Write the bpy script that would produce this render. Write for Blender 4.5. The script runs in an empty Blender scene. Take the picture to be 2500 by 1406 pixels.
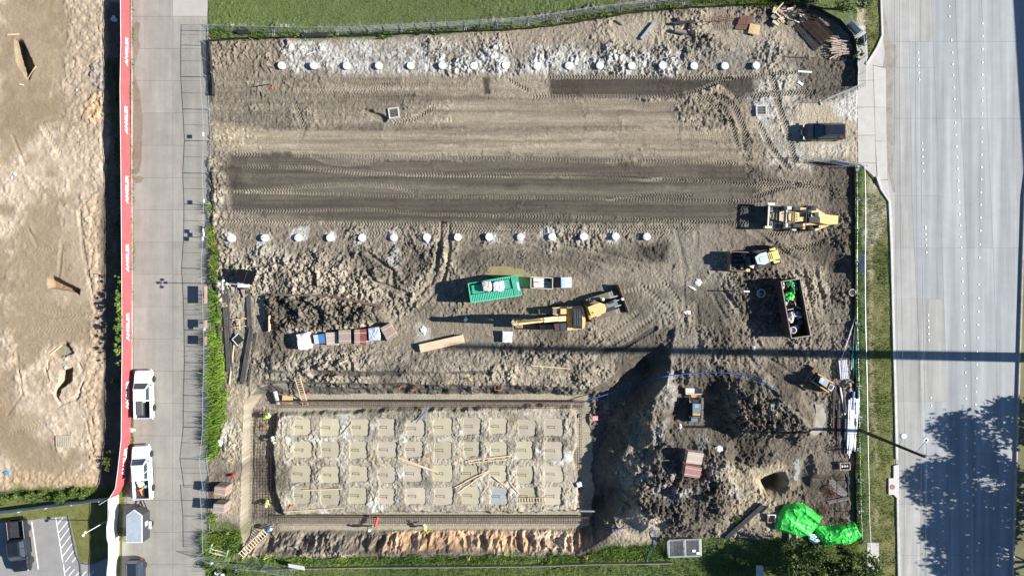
import bpy, math, random
import numpy as np
from mathutils import Matrix, Vector, Euler

# ------------------------------------------------------------------ camera, sky, sun, exposure
SC = bpy.context.scene
COL = SC.collection
CAMH = 80.0            # flying height above grade, metres
S = 21.0               # photo pixels per metre on the ground
cam_d = bpy.data.cameras.new('camera')
cam = bpy.data.objects.new('camera', cam_d); COL.objects.link(cam)
cam.location = (0, 0, CAMH); cam.rotation_euler = (0, 0, 0)
cam_d.sensor_fit = 'HORIZONTAL'; cam_d.sensor_width = 36.0
cam_d.lens = 36.0 * CAMH / (2500.0 / S)
cam_d.clip_start = 0.5; cam_d.clip_end = 6000.0
SC.camera = cam
SUN_EL = math.radians(32.0)
SUN_AZ = math.radians(-1.1)      # towards the sun, measured from +X
world = bpy.data.worlds.new('World'); SC.world = world; world.use_nodes = True
wn = world.node_tree.nodes; wl = world.node_tree.links
for n in list(wn): wn.remove(n)
w_out = wn.new('ShaderNodeOutputWorld'); w_bg = wn.new('ShaderNodeBackground'); w_sky = wn.new('ShaderNodeTexSky')
w_sky.sky_type = 'NISHITA'; w_sky.sun_disc = False; w_sky.ozone_density = 6.0; w_sky.dust_density = 0.1; w_sky.air_density = 1.0
w_sky.sun_elevation = SUN_EL; w_sky.sun_rotation = math.pi / 2 - SUN_AZ
w_bg.inputs['Strength'].default_value = 0.062
wl.new(w_sky.outputs[0], w_bg.inputs['Color']); wl.new(w_bg.outputs[0], w_out.inputs['Surface'])
sun_d = bpy.data.lights.new('sun', 'SUN'); sun = bpy.data.objects.new('sun', sun_d); COL.objects.link(sun)
sun_d.energy = 5.0; sun_d.angle = math.radians(0.5); sun_d.color = (1.0, 0.965, 0.915)
to_sun = Vector((math.cos(SUN_EL) * math.cos(SUN_AZ), math.cos(SUN_EL) * math.sin(SUN_AZ), math.sin(SUN_EL)))
sun.rotation_euler = to_sun.to_track_quat('Z', 'Y').to_euler(); sun.location = to_sun * 200
vs = SC.view_settings
vs.view_transform = 'Standard'; vs.look = 'None'; vs.gamma = 1.0; vs.use_curve_mapping = False
vs.exposure = 1.0

# ------------------------------------------------------------------ helpers
random.seed(7)
RNG = np.random.default_rng(11)
R = math.radians
def wx(px, z=0.0): return (px - 1250.0) / S * (CAMH - z) / CAMH
def wy(py, z=0.0): return (703.0 - py) / S * (CAMH - z) / CAMH
def W(px, py, z=0.0): return (wx(px, z), wy(py, z), z)
def ang(p, q): return math.atan2(-(q[1] - p[1]), q[0] - p[0])     # photo direction -> world angle

MATS = {}
def mat(name, col, rough=0.7, metal=0.0, var=0.15, scale=2.0, bump=0.0, bscale=12.0, dirt=None, dirt_amt=0.0, spec=0.5, streak=None, rnd=0.0):
    """procedural principled material: base colour broken up by two noises, optional dirt patches and bump"""
    if name in MATS: return MATS[name]
    m = bpy.data.materials.new(name); m.use_nodes = True
    nt = m.node_tree; N = nt.nodes; L = nt.links
    b = N['Principled BSDF']; b.inputs['Roughness'].default_value = rough; b.inputs['Metallic'].default_value = metal
    b.inputs['Specular IOR Level'].default_value = spec
    tc = N.new('ShaderNodeTexCoord')
    no = N.new('ShaderNodeTexNoise'); no.inputs['Scale'].default_value = scale; no.inputs['Detail'].default_value = 6; no.inputs['Roughness'].default_value = 0.65
    L.new(tc.outputs['Object'], no.inputs['Vector'])
    mr = N.new('ShaderNodeMapRange'); mr.inputs[1].default_value = 0.3; mr.inputs[2].default_value = 0.7
    mr.inputs[3].default_value = 1 - var; mr.inputs[4].default_value = 1 + var
    L.new(no.outputs['Fac'], mr.inputs[0])
    hs = N.new('ShaderNodeHueSaturation'); hs.inputs['Color'].default_value = (*col, 1)
    if rnd > 0:
        oi = N.new('ShaderNodeObjectInfo'); m2 = N.new('ShaderNodeMapRange'); m2.inputs[3].default_value = 1 - rnd; m2.inputs[4].default_value = 1 + rnd
        L.new(oi.outputs['Random'], m2.inputs[0]); mm = N.new('ShaderNodeMath'); mm.operation = 'MULTIPLY'
        L.new(m2.outputs[0], mm.inputs[0]); L.new(mr.outputs[0], mm.inputs[1]); L.new(mm.outputs[0], hs.inputs['Value'])
    else:
        L.new(mr.outputs[0], hs.inputs['Value'])
    out = hs.outputs[0]
    if dirt is not None:
        n2 = N.new('ShaderNodeTexNoise'); n2.inputs['Scale'].default_value = scale * 0.6 + 0.3; n2.inputs['Detail'].default_value = 8
        n2.inputs['Roughness'].default_value = 0.75
        L.new(tc.outputs['Object'], n2.inputs['Vector'])
        r2 = N.new('ShaderNodeMapRange'); r2.inputs[1].default_value = 0.45; r2.inputs[2].default_value = 0.75; r2.inputs[4].default_value = dirt_amt
        L.new(n2.outputs['Fac'], r2.inputs[0])
        mx = N.new('ShaderNodeMix'); mx.data_type = 'RGBA'; L.new(r2.outputs[0], mx.inputs[0]); L.new(out, mx.inputs[6]); mx.inputs[7].default_value = (*dirt, 1)
        out = mx.outputs[2]
    if streak is not None:      # long wear marks along y
        mp = N.new('ShaderNodeMapping'); mp.inputs['Scale'].default_value = (streak[0], streak[1], 1); L.new(tc.outputs['Object'], mp.inputs['Vector'])
        n4 = N.new('ShaderNodeTexNoise'); n4.inputs['Scale'].default_value = 1.0; n4.inputs['Detail'].default_value = 7; n4.inputs['Roughness'].default_value = 0.6; L.new(mp.outputs[0], n4.inputs['Vector'])
        r4 = N.new('ShaderNodeMapRange'); r4.inputs[1].default_value = 0.32; r4.inputs[2].default_value = 0.68; r4.inputs[3].default_value = 1 - streak[2]; r4.inputs[4].default_value = 1 + streak[2]; L.new(n4.outputs['Fac'], r4.inputs[0])
        h4 = N.new('ShaderNodeHueSaturation'); L.new(out, h4.inputs['Color']); L.new(r4.outputs[0], h4.inputs['Value']); out = h4.outputs[0]
    L.new(out, b.inputs['Base Color'])
    if bump > 0:
        n3 = N.new('ShaderNodeTexNoise'); n3.inputs['Scale'].default_value = bscale; n3.inputs['Detail'].default_value = 4
        L.new(tc.outputs['Object'], n3.inputs['Vector'])
        bp = N.new('ShaderNodeBump'); bp.inputs['Strength'].default_value = bump; bp.inputs['Distance'].default_value = 0.03
        L.new(n3.outputs['Fac'], bp.inputs['Height']); L.new(bp.outputs[0], b.inputs['Normal'])
    MATS[name] = m
    return m

def attr_mat(name, rough=0.95, fine=9.0, amt=0.25, bump=0.4, bscale=9.0, bdist=0.05, trans=0.0, spec=0.2):
    """colour attribute 'Col' (albedo laid down with the mesh) broken up by fine noise"""
    if name in MATS: return MATS[name]
    m = bpy.data.materials.new(name); m.use_nodes = True
    nt = m.node_tree; N = nt.nodes; L = nt.links; b = N['Principled BSDF']
    b.inputs['Roughness'].default_value = rough; b.inputs['Specular IOR Level'].default_value = spec
    a = N.new('ShaderNodeAttribute'); a.attribute_name = 'Col'
    tc = N.new('ShaderNodeTexCoord'); no = N.new('ShaderNodeTexNoise')
    no.inputs['Scale'].default_value = fine; no.inputs['Detail'].default_value = 5; no.inputs['Roughness'].default_value = 0.7
    L.new(tc.outputs['Object'], no.inputs['Vector'])
    mr = N.new('ShaderNodeMapRange'); mr.inputs[1].default_value = 0.28; mr.inputs[2].default_value = 0.72
    mr.inputs[3].default_value = 1 - amt; mr.inputs[4].default_value = 1 + amt
    L.new(no.outputs['Fac'], mr.inputs[0])
    hs = N.new('ShaderNodeHueSaturation'); L.new(a.outputs['Color'], hs.inputs['Color']); L.new(mr.outputs[0], hs.inputs['Value'])
    L.new(hs.outputs[0], b.inputs['Base Color'])
    if bump > 0:
        n3 = N.new('ShaderNodeTexNoise'); n3.inputs['Scale'].default_value = bscale; n3.inputs['Detail'].default_value = 5
        L.new(tc.outputs['Object'], n3.inputs['Vector'])
        bp = N.new('ShaderNodeBump'); bp.inputs['Strength'].default_value = bump; bp.inputs['Distance'].default_value = bdist
        L.new(n3.outputs['Fac'], bp.inputs['Height']); L.new(bp.outputs[0], b.inputs['Normal'])
    if trans > 0:
        tr = N.new('ShaderNodeBsdfTranslucent'); L.new(hs.outputs[0], tr.inputs['Color'])
        mx = N.new('ShaderNodeMixShader'); mx.inputs[0].default_value = trans
        L.new(b.outputs[0], mx.inputs[1]); L.new(tr.outputs[0], mx.inputs[2]); L.new(mx.outputs[0], N['Material Output'].inputs['Surface'])
    MATS[name] = m
    return m

def put(o, parent=None):
    COL.objects.link(o)
    if parent is not None: o.parent = parent
    return o
def T(name, label, cat, loc=(0, 0, 0), rz=0.0, group=None, rot=None):
    o = bpy.data.objects.new(name, None); o.empty_display_size = 0.2; COL.objects.link(o)
    o.location = loc; o.rotation_euler = rot if rot else (0, 0, rz)
    return tag(o, label, cat, group)
def tag(o, label, cat, group=None):
    o['label'] = label; o['category'] = cat
    if group: o['group'] = group
    return o
def struct(o, kind='structure'):
    o['kind'] = kind; return o

class MB:
    """collects shapes and links them as ONE mesh object"""
    def __init__(s): s.v = []; s.f = []; s.m = []; s.cur = 0
    def add(s, vs, fs, M=None):
        k = len(s.v)
        if M is not None: vs = [tuple(M @ Vector(v)) for v in vs]
        s.v.extend(vs); s.f.extend([tuple(i + k for i in f) for f in fs]); s.m.extend([s.cur] * len(fs)); return s
    def bx(s, x0, x1, y0, y1, z0, z1, M=None, t=0.0, ch=0.0):
        """box; t narrows the top, ch chamfers the top edge"""
        if ch > 0:
            c = ch
            vs = [(x0, y0, z0), (x1, y0, z0), (x1, y1, z0), (x0, y1, z0), (x0, y0, z1 - c), (x1, y0, z1 - c), (x1, y1, z1 - c), (x0, y1, z1 - c),
                  (x0 + c, y0 + c, z1), (x1 - c, y0 + c, z1), (x1 - c, y1 - c, z1), (x0 + c, y1 - c, z1)]
            fs = [(3, 2, 1, 0)] + [(i, (i + 1) % 4, 4 + (i + 1) % 4, 4 + i) for i in range(4)] + [(4 + i, 4 + (i + 1) % 4, 8 + (i + 1) % 4, 8 + i) for i in range(4)] + [(8, 9, 10, 11)]
            return s.add(vs, fs, M)
        vs = [(x0, y0, z0), (x1, y0, z0), (x1, y1, z0), (x0, y1, z0), (x0 + t, y0 + t, z1), (x1 - t, y0 + t, z1), (x1 - t, y1 - t, z1), (x0 + t, y1 - t, z1)]
        return s.add(vs, [(3, 2, 1, 0), (4, 5, 6, 7), (0, 1, 5, 4), (1, 2, 6, 5), (2, 3, 7, 6), (3, 0, 4, 7)], M)
    def beam(s, p, q, w, h, roll=0.0):
        """rectangular bar from p to q, width w (sideways), height h"""
        p = Vector(p); q = Vector(q); d = q - p; L = d.length
        if L < 1e-6: return s
        x = d / L; up = Vector((0, 0, 1)) if abs(x.z) < 0.98 else Vector((0, 1, 0))
        y = up.cross(x).normalized(); z = x.cross(y)
        if roll: y, z = y * math.cos(roll) + z * math.sin(roll), z * math.cos(roll) - y * math.sin(roll)
        M = Matrix((x, y, z)).transposed().to_4x4(); M.translation = p
        return s.bx(0, L, -w / 2, w / 2, -h / 2, h / 2, M)
    def tube(s, p, q, r, n=6, r2=None):
        p = Vector(p); q = Vector(q); r2 = r if r2 is None else r2; d = (q - p).normalized()
        a = d.orthogonal().normalized(); b = d.cross(a)
        vs = []
        for c, rr in ((p, r), (q, r2)):
            for i in range(n):
                t = 2 * math.pi * i / n; vs.append(tuple(c + (a * math.cos(t) + b * math.sin(t)) * rr))
        fs = [(i, (i + 1) % n, n + (i + 1) % n, n + i) for i in range(n)] + [tuple(range(n - 1, -1, -1)), tuple(range(n, 2 * n))]
        return s.add(vs, fs)
    def path(s, pts, r, n=5):
        pts = [Vector(p) for p in pts]; k = len(s.v); m = len(pts)
        for i, p in enumerate(pts):
            d = (pts[min(i + 1, m - 1)] - pts[max(i - 1, 0)]).normalized()
            up = Vector((0, 0, 1)) if abs(d.z) < 0.95 else Vector((1, 0, 0))
            a = d.cross(up).normalized(); b = a.cross(d)
            for j in range(n):
                t = 2 * math.pi * j / n; s.v.append(tuple(p + (a * math.cos(t) + b * math.sin(t)) * r))
        for i in range(m - 1):
            for j in range(n):
                s.f.append((k + i * n + j, k + i * n + (j + 1) % n, k + (i + 1) * n + (j + 1) % n, k + (i + 1) * n + j)); s.m.append(s.cur)
        s.f.append(tuple(k + j for j in range(n - 1, -1, -1))); s.m.append(s.cur)
        s.f.append(tuple(k + (m - 1) * n + j for j in range(n))); s.m.append(s.cur)
        return s
    def prism(s, poly, z0, z1, M=None, inset=0.0):
        n = len(poly); cx = sum(p[0] for p in poly) / n; cy = sum(p[1] for p in poly) / n
        a = sum(poly[i][0] * poly[(i + 1) % n][1] - poly[(i + 1) % n][0] * poly[i][1] for i in range(n))
        if a < 0: poly = poly[::-1]
        vs = [(x, y, z0) for x, y in poly] + [(cx + (x - cx) * (1 - inset), cy + (y - cy) * (1 - inset), z1) for x, y in poly]
        return s.add(vs, [tuple(range(n - 1, -1, -1)), tuple(range(n, 2 * n))] + [(i, (i + 1) % n, n + (i + 1) % n, n + i) for i in range(n)], M)
    def loft(s, rings, M=None, cap=True, closed=True):
        n = len(rings[0]); vs = [tuple(p) for r in rings for p in r]; fs = []
        for i in range(len(rings) - 1):
            for j in range(n if closed else n - 1):
                fs.append((i * n + j, i * n + (j + 1) % n, (i + 1) * n + (j + 1) % n, (i + 1) * n + j))
        if cap: fs += [tuple(range(n - 1, -1, -1)), tuple((len(rings) - 1) * n + j for j in range(n))]
        return s.add(vs, fs, M)
    def lathe(s, prof, n=12, M=None, c=(0, 0, 0)):
        rings = [[(c[0] + r * math.cos(2 * math.pi * j / n), c[1] + r * math.sin(2 * math.pi * j / n), c[2] + z) for j in range(n)] for r, z in prof]
        return s.loft(rings, M)
    def blob(s, c, rx, ry, rz, n=8, m=5, jit=0.0, seed=0):
        rr = random.Random(seed); rings = []
        for i in range(m + 1):
            f = math.pi * (i / m) - math.pi / 2; f = max(min(f, 1.53), -1.53)
            ring = []
            for j in range(n):
                t = 2 * math.pi * j / n; k = 1 + rr.uniform(-jit, jit)
                ring.append((c[0] + rx * k * math.cos(f) * math.cos(t), c[1] + ry * k * math.cos(f) * math.sin(t), c[2] + rz * k * math.sin(f)))
            rings.append(ring)
        return s.loft(rings)
    def quad(s, a, b, c, d): return s.add([a, b, c, d], [(0, 1, 2, 3)])
    def build(s, name, mats, parent=None, loc=None, rz=0.0, smooth=False, rot=None):
        me = bpy.data.meshes.new(name); me.from_pydata(s.v, [], s.f)
        for mt in (mats if isinstance(mats, (list, tuple)) else [mats]): me.materials.append(mt)
        if max(s.m, default=0) > 0: me.polygons.foreach_set('material_index', s.m)
        if smooth: me.polygons.foreach_set('use_smooth', [True] * len(me.polygons))
        me.update()
        o = bpy.data.objects.new(name, me); put(o, parent)
        if loc is not None: o.location = loc
        if rot is not None: o.rotation_euler = rot
        elif rz: o.rotation_euler = (0, 0, rz)
        return o
def copy_tree(o, parent=None, loc=None, rz=None):
    c = o.copy(); COL.objects.link(c); c.parent = parent
    if loc is not None: c.location = loc
    if rz is not None: c.rotation_euler = (0, 0, rz)
    for ch in list(o.children): copy_tree(ch, c)
    return c
def xform(x, y, z=0, rz=0.0):
    return Matrix.Translation((x, y, z)) @ Matrix.Rotation(rz, 4, 'Z')
ORD = ['first', 'second', 'third', 'fourth', 'fifth', 'sixth', 'seventh', 'eighth', 'ninth', 'tenth', 'eleventh', 'twelfth', 'thirteenth', 'fourteenth', 'fifteenth',
       'sixteenth', 'seventeenth', 'eighteenth', 'nineteenth', 'twentieth', 'twenty-first', 'twenty-second', 'twenty-third', 'twenty-fourth']
# ------------------------------------------------------------------ terrain (height fields with their own soil colours)
_TAB = np.random.default_rng(3).random((16, 256, 256)).astype(np.float32) * 2 - 1
def vnoise(x, y, seed=0):
    t = _TAB[seed % 16]; o = seed * 37
    xf = np.floor(x); yf = np.floor(y); xi = xf.astype(np.int64) + o; yi = yf.astype(np.int64) + 2 * o
    u = x - xf; v = y - yf; u = u * u * (3 - 2 * u); v = v * v * (3 - 2 * v)
    x0 = xi & 255; x1 = (xi + 1) & 255; y0 = yi & 255; y1 = (yi + 1) & 255
    return (t[x0, y0] * (1 - u) + t[x1, y0] * u) * (1 - v) + (t[x0, y1] * (1 - u) + t[x1, y1] * u) * v
def fbm(x, y, f, octv=4, seed=0, gain=0.5):
    a = 1.0; r = 0.0; n = 0.0
    for i in range(octv):
        r = r + a * vnoise(x * f + 13.1 * i, y * f - 7.7 * i, seed + i); n += a; a *= gain; f *= 2.03
    return r / n
def clods(x, y, f, seed=0):
    """rounded lumps with gaps between: returns height 0..1 and a random value per lump"""
    gx = x * f; gy = y * f; xf = np.floor(gx).astype(np.int64); yf = np.floor(gy).astype(np.int64)
    best = np.full(gx.shape, 9.0, np.float32); cid = np.zeros(gx.shape, np.float32); til = np.zeros(gx.shape, np.float32)
    t1 = _TAB[seed % 16]; t2 = _TAB[(seed + 1) % 16]; t3 = _TAB[(seed + 2) % 16]
    for dx in (-1, 0, 1):
        for dy in (-1, 0, 1):
            cx = xf + dx; cy = yf + dy; i = cx & 255; j = cy & 255
            a = t1[i, j]; b = t2[i, j]; c = t3[i, j]; ux = (gx - cx - 0.5 - 0.42 * a).astype(np.float32); uy = (gy - cy - 0.5 - 0.42 * b).astype(np.float32)
            d = np.maximum(np.sqrt(ux * ux + uy * uy), 1.05 * np.maximum(np.abs(ux * b + uy * (1 - np.abs(b))), np.abs(uy * b - ux * (1 - np.abs(b))))) * (1.22 - 0.32 * c)
            k = d < best; best = np.where(k, d, best); cid = np.where(k, c, cid); til = np.where(k, a * ux * 1.2 + b * uy * 1.2, til)
    h = sstep(0.80, 0.46, best) * np.clip(0.55 + 0.42 * cid + 0.75 * til, 0.05, 1.4) * 0.85 + 0.15 * np.sqrt(np.clip(1 - (best / 0.78) ** 2, 0, 1))
    return h, cid
def sstep(a, b, x):
    t = np.clip((x - a) / (b - a), 0, 1); return t * t * (3 - 2 * t)
def seg_d(x, y, p, q):
    px, py = p; dx = q[0] - px; dy = q[1] - py; l2 = dx * dx + dy * dy + 1e-9
    t = np.clip(((x - px) * dx + (y - py) * dy) / l2, 0, 1)
    return np.hypot(x - px - t * dx, y - py - t * dy)
def poly_sdf(x, y, poly):
    """negative inside"""
    d = np.full(x.shape, 1e9); ins = np.zeros(x.shape, bool); n = len(poly)
    for i in range(n):
        p = poly[i]; q = poly[(i + 1) % n]
        d = np.minimum(d, seg_d(x, y, p, q))
        c = ((p[1] > y) != (q[1] > y)) & (x < (q[0] - p[0]) * (y - p[1]) / (q[1] - p[1] + 1e-12) + p[0])
        ins ^= c
    return np.where(ins, -d, d)
def wpoly(pts, z=0.0): return [(wx(a, z), wy(b, z)) for a, b in pts]

class Field:
    def __init__(s, px0, px1, py0, py1, step):
        s.x0 = wx(px0); s.x1 = wx(px1); s.y0 = wy(py1); s.y1 = wy(py0)
        s.nx = int((s.x1 - s.x0) / step) + 1; s.ny = int((s.y1 - s.y0) / step) + 1
        s.xs = np.linspace(s.x0, s.x1, s.nx); s.ys = np.linspace(s.y0, s.y1, s.ny)
        s.X, s.Y = np.meshgrid(s.xs, s.ys); s.H = np.zeros(s.X.shape); s.C = np.zeros(s.X.shape + (3,)); s.R = np.full(s.X.shape, 0.4)
        s.warp = fbm(s.X, s.Y, 0.45, 3, 5) + 0.35 * fbm(s.X, s.Y, 1.7, 3, 2)
    def window(s, pts, m):
        xs = [p[0] for p in pts]; ys = [p[1] for p in pts]
        i0 = np.searchsorted(s.xs, min(xs) - m); i1 = np.searchsorted(s.xs, max(xs) + m)
        j0 = np.searchsorted(s.ys, min(ys) - m); j1 = np.searchsorted(s.ys, max(ys) + m)
        return (slice(max(j0, 0), max(j1, 0)), slice(max(i0, 0), max(i1, 0)))
    def mask(s, pts, feather=0.6, warp=0.5, z=0.0):
        poly = wpoly(pts, z); w = s.window(poly, feather + abs(warp) + 0.2)
        d = poly_sdf(s.X[w], s.Y[w], poly) + warp * s.warp[w] * 1.6
        return w, sstep(feather, -feather, d)
    def paint(s, pts, col, amt=1.0, feather=0.6, warp=0.5, rough=None, z=0.0, dh=0.0, speck=0.0, seed=3):
        w, m = s.mask(pts, feather, warp, z)
        if speck > 0: 
            n = fbm(s.X[w], s.Y[w], 1.2, 5, seed, 0.78); m = m * sstep(-speck, speck * 0.6, n - 0.0)
        k = (m * amt)[..., None]
        if col is not None: s.C[w] = s.C[w] * (1 - k) + np.array(col) * k
        if rough is not None: s.R[w] = s.R[w] * (1 - m) + rough * m
        if dh: s.H[w] += dh * m
    def track(s, pts, width, pitch=0.34, amp=0.05, col=None, amt=0.5, style='v', sink=0.03):
        """tyre or crawler print pressed along a photo polyline (width in photo px)"""
        P = wpoly(pts); hw = width / S / 2; acc = 0.0
        for a, b in zip(P[:-1], P[1:]):
            L = math.hypot(b[0] - a[0], b[1] - a[1]); w = s.window([a, b], hw + 0.2)
            X = s.X[w]; Y = s.Y[w]
            ux, uy = (b[0] - a[0]) / L, (b[1] - a[1]) / L
            t = (X - a[0]) * ux + (Y - a[1]) * uy; q = -(X - a[0]) * uy + (Y - a[1]) * ux + 0.05 * s.warp[w]
            m = ((t >= 0) & (t < L)) * sstep(hw, hw * 0.75, np.abs(q))
            m = m * sstep(-0.95, -0.3, s.warp[w] + 0.9 * fbm(X, Y, 0.5, 3, 9)); t = t + 0.10 * s.warp[w]
            ph = (t + acc) / pitch + (np.abs(q) / pitch * 0.9 if style == 'v' else (q / pitch * 0.5 if style == 'd' else 0))
            pat = np.sin(2 * np.pi * ph); pat = np.sign(pat) * np.abs(pat) ** 0.6
            edge = sstep(0.55, 0.95, np.abs(q) / hw)
            s.H[w] = s.H[w] + m * (amp * pat - sink + edge * sink * 1.4)
            s.R[w] = s.R[w] * (1 - 0.75 * m)
            if col is not None:
                k = (m * amt)[..., None]; s.C[w] = s.C[w] * (1 - k) + np.array(col) * k
            acc += L
    def rut(s, pts, width, depth, col=None, amt=0.5):
        """wheel rut: one smooth trough with broken lips"""
        P = wpoly(pts); hw = width / S / 2; w = s.window(P, hw * 3); d = np.full(s.X[w].shape, 1e9)
        for a, b in zip(P[:-1], P[1:]): d = np.minimum(d, seg_d(s.X[w], s.Y[w], a, b))
        d = np.abs(d + 0.22 * s.warp[w]); br = sstep(-0.5, 0.2, fbm(s.X[w], s.Y[w], 0.5, 3, 7) + 0.1)
        m = sstep(hw, hw * 0.2, d) * br; lip = sstep(hw * 2.2, hw * 1.2, d) * (1 - m) * br * sstep(-0.1, 0.4, fbm(s.X[w], s.Y[w], 1.4, 3, 3))
        s.H[w] += -depth * 0.45 * m + depth * 0.22 * lip; s.R[w] *= (1 - 0.6 * m)
        if col is not None:
            k = (m * amt)[..., None]; s.C[w] = s.C[w] * (1 - k) + np.array(col) * k
    def at(s, x, y):
        i = np.clip((x - s.x0) / (s.x1 - s.x0) * (s.nx - 1), 0, s.nx - 1.001); j = np.clip((y - s.y0) / (s.y1 - s.y0) * (s.ny - 1), 0, s.ny - 1.001)
        a = int(i); b = int(j); u = i - a; v = j - b
        return float((s.H[b, a] * (1 - u) + s.H[b, a + 1] * u) * (1 - v) + (s.H[b + 1, a] * (1 - u) + s.H[b + 1, a + 1] * u) * v)
    def mesh(s, name, m):
        n = s.nx * s.ny; me = bpy.data.meshes.new(name)
        me.vertices.add(n); me.vertices.foreach_set('co', np.stack([s.X, s.Y, s.H], -1).astype(np.float32).ravel())
        k = (np.arange(s.ny - 1)[:, None] * s.nx + np.arange(s.nx - 1)[None, :]).ravel()
        q = np.stack([k, k + 1, k + 1 + s.nx, k + s.nx], -1).astype(np.int32).ravel()
        nf = len(k); me.loops.add(nf * 4); me.loops.foreach_set('vertex_index', q); me.polygons.add(nf)
        me.polygons.foreach_set('loop_start', np.arange(0, nf * 4, 4, dtype=np.int32))
        me.update(calc_edges=True)
        ca = me.color_attributes.new('Col', 'FLOAT_COLOR', 'POINT')
        ca.data.foreach_set('color', np.concatenate([np.clip(s.C, 0, 1), np.ones(s.C.shape[:2] + (1,))], -1).astype(np.float32).ravel())
        me.materials.append(m); o = bpy.data.objects.new(name, me); put(o); return struct(o)

TAN = (0.30, 0.245, 0.178); DARK = (0.082, 0.069, 0.055); ROUGH = (0.215, 0.178, 0.138); PALE = (0.43, 0.365, 0.275); LIME = (0.56, 0.56, 0.56)
BLACK = (0.066, 0.055, 0.046); CLAY = (0.66, 0.40, 0.22); MUD = (0.36, 0.31, 0.225); GRASS = (0.115, 0.165, 0.045); GREY = (0.26, 0.24, 0.215)

F = Field(490, 2100, -34, 1440, 0.076)
X, Y, = F.X, F.Y
PX = 1250 + X * S; PY = 703 - Y * S
n_big = fbm(X, Y, 1 / 7.0, 4, 1); n_mid = fbm(X, Y, 1 / 1.6, 4, 4); n_fine = fbm(X, Y, 3.0, 2, 8)
cA, iA = clods(X + 0.25 * n_mid, Y + 0.25 * n_fine, 1 / 0.46, 2); cB, iB = clods(X + 0.1 * n_fine, Y, 1 / 0.25, 6)
cC, iC = clods(X, Y + 0.1 * n_fine, 1 / 1.25, 9); cD, iD = clods(X, Y, 1 / 0.17, 11)
F.C[:] = np.array(ROUGH)
k = sstep(-0.25, 0.35, n_big + 0.35 * n_mid)[..., None]
F.C[:] = F.C * (1 - 0.5 * k) + np.array(PALE) * 0.5 * k
k = sstep(0.1, 0.5, fbm(X, Y, 1 / 3.3, 4, 12) + 0.25 * n_mid)[..., None]
F.C[:] = F.C * (1 - 0.6 * k) + np.array(DARK) * 0.6 * k
F.R[:] = 0.62
# --- upper strip of the site
F.paint([(515, 92), (2090, 60), (2090, 188), (515, 190)], (0.235, 0.20, 0.165), 0.7, 0.8, 0.6, 0.55)
F.paint([(520, 100), (700, 100), (690, 185), (600, 240), (520, 230)], (0.25, 0.195, 0.145), 0.8, 0.8, 0.6, 0.45)
F.paint([(700, 90), (1700, 30), (1700, 90), (1300, 118), (1000, 112), (720, 110)], (0.32, 0.262, 0.20), 0.8, 0.6, 0.5, 0.35)
F.paint([(1450, 70), (1650, 50), (1900, 60), (1950, 110), (1700, 130), (1500, 120)], PALE, 0.6, 1.0, 0.8, 0.4)
F.paint([(1650, 95), (1760, 90), (1780, 150), (1700, 165), (1640, 140)], BLACK, 0.85, 0.8, 0.8, 0.95, speck=0.35)
F.paint([(1270, 130), (1640, 110), (1900, 120), (1880, 180), (1270, 182)], GREY, 0.8, 0.8, 0.8, 0.7, speck=0.5)
F.paint([(685, 105), (760, 98), (960, 108), (1245, 118), (1245, 182), (850, 182), (688, 176)], LIME, 0.45, 1.3, 1.5, 0.75, speck=0.22, seed=7)
for pl in ([(790, 120), (905, 112), (915, 175), (850, 178)], [(985, 122), (1105, 108), (1130, 178), (990, 180)], [(695, 105), (745, 105), (760, 165), (700, 165)], [(1130, 125), (1235, 125), (1240, 178), (1140, 178)]):
    F.paint(pl, LIME, 0.66, 0.9, 1.2, 0.7, speck=0.3, seed=5)
F.paint([(1215, 180), (1345, 150), (1340, 240), (1215, 242)], (0.52, 0.51, 0.5), 0.75, 0.6, 0.5, 0.55, speck=0.5)
F.paint([(1290, 118), (1660, 125), (1680, 182), (1290, 182)], LIME, 0.6, 0.6, 0.5, None, speck=0.35, seed=9)
# --- tracked tan lift, smooth
F.paint([(525, 188), (1340, 186), (1345, 242), (1700, 242), (1790, 205), (1850, 260), (1860, 420), (1780, 410), (565, 385), (525, 360)], TAN, 0.92, 0.5, 0.4, 0.20)
F.paint([(525, 190), (790, 188), (780, 318), (525, 320)], (0.21, 0.178, 0.137), 0.75, 0.9, 0.6, 0.5)
F.paint([(790, 200), (1080, 215), (1000, 320), (760, 320)], (0.20, 0.17, 0.13), 0.65, 0.8, 0.7, 0.42)
F.paint([(525, 300), (700, 325), (640, 352), (525, 352)], (0.36, 0.29, 0.19), 0.6, 0.5, 0.5, 0.5)
F.paint([(1180, 190), (1196, 190), (1198, 230), (1182, 232)], BLACK, 0.95, 0.2, 0.1, 0.3)
F.paint([(1640, 225), (1780, 225), (1800, 300), (1700, 330), (1640, 290)], (0.235, 0.195, 0.145), 0.7, 0.8, 0.5, 0.35)
# --- dark moist mixed strips
F.paint([(558, 372), (760, 376), (860, 400), (1000, 392), (1700, 400), (1830, 405), (1900, 440), (1890, 520), (1850, 546), (1300, 548), (900, 542), (562, 518)], DARK, 0.96, 0.35, 0.25, 0.10)
F.paint([(600, 440), (1000, 448), (1500, 452), (1830, 462), (1830, 490), (1200, 484), (620, 472)], (0.155, 0.130, 0.102), 0.9, 0.5, 0.4, 0.10)
F.paint([(900, 400), (1700, 408), (1700, 432), (900, 425)], (0.135, 0.115, 0.092), 0.8, 0.5, 0.4, 0.10)
F.paint([(1338, 191), (1720, 191), (1880, 190), (1882, 234), (1800, 238), (1750, 205), (1660, 238), (1345, 238)], BLACK, 0.98, 0.25, 0.12, 0.12)
F.paint([(1420, 200), (1600, 196), (1600, 226), (1430, 232)], (0.095, 0.08, 0.062), 0.5, 0.5, 0.4, 0.10)
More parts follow.
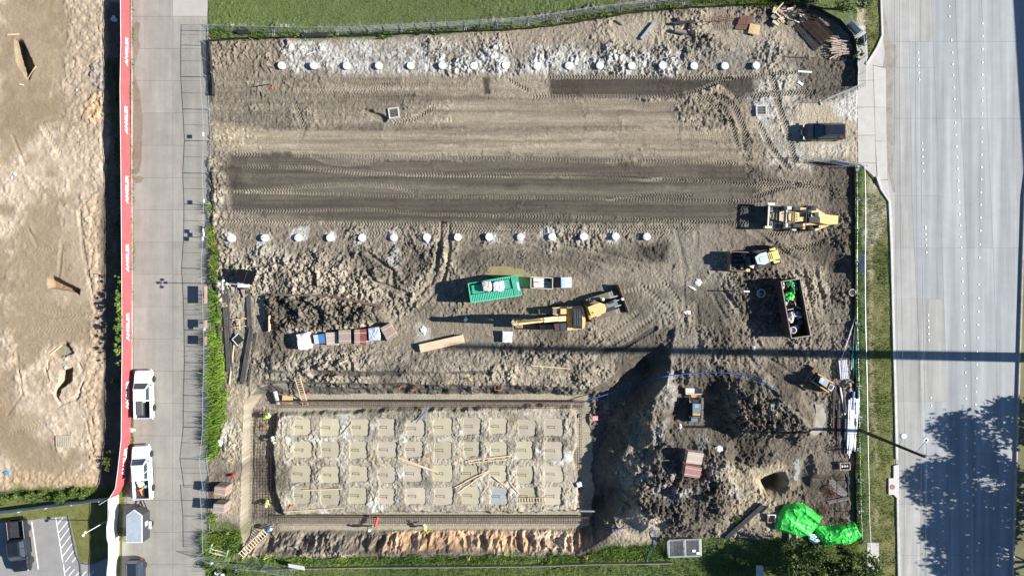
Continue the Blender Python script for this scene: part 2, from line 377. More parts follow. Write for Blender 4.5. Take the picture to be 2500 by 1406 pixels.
for a, b in (((1765, 240), (1785, 330)), ((1820, 330), (1850, 430))):
    F.paint([(a[0] - 10, a[1]), (a[0] + 12, a[1]), (b[0] + 12, b[1]), (b[0] - 12, b[1])], DARK, 0.8, 0.4, 0.3, 0.6, speck=0.6)
# --- pale area by the gate
F.paint([(1850, 170), (1960, 175), (1975, 240), (1960, 330), (1990, 420), (1880, 400), (1850, 300)], (0.52, 0.48, 0.42), 0.8, 0.8, 0.6, 0.35, speck=0.8)
F.paint([(1825, 240), (1885, 238), (1890, 300), (1840, 300)], LIME, 0.75, 0.4, 0.5, 0.35, speck=0.6)
F.paint([(1960, 250), (2095, 225), (2098, 400), (1980, 385), (1950, 320)], (0.48, 0.40, 0.30), 0.85, 0.6, 0.5, 0.22)
F.paint([(2030, 240), (2092, 222), (2092, 290), (2035, 290)], (0.55, 0.54, 0.52), 0.9, 0.4, 0.4, 0.5)
F.paint([(1975, 350), (2060, 355), (2060, 375), (1985, 380)], (0.55, 0.52, 0.49), 0.7, 0.4, 0.4, 0.5, speck=0.7)
F.paint([(1950, 150), (2085, 130), (2088, 215), (2040, 240), (1960, 240)], (0.125, 0.105, 0.085), 0.85, 0.6, 0.5, 0.75)
F.paint([(1990, 400), (2092, 400), (2094, 760), (2060, 900), (2020, 780), (2040, 600), (2000, 470)], (0.115, 0.095, 0.076), 0.85, 0.8, 0.7, 0.7)
F.paint([(1840, 440), (2010, 440), (2030, 560), (2000, 600), (1850, 560)], (0.25, 0.21, 0.162), 0.6, 0.8, 0.6, 0.35)
F.paint([(1720, 560), (1900, 570), (2020, 590), (2040, 640), (1900, 660), (1760, 600)], (0.23, 0.19, 0.145), 0.7, 0.8, 0.6, 0.38)
# --- middle rough ground
F.paint([(525, 552), (1640, 560), (1640, 600), (1040, 610), (525, 700)], (0.24, 0.20, 0.158), 0.7, 0.8, 0.6, 0.72)
F.paint([(540, 605), (700, 600), (700, 690), (600, 690)], (0.40, 0.36, 0.30), 0.6, 0.8, 0.6, 0.8, speck=0.5)
F.paint([(860, 610), (1040, 600), (1050, 660), (960, 710), (880, 680)], DARK, 0.8, 0.8, 0.7, 0.8, speck=0.7)
F.paint([(1100, 620), (1480, 610), (1640, 590), (1640, 640), (1500, 640), (1340, 655), (1110, 670)], (0.145, 0.12, 0.093), 0.8, 0.8, 0.6, 0.45)
F.paint([(1550, 590), (1640, 590), (1640, 640), (1560, 640)], BLACK, 0.9, 0.5, 0.5, 0.9)
F.paint([(655, 722), (820, 728), (935, 752), (960, 790), (820, 800), (690, 805), (655, 770)], (0.118, 0.098, 0.078), 0.9, 0.6, 0.5, 1.0, dh=0.55)
F.paint([(640, 650), (760, 640), (960, 700), (930, 735), (700, 715)], (0.33, 0.28, 0.215), 0.7, 0.8, 0.7, 0.8)
F.paint([(950, 770), (1290, 765), (1420, 800), (1300, 850), (1140, 850), (960, 850), (690, 870), (690, 812), (900, 800)], (0.255, 0.215, 0.165), 0.8, 0.6, 0.5, 0.25)
F.paint([(1020, 790), (1060, 800), (1050, 845), (1020, 840)], (0.5, 0.47, 0.42), 0.6, 0.4, 0.5, 0.3)
F.paint([(630, 860), (1480, 840), (1560, 820), (1480, 935), (700, 928), (620, 940)], (0.30, 0.255, 0.20), 0.8, 0.7, 0.6, 0.85)
F.paint([(1230, 850), (1420, 850), (1420, 900), (1290, 905)], (0.15, 0.13, 0.115), 0.8, 0.8, 0.7, 0.85, speck=0.6)
F.paint([(1040, 900), (1480, 890), (1450, 935), (1040, 935)], (0.46, 0.38, 0.265), 0.6, 0.5, 0.6, 0.6, speck=0.7)
F.paint([(1640, 560), (1730, 560), (1770, 700), (1720, 950), (1650, 950), (1620, 760)], (0.255, 0.222, 0.182), 0.85, 0.8, 0.6, 0.28)
F.paint([(1420, 650), (1800, 650), (1780, 790), (1660, 800), (1560, 830), (1450, 800)], (0.275, 0.235, 0.185), 0.8, 0.8, 0.6, 0.38)
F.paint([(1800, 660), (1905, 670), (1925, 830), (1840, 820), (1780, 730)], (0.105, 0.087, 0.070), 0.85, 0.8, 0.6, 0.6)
F.paint([(1690, 720), (1800, 760), (1830, 860), (1720, 860)], (0.17, 0.14, 0.108), 0.6, 0.9, 0.7, 0.6)
F.paint([(1830, 830), (2060, 840), (2060, 960), (1920, 960), (1820, 880)], (0.27, 0.225, 0.175), 0.75, 0.9, 0.6, 0.45)
F.paint([(1980, 760), (2085, 740), (2070, 880), (1990, 870)], (0.24, 0.205, 0.16), 0.7, 0.7, 0.6, 0.45)
# --- spoil heaps, right of the pit
F.paint([(1640, 900), (1780, 905), (1990, 1000), (2000, 1080), (1800, 1270), (1690, 1310), (1560, 1300), (1510, 1230), (1560, 1090), (1630, 1000)], (0.105, 0.088, 0.072), 0.9, 1.0, 0.9, 1.25)
F.paint([(1590, 925), (1640, 920), (1660, 985), (1600, 985)], (0.42, 0.40, 0.37), 0.7, 0.5, 0.6, 0.8, speck=0.8)
F.paint([(1760, 905), (1870, 915), (1995, 1010), (1960, 1075), (1780, 1065), (1730, 985)], (0.125, 0.104, 0.082), 0.75, 1.0, 0.8, 1.25)
F.paint([(1690, 900), (1735, 900), (1740, 1080), (1660, 1090), (1655, 1000)], (0.17, 0.145, 0.115), 0.7, 0.6, 0.5, 0.45)
F.paint([(1510, 1060), (1560, 1040), (1600, 1110), (1560, 1240), (1510, 1270), (1505, 1180)], (0.34, 0.29, 0.225), 0.7, 0.6, 0.8, 1.0, speck=0.5)
F.paint([(1550, 1230), (1620, 1260), (1600, 1320), (1500, 1320), (1490, 1290)], (0.47, 0.38, 0.275), 0.8, 0.5, 0.5, 0.5)
F.paint([(1780, 1130), (1920, 1140), (1960, 1200), (1990, 1280), (1900, 1300), (1780, 1290)], (0.40, 0.325, 0.22), 0.8, 0.9, 0.8, 0.35)
F.paint([(1890, 1090), (2000, 1050), (2080, 1100), (2090, 1290), (1990, 1300), (1950, 1200)], (0.17, 0.14, 0.11), 0.75, 0.8, 0.7, 0.4)
F.paint([(1985, 975), (2015, 985), (2010, 1060), (1975, 1060)], (0.36, 0.33, 0.28), 0.8, 0.5, 0.6, 0.05)
# --- strip left of the pit
F.paint([(560, 930), (620, 935), (612, 1290), (580, 1350), (560, 1300)], (0.42, 0.345, 0.25), 0.85, 0.5, 0.5, 0.35)
F.paint([(528, 1100), (590, 1100), (585, 1290), (528, 1290)], (0.36, 0.30, 0.23), 0.7, 0.6, 0.5, 0.35)
F.paint([(540, 1030), (575, 1030), (570, 1090), (540, 1090)], (0.5, 0.47, 0.42), 0.7, 0.5, 0.5, 0.35)
F.paint([(540, 700), (650, 690), (620, 940), (550, 930)], (0.34, 0.29, 0.225), 0.7, 0.5, 0.5, 0.45)

# heights: broad swells, then the spoil heaps and the excavation
F.H += 0.10 * n_big
def mound(pts, h, fall, seed):
    poly = wpoly(pts); w = F.window(poly, 0.5)
    d = -poly_sdf(X[w], Y[w], poly) + 0.5 * F.warp[w]
    F.H[w] += h * sstep(0, fall, d) * (1 + 0.25 * fbm(X[w], Y[w], 0.6, 3, seed))
mound([(1500, 1270), (1520, 1120), (1580, 1050), (1660, 1040), (1790, 1060), (1810, 1120), (1780, 1270), (1690, 1320), (1560, 1310)], 1.7, 2.6, 3)
mound([(1735, 905), (1860, 900), (1960, 960), (2010, 1040), (1960, 1090), (1780, 1085), (1735, 1000)], 2.0, 2.8, 4)
mound([(1560, 900), (1640, 850), (1665, 960), (1640, 1080), (1550, 1110), (1560, 1000)], 1.5, 1.6, 5)  # berm raised so that its shadow falls over the pit side
mound([(640, 850), (1450, 838), (1520, 860), (1440, 930), (640, 925)], 0.55, 1.6, 6)
mound([(1880, 580), (2080, 580), (2085, 660), (1930, 650)], 0.35, 1.5, 7)

# excavation: floor at FLOOR, battered sides up to the crest line
FLOOR = -2.3
crest = wpoly([(598, 985), (625, 948), (700, 930), (900, 934), (1100, 940), (1300, 942), (1440, 950), (1474, 932), (1562, 858), (1640, 785), (1652, 800), (1640, 850), (1634, 905), (1606, 950), (1572, 985), (1552, 1020), (1540, 1080), (1520, 1120), (1500, 1170), (1526, 1215), (1510, 1245), (1496, 1265), (1510, 1290), (1470, 1318), (1425, 1348), (1405, 1354), (1100, 1350), (800, 1352), (640, 1354), (602, 1345), (588, 1290), (592, 1100)])
floorp = wpoly([(614, 1000), (640, 964), (1000, 961), (1440, 963), (1490, 952), (1572, 880), (1592, 884), (1572, 930), (1520, 985), (1485, 1010), (1466, 1080), (1452, 1120), (1450, 1180), (1474, 1200), (1476, 1235), (1452, 1245), (1450, 1275), (1420, 1288), (1000, 1291), (640, 1293), (606, 1280), (610, 1100)], FLOOR)
w = F.window(crest, 0.5)
wob = 0.35 * F.warp[w] + 0.18 * fbm(X[w], Y[w], 1.3, 3, 2)
dc = np.clip(-(poly_sdf(X[w], Y[w], crest) + 0.5 * wob), 0, None); df = np.clip(poly_sdf(X[w], Y[w], floorp) + 0.35 * wob, 0, None)
t = np.where(dc <= 0, 1.0, df / (df + dc + 1e-6))
prof = t ** 1.15
F.H[w] = F.H[w] * t + FLOOR * (1 - prof) * (dc > 0)
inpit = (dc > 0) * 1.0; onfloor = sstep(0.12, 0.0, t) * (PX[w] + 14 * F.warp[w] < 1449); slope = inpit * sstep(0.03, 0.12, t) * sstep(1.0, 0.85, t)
Xw = X[w]; Yw = Y[w]; PYw = PY[w]; PXw = PX[w]
south = slope * sstep(1292, 1305, PYw) * (PXw < 1500)
gul = 0.6 * (1 - np.abs(vnoise(Xw * 0.55 + 1.1 * F.warp[w], Yw * 0.35 + 0.6 * F.warp[w], 4))) ** 2 + 0.3 * (1 - np.abs(vnoise(Xw * 1.5 + 0.5 * F.warp[w], Yw * 0.7, 5))) ** 2 + 0.2 * fbm(Xw, Yw, 1.8, 3, 3)
F.H[w] += south * np.sin(np.pi * np.clip(t, 0, 1)) * (gul - 0.45) * 1.3
F.H[w] += slope * (1 - sstep(1292, 1305, PYw)) * 0.45 * fbm(Xw, Yw, 0.8, 4, 11)
k = (south * sstep(860, 960, PXw + 60 * F.warp[w]) * 0.9)[..., None]
clay = np.array(CLAY) * (0.75 + 0.5 * sstep(-0.4, 0.5, fbm(Xw, Yw, 0.7, 4, 6)))[..., None]
k2 = (sstep(-0.1, 0.5, fbm(Xw, Yw, 0.35, 3, 3) + (PXw - 1250) / 900) * 0.5)[..., None]
clay = clay * (1 - k2) + np.array((0.76, 0.60, 0.45)) * k2
C = F.C[w]; C[:] = C * (1 - k) + clay * k
k = (south * sstep(960, 860, PXw + 60 * F.warp[w]) * 0.8)[..., None]
C[:] = C * (1 - k) + np.array((0.27, 0.22, 0.17)) * k
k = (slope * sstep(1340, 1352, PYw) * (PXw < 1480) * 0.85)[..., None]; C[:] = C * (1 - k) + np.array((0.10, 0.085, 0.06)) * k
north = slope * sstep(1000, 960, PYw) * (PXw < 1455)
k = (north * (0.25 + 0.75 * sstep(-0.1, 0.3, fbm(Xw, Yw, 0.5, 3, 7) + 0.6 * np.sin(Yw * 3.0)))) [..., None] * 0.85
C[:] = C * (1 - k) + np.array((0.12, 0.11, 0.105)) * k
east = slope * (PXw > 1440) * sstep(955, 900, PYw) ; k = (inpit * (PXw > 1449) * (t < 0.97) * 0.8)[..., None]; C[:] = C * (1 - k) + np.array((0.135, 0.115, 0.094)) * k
F.R[w] = F.R[w] * (1 - slope) + slope * (0.55 + 0.35 * F.warp[w])
k = onfloor[..., None]; C[:] = C * (1 - k) + np.array((0.40, 0.35, 0.27)) * k
k = (onfloor * (PXw < 672) * 0.6)[..., None]; C[:] = C * (1 - k) + np.array((0.22, 0.185, 0.155)) * k
F.R[w] = F.R[w] * (1 - onfloor) + 0.04 * onfloor
F.R[w] = np.where((onfloor > 0.5) & (PXw < 668), 0.22, F.R[w])
# island with its four rows of sumps
ISL = -1.5
isl = wpoly([(676, 1014), (720, 1010), (1395, 990), (1412, 1010), (1408, 1090), (1398, 1120), (1412, 1180), (1408, 1248), (1000, 1252), (695, 1256), (672, 1200), (668, 1100)], ISL)
w = F.window(isl, 0.8); Xw = X[w]; Yw = Y[w]
di = poly_sdf(Xw, Yw, isl) + 0.3 * F.warp[w] + 0.12 * fbm(Xw, Yw, 1.6, 3, 3)
mi = sstep(0.25, -0.25, di)
SUMP_X = [740, 808, 878, 946, 1012, 1082, 1150, 1216, 1284, 1350]; SUMP_Y = [1044, 1098, 1157, 1210]
sump = np.zeros(Xw.shape); damp = np.zeros(Xw.shape); rs = random.Random(4); SUMPS = []
nb = 0.12 * fbm(Xw, Yw, 0.9, 3, 10) + 0.09 * fbm(Xw, Yw, 2.6, 2, 12)
for j, sy in enumerate(SUMP_Y):
    for i, sx in enumerate(SUMP_X):
        cx = wx(sx + rs.uniform(-3, 3), ISL); cy = wy(sy + rs.uniform(-2, 2) - (2 if i > 4 and j == 0 else 0), ISL); hw = rs.uniform(0.86, 1.06); hh = rs.uniform(0.84, 1.0)
        SUMPS.append((cx, cy, hw, hh)); r = 0.25
        q = np.maximum(np.abs(Xw - cx) - hw + r, np.abs(Yw - cy) - hh + r)
        dd = np.hypot(np.clip(np.abs(Xw - cx) - hw + r, 0, None), np.clip(np.abs(Yw - cy) - hh + r, 0, None)) + np.minimum(q, 0) - r + nb
        sump = np.maximum(sump, sstep(0.10, -0.12, dd)); damp = np.maximum(damp, sstep(0.42, 0.0, dd))
F.H[w] = F.H[w] * (1 - mi) + (ISL + 0.07 * fbm(Xw, Yw, 0.7, 3, 6)) * mi
F.H[w] -= 0.5 * sump * mi
C = F.C[w]; k = (mi * 0.95)[..., None]
isc = np.array((0.40, 0.35, 0.275)) * (0.8 + 0.45 * sstep(-0.4, 0.5, fbm(Xw, Yw, 0.8, 4, 9)))[..., None]
C[:] = C * (1 - k) + isc * k
k = (mi * sstep(0.22, 0.45, fbm(Xw, Yw, 0.5, 4, 2) + 0.3 * fbm(Xw, Yw, 2, 2, 1) - 0.1) * 0.8)[..., None]; C[:] = C * (1 - k) + np.array((0.62, 0.62, 0.61)) * k
k = (mi * sstep(0.25, 0.5, fbm(Xw, Yw, 0.5, 4, 13)) * 0.6)[..., None]; C[:] = C * (1 - k) + np.array((0.42, 0.31, 0.17)) * k
k = (mi * damp * 0.65)[..., None]; C[:] = C * (1 - k) + np.array((0.42, 0.39, 0.29)) * k
F.R[w] = F.R[w] * (1 - mi) + (0.30 * mi * (1 - sump) * (1 - 0.6 * damp))
WATER = ISL - 0.05
# small holes
def hole(fd, pts, depth, fall=0.35, col=None, wp=0.5):
    poly = wpoly(pts); w = fd.window(poly, 0.6); d = poly_sdf(fd.X[w], fd.Y[w], poly) + wp * fd.warp[w]; m = sstep(fall * 0.2, -fall * 0.5, d)
    fd.H[w] -= depth * m; fd.R[w] *= (1 - 0.6 * m)
    if col is not None: fd.C[w] = fd.C[w] * (1 - m[..., None]) + np.array(col) * m[..., None]
F.paint([(1835, 1150), (1870, 1140), (1925, 1145), (1930, 1215), (1880, 1225), (1840, 1210)], (0.50, 0.40, 0.27), .8, .5, .7, .5)
hole(F, [(1850, 1170), (1875, 1156), (1908, 1150), (1924, 1172), (1918, 1206), (1890, 1216), (1856, 1206)], 0.8, 1.3)
hole(F, [(1862, 1174), (1880, 1164), (1904, 1160), (1912, 1180), (1908, 1202), (1872, 1204)], 1.3, 0.6, (0.14, 0.115, 0.09))
hole(F, [(1942, 1130), (1955, 1112), (1978, 1108), (1988, 1140), (1975, 1190), (1950, 1196), (1938, 1165)], 0.6, 1.8, (0.20, 0.18, 0.155))
hole(F, [(885, 272), (892, 265), (945, 292), (940, 298)], 0.35, 0.15)
# grass banks along the edges
for pl in ([(500, 60), (520, 60), (900, 62), (1280, 45), (1480, 12), (1600, -34), (490, -34), (490, 60)], [(500, 62), (780, 70), (1280, 50), (1500, 18), (1700, -10), (2100, -34), (2100, 60), (2060, 70), (1980, 15), (1700, 18), (1520, 34), (1350, 66), (1100, 82), (800, 94), (515, 100)],
           [(585, 1358), (1000, 1356), (1420, 1355), (1500, 1330), (1640, 1325), (1720, 1310), (2100, 1310), (2100, 1440), (490, 1440), (500, 1350)], [(2078, 440), (2100, 440), (2100, 1440), (2086, 1440)], [(490, 700), (532, 700), (552, 960), (534, 1110), (512, 1120), (490, 1000)], [(490, 1260), (590, 1290), (590, 1360), (490, 1360)], [(2080, 0), (2100, 0), (2100, 220), (2086, 215)]):
    F.paint(pl, GRASS, 0.92, 0.35, 0.3, 0.12)
for px in (568, 650, 730, 808, 885, 963, 1043, 1118, 1194, 1271, 1347, 1423, 1501, 1577):
    a = random.uniform(8, 24 if px < 800 else 14); c_ = px + random.uniform(-6, 8); F.paint([(c_ - a, 578 - a * .6), (c_ + a, 572 - a * .4), (c_ + a * .9, 580 + a * .7), (c_ - a * .7, 584 + a * .6)], LIME, .85, .35, .6, .6, speck=.7, seed=4)
# wheel ruts and prints
def lines(y0, y1, n, x0, x1, jit=3, **kw):
    for i in range(n):
        y = y0 + (y1 - y0) * i / max(n - 1, 1); j = random.uniform(-jit, jit)
        F.track([(x0 + random.uniform(-40, 40), y), ((x0 + x1) / 2, y + j), (x1 + random.uniform(-40, 40), y - j * 0.5)], **kw)
LT = (0.34, 0.29, 0.225)
lines(388, 536, 12, 600, 1820, width=12, pitch=0.25, amp=0.018, col=(0.17, 0.145, 0.115), amt=0.3)
lines(198, 230, 3, 1360, 1700, width=12, pitch=0.25, amp=0.018)
for yb, x0, x1, cb, am in ((262, 1060, 1720, PALE, .5), (276, 1000, 1740, DARK, .35), (292, 1060, 1700, PALE, .55), (312, 640, 1760, DARK, .45), (330, 560, 1790, PALE, .55), (344, 600, 1800, DARK, .25), (354, 600, 1800, PALE, .5), (368, 640, 1790, DARK, .3), (215, 800, 1180, PALE, .3), (238, 820, 1300, DARK, .35)):
    F.paint([(x0, yb - 6), ((x0 + x1) / 2, yb - 4), (x1, yb - 6), (x1, yb + 6), ((x0 + x1) / 2, yb + 7), (x0, yb + 6)], cb, am, .25, .5)
lines(254, 304, 5, 1080, 1690, width=11, pitch=0.27, amp=0.04, col=(0.33, 0.275, 0.205), amt=0.5)
lines(325, 372, 5, 600, 1760, width=10, pitch=0.26, amp=0.04, col=(0.36, 0.30, 0.215), amt=0.55)
lines(195, 240, 4, 820, 1180, width=11, pitch=0.29, amp=0.045)
for pts, wd in (([(570, 377), (1000, 384), (1500, 392), (1800, 399)], 10), ([(575, 408), (760, 410), (1000, 428), (1400, 433), (1720, 442), (1900, 456)], 11), ([(600, 470), (740, 455), (880, 450), (960, 456), (1030, 474)], 13), ([(570, 468), (800, 474), (1000, 480), (1400, 484), (1860, 492)], 9),
                ([(740, 412), (900, 425), (1250, 430)], 10), ([(1230, 428), (1500, 432), (1620, 440)], 13), ([(1480, 488), (1600, 476), (1690, 482)], 13), ([(560, 516), (900, 512), (1050, 524), (1400, 530), (1860, 545)], 10), ([(540, 540), (900, 548), (1300, 552), (1700, 556)], 12), ([(1340, 189), (1600, 189), (1790, 192)], 10), ([(1300, 236), (1500, 236), (1640, 237), (1700, 222), (1770, 195), (1860, 182), (1960, 176)], 10),
                ([(1790, 236), (1880, 230), (1990, 222)], 15), ([(760, 380), (800, 395), (850, 402), (900, 393), (935, 378)], 13), ([(1840, 480), (1900, 460), (1980, 445)], 15), ([(1850, 440), (1960, 452), (2010, 460)], 14)):
    F.track(pts, wd * 1.1, 0.33, 0.08, LT, 0.45)
for pts, wd in (([(1700, 240), (1750, 236), (1790, 260), (1815, 320), (1830, 420)], 22), ([(1720, 260), (1760, 260), (1780, 290), (1800, 360)], 14), ([(1880, 180), (1900, 260), (1925, 330), (1940, 400)], 20), ([(1850, 300), (1880, 360), (1930, 420)], 18), ([(1240, 196), (1290, 222)], 14), ([(850, 572), (1050, 566), (1250, 562)], 13), ([(1060, 556), (1420, 566), (1640, 566)], 13), ([(1850, 572), (1950, 560), (2010, 550)], 20), ([(1880, 620), (1960, 600), (2010, 590)], 16), ([(1920, 600), (2000, 620)], 16), ([(720, 250), (740, 310), (730, 360)], 16), ([(960, 200), (900, 230), (780, 220)], 18), ([(960, 300), (1010, 290), (1060, 260)], 14), ([(1860, 620), (1900, 690), (1920, 720)], 14)):
    F.track(pts, wd, 0.34, 0.07, (0.33, 0.28, 0.215), 0.5)
for pts in ([(1420, 860), (1560, 760)], [(1450, 870), (1600, 770)], [(1480, 720), (1640, 690)], [(1600, 660), (1660, 740)], [(1560, 690), (1640, 760)]):
    F.track(pts, 14, 0.42, 0.04, (0.31, 0.265, 0.21), 0.4, 'b')
for pts, d in (([(1078, 545), (1074, 610), (1066, 650), (1050, 690), (1010, 740)], 0.35), ([(1098, 548), (1095, 640), (1080, 690), (1030, 750)], 0.35), ([(1650, 560), (1670, 650), (1672, 800), (1672, 940)], 0.10), ([(1700, 555), (1698, 650), (1700, 800), (1705, 940)], 0.10), ([(1280, 590), (1420, 610), (1560, 640), (1640, 650)], 0.25), ([(1120, 610), (1250, 600), (1400, 625), (1540, 660)], 0.22), ([(1760, 700), (1830, 800), (1870, 870), (1960, 930)], 0.2), ([(1740, 720), (1800, 830), (1850, 900)], 0.2), ([(1740, 900), (1850, 930), (1950, 1020), (2000, 1060)], 0.22), ([(880, 640), (920, 690), (1000, 720)], 0.3), ([(900, 620), (960, 660), (960, 690)], 0.3), ([(1830, 560), (1950, 640), (2060, 640)], 0.2), ([(1960, 660), (1985, 780)], 0.12), ([(1990, 660), (2010, 760)], 0.12), ([(605, 945), (600, 1100), (596, 1290)], 0.2)):
    F.rut(pts, 15, d, (0.27, 0.23, 0.18), 0.5)
for pts, d in (([(640, 932), (800, 938), (1000, 943), (1200, 944), (1430, 948)], 0.5), ([(780, 952), (1000, 955), (1300, 956)], 0.35), ([(1440, 862), (1520, 850), (1600, 800)], 0.3), ([(640, 905), (900, 912), (1200, 908)], 0.25)): F.rut(pts, 13, d, (0.10, 0.09, 0.08), 0.85)
# clods where the ground is rough; flat at the paved edges
F.R *= 0.40 + 0.95 * sstep(-0.35, 0.45, n_big + 0.5 * n_mid + 0.5 * fbm(X, Y, 0.33, 3, 8))
rough = F.R
F.H += rough * (0.30 * cA + 0.20 * cB + 0.14 * n_mid) + np.clip(rough - 0.55, 0, 1) * 0.6 * cC * sstep(0.0, 0.5, iC) + (0.02 * n_fine + (0.025 + 0.06 * rough) * cD) * sstep(0.03, 0.08, rough)
k = (0.4 * sstep(0.28, 0.5, fbm(X, Y, 0.3, 5, 14, 0.6)) * sstep(0.3, 0.6, rough))[..., None]; F.C = F.C * (1 - k) + np.array(LIME) * 0.8 * k
F.C = 0.84 * F.C + 0.16 * F.C.mean(-1, keepdims=True)
band = sstep(180, 195, PY) * sstep(560, 545, PY) * sstep(2000, 1850, PX); st = fbm(X * 0.07, Y * 1.6 + 0.35 * F.warp, 1.0, 5, 6, 0.7)
wet = sstep(0.05, 0.5, fbm(X, Y, 0.22, 5, 15, 0.62)) * sstep(555, 600, PY) * sstep(0.0, 0.1, F.R)
F.C *= ((1 + 0.55 * band * st) * (1 - 0.5 * wet))[..., None] * np.array((1.0, 0.99, 0.92))
F.C *= (0.79 * (1 + 0.34 * (rough * iA + rough * iB)) * (1 + 0.10 * iD))[..., None]
edge = np.maximum(sstep(514, 500, PX), sstep(2088, 2098, PX))
F.H = F.H * (1 - edge) - 0.06 * edge
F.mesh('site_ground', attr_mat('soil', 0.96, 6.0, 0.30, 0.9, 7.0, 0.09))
def HZ(px, py): return F.at(wx(px), wy(py))

# neighbouring cleared lot on the left
G = Field(-45, 326, -34, 1228, 0.10)
x, y = G.X, G.Y; gpx = 1250 + x * S; gpy = 703 - y * S
nb_ = fbm(x, y, 1 / 5.0, 4, 2); nm_ = fbm(x, y, 1 / 1.3, 4, 6); cA_, iA_ = clods(x, y, 1 / 0.55, 3); cB_, iB_ = clods(x, y, 1 / 0.28, 8)
G.C[:] = np.array((0.36, 0.295, 0.205))
k = sstep(-0.15, 0.3, nb_ + 0.4 * nm_)[..., None]; G.C[:] = G.C * (1 - k) + np.array((0.58, 0.50, 0.385)) * k
G.R[:] = 0.10 + 0.22 * sstep(0, 0.4, nm_ + 0.6 * nb_)
G.paint([(0, 0), (160, 0), (150, 180), (120, 300), (0, 420)], (0.315, 0.255, 0.165), 0.75, 0.8, 0.8, 0.06)
G.paint([(80, 480), (200, 560), (230, 760), (120, 830), (0, 800)], (0.37, 0.305, 0.21), 0.6, 1.0, 0.9, 0.09)
G.paint([(0, 1000), (120, 1010), (60, 1120), (0, 1130)], (0.32, 0.255, 0.165), 0.6, 0.7, 0.7, 0.06)
G.paint([(170, 0), (262, 0), (262, 330), (240, 480), (200, 400), (160, 250)], (0.47, 0.40, 0.31), 0.7, 0.7, 0.7, 0.42)
G.paint([(225, 160), (262, 150), (262, 230), (230, 240)], (0.30, 0.285, 0.255), 0.8, 0.4, 0.4, 0.85)
G.paint([(205, 235), (258, 228), (255, 300), (200, 300)], (0.60, 0.44, 0.26), 0.7, 0.5, 0.5, 0.75)
G.paint([(195, 480), (250, 480), (252, 700), (258, 940), (240, 1150), (215, 1190), (200, 900), (225, 700)], (0.50, 0.40, 0.28), 0.7, 0.5, 0.6, 0.5)
G.paint([(0, 1150), (240, 1150), (240, 1196), (0, 1205)], (0.50, 0.40, 0.255), 0.7, 0.5, 0.5, 0.4)
G.paint([(262, 0), (322, 0), (326, 1200), (240, 1190), (250, 900), (246, 500), (262, 300)], (0.135, 0.115, 0.085), 0.9, 0.35, 0.3, 0.30)
G.paint([(262, 150), (322, 150), (326, 260), (285, 330), (280, 480), (310, 900), (300, 900), (286, 760), (280, 520)], (0.085, 0.105, 0.04), 0.75, 0.5, 0.5, 0.3)
G.paint([(310, 0), (330, 0), (330, 1240), (316, 1240)], (0.19, 0.175, 0.10), 0.7, 0.2, 0.2, 0.2)
G.paint([(-45, 1198), (245, 1185), (300, 1195), (300, 1262), (-45, 1262)], GRASS, 0.95, 0.4, 0.4, 0.2)
G.H += 0.09 * nb_ + 0.03 * nm_
dit = sstep(243, 262, gpx + 14 * G.warp + 12 * sstep(300, 500, gpy) * -1) * sstep(318, 300, gpx) * sstep(1200, 1170, gpy)
G.H -= 0.40 * dit
hole(G, [(34, 94), (56, 102), (86, 166), (70, 194), (44, 152)], 1.5, 0.2, (0.25, 0.19, 0.12), .2)
hole(G, [(116, 680), (130, 674), (150, 684), (196, 706), (194, 720), (150, 708), (118, 704)], 1.0, 0.2, (0.33, 0.25, 0.16), .15)
hole(G, [(146, 902), (178, 896), (178, 928), (150, 950), (142, 974), (130, 960), (144, 930)], 1.5, 0.2, (0.24, 0.19, 0.12), .2)
G.rut([(112, 900), (125, 950), (150, 985), (190, 970), (205, 925), (195, 890)], 9, .35)
hole(G, [(136, 846), (160, 836), (184, 862), (150, 876), (120, 862)], 0.35, 0.5, (0.20, 0.17, 0.10))
G.paint([(100, 840), (125, 838), (190, 870), (205, 900), (190, 960), (120, 965), (90, 900)], (0.55, 0.46, 0.34), 0.5, 0.5, 0.5, 0.25)
for pts in ([(150, 470), (155, 560), (140, 700)], [(40, 860), (55, 960), (20, 1010)], [(190, 480), (205, 620), (235, 760)], [(70, 560), (90, 600)], [(0, 760), (120, 775), (230, 760)], [(60, 1010), (160, 1010)], [(90, 300), (150, 285)], [(30, 330), (60, 400)], [(120, 880), (95, 960)], [(210, 1020), (230, 1100)]):
    G.rut(pts, 10, 0.12)
for pts in ([(0, 560), (70, 565)], [(60, 600), (160, 615)], [(100, 760), (240, 775)], [(60, 800), (200, 806)], [(100, 300), (150, 380)], [(20, 1060), (110, 1030)]):
    G.track(pts, 16, 0.40, 0.03)
G.R *= 1.0
G.H += G.R * (0.26 * cA_ + 0.16 * cB_ + 0.08 * nm_) + 0.012 * fbm(x, y, 3.0, 2, 4)
G.C *= np.array((1.08, 1.0, 0.94)) * (0.70 * (1 + 0.3 * G.R * (iA_ + iB_)))[..., None]
eg = np.maximum(sstep(314, 322, gpx), sstep(1212, 1222, gpy)); G.H = G.H * (1 - eg) - 0.04 * eg
G.mesh('neighbouring_lot_ground', attr_mat('sandy_soil', 0.96, 4.0, 0.14, 0.6, 6.0, 0.06))
def HG(px, py): return G.at(wx(px), wy(py))
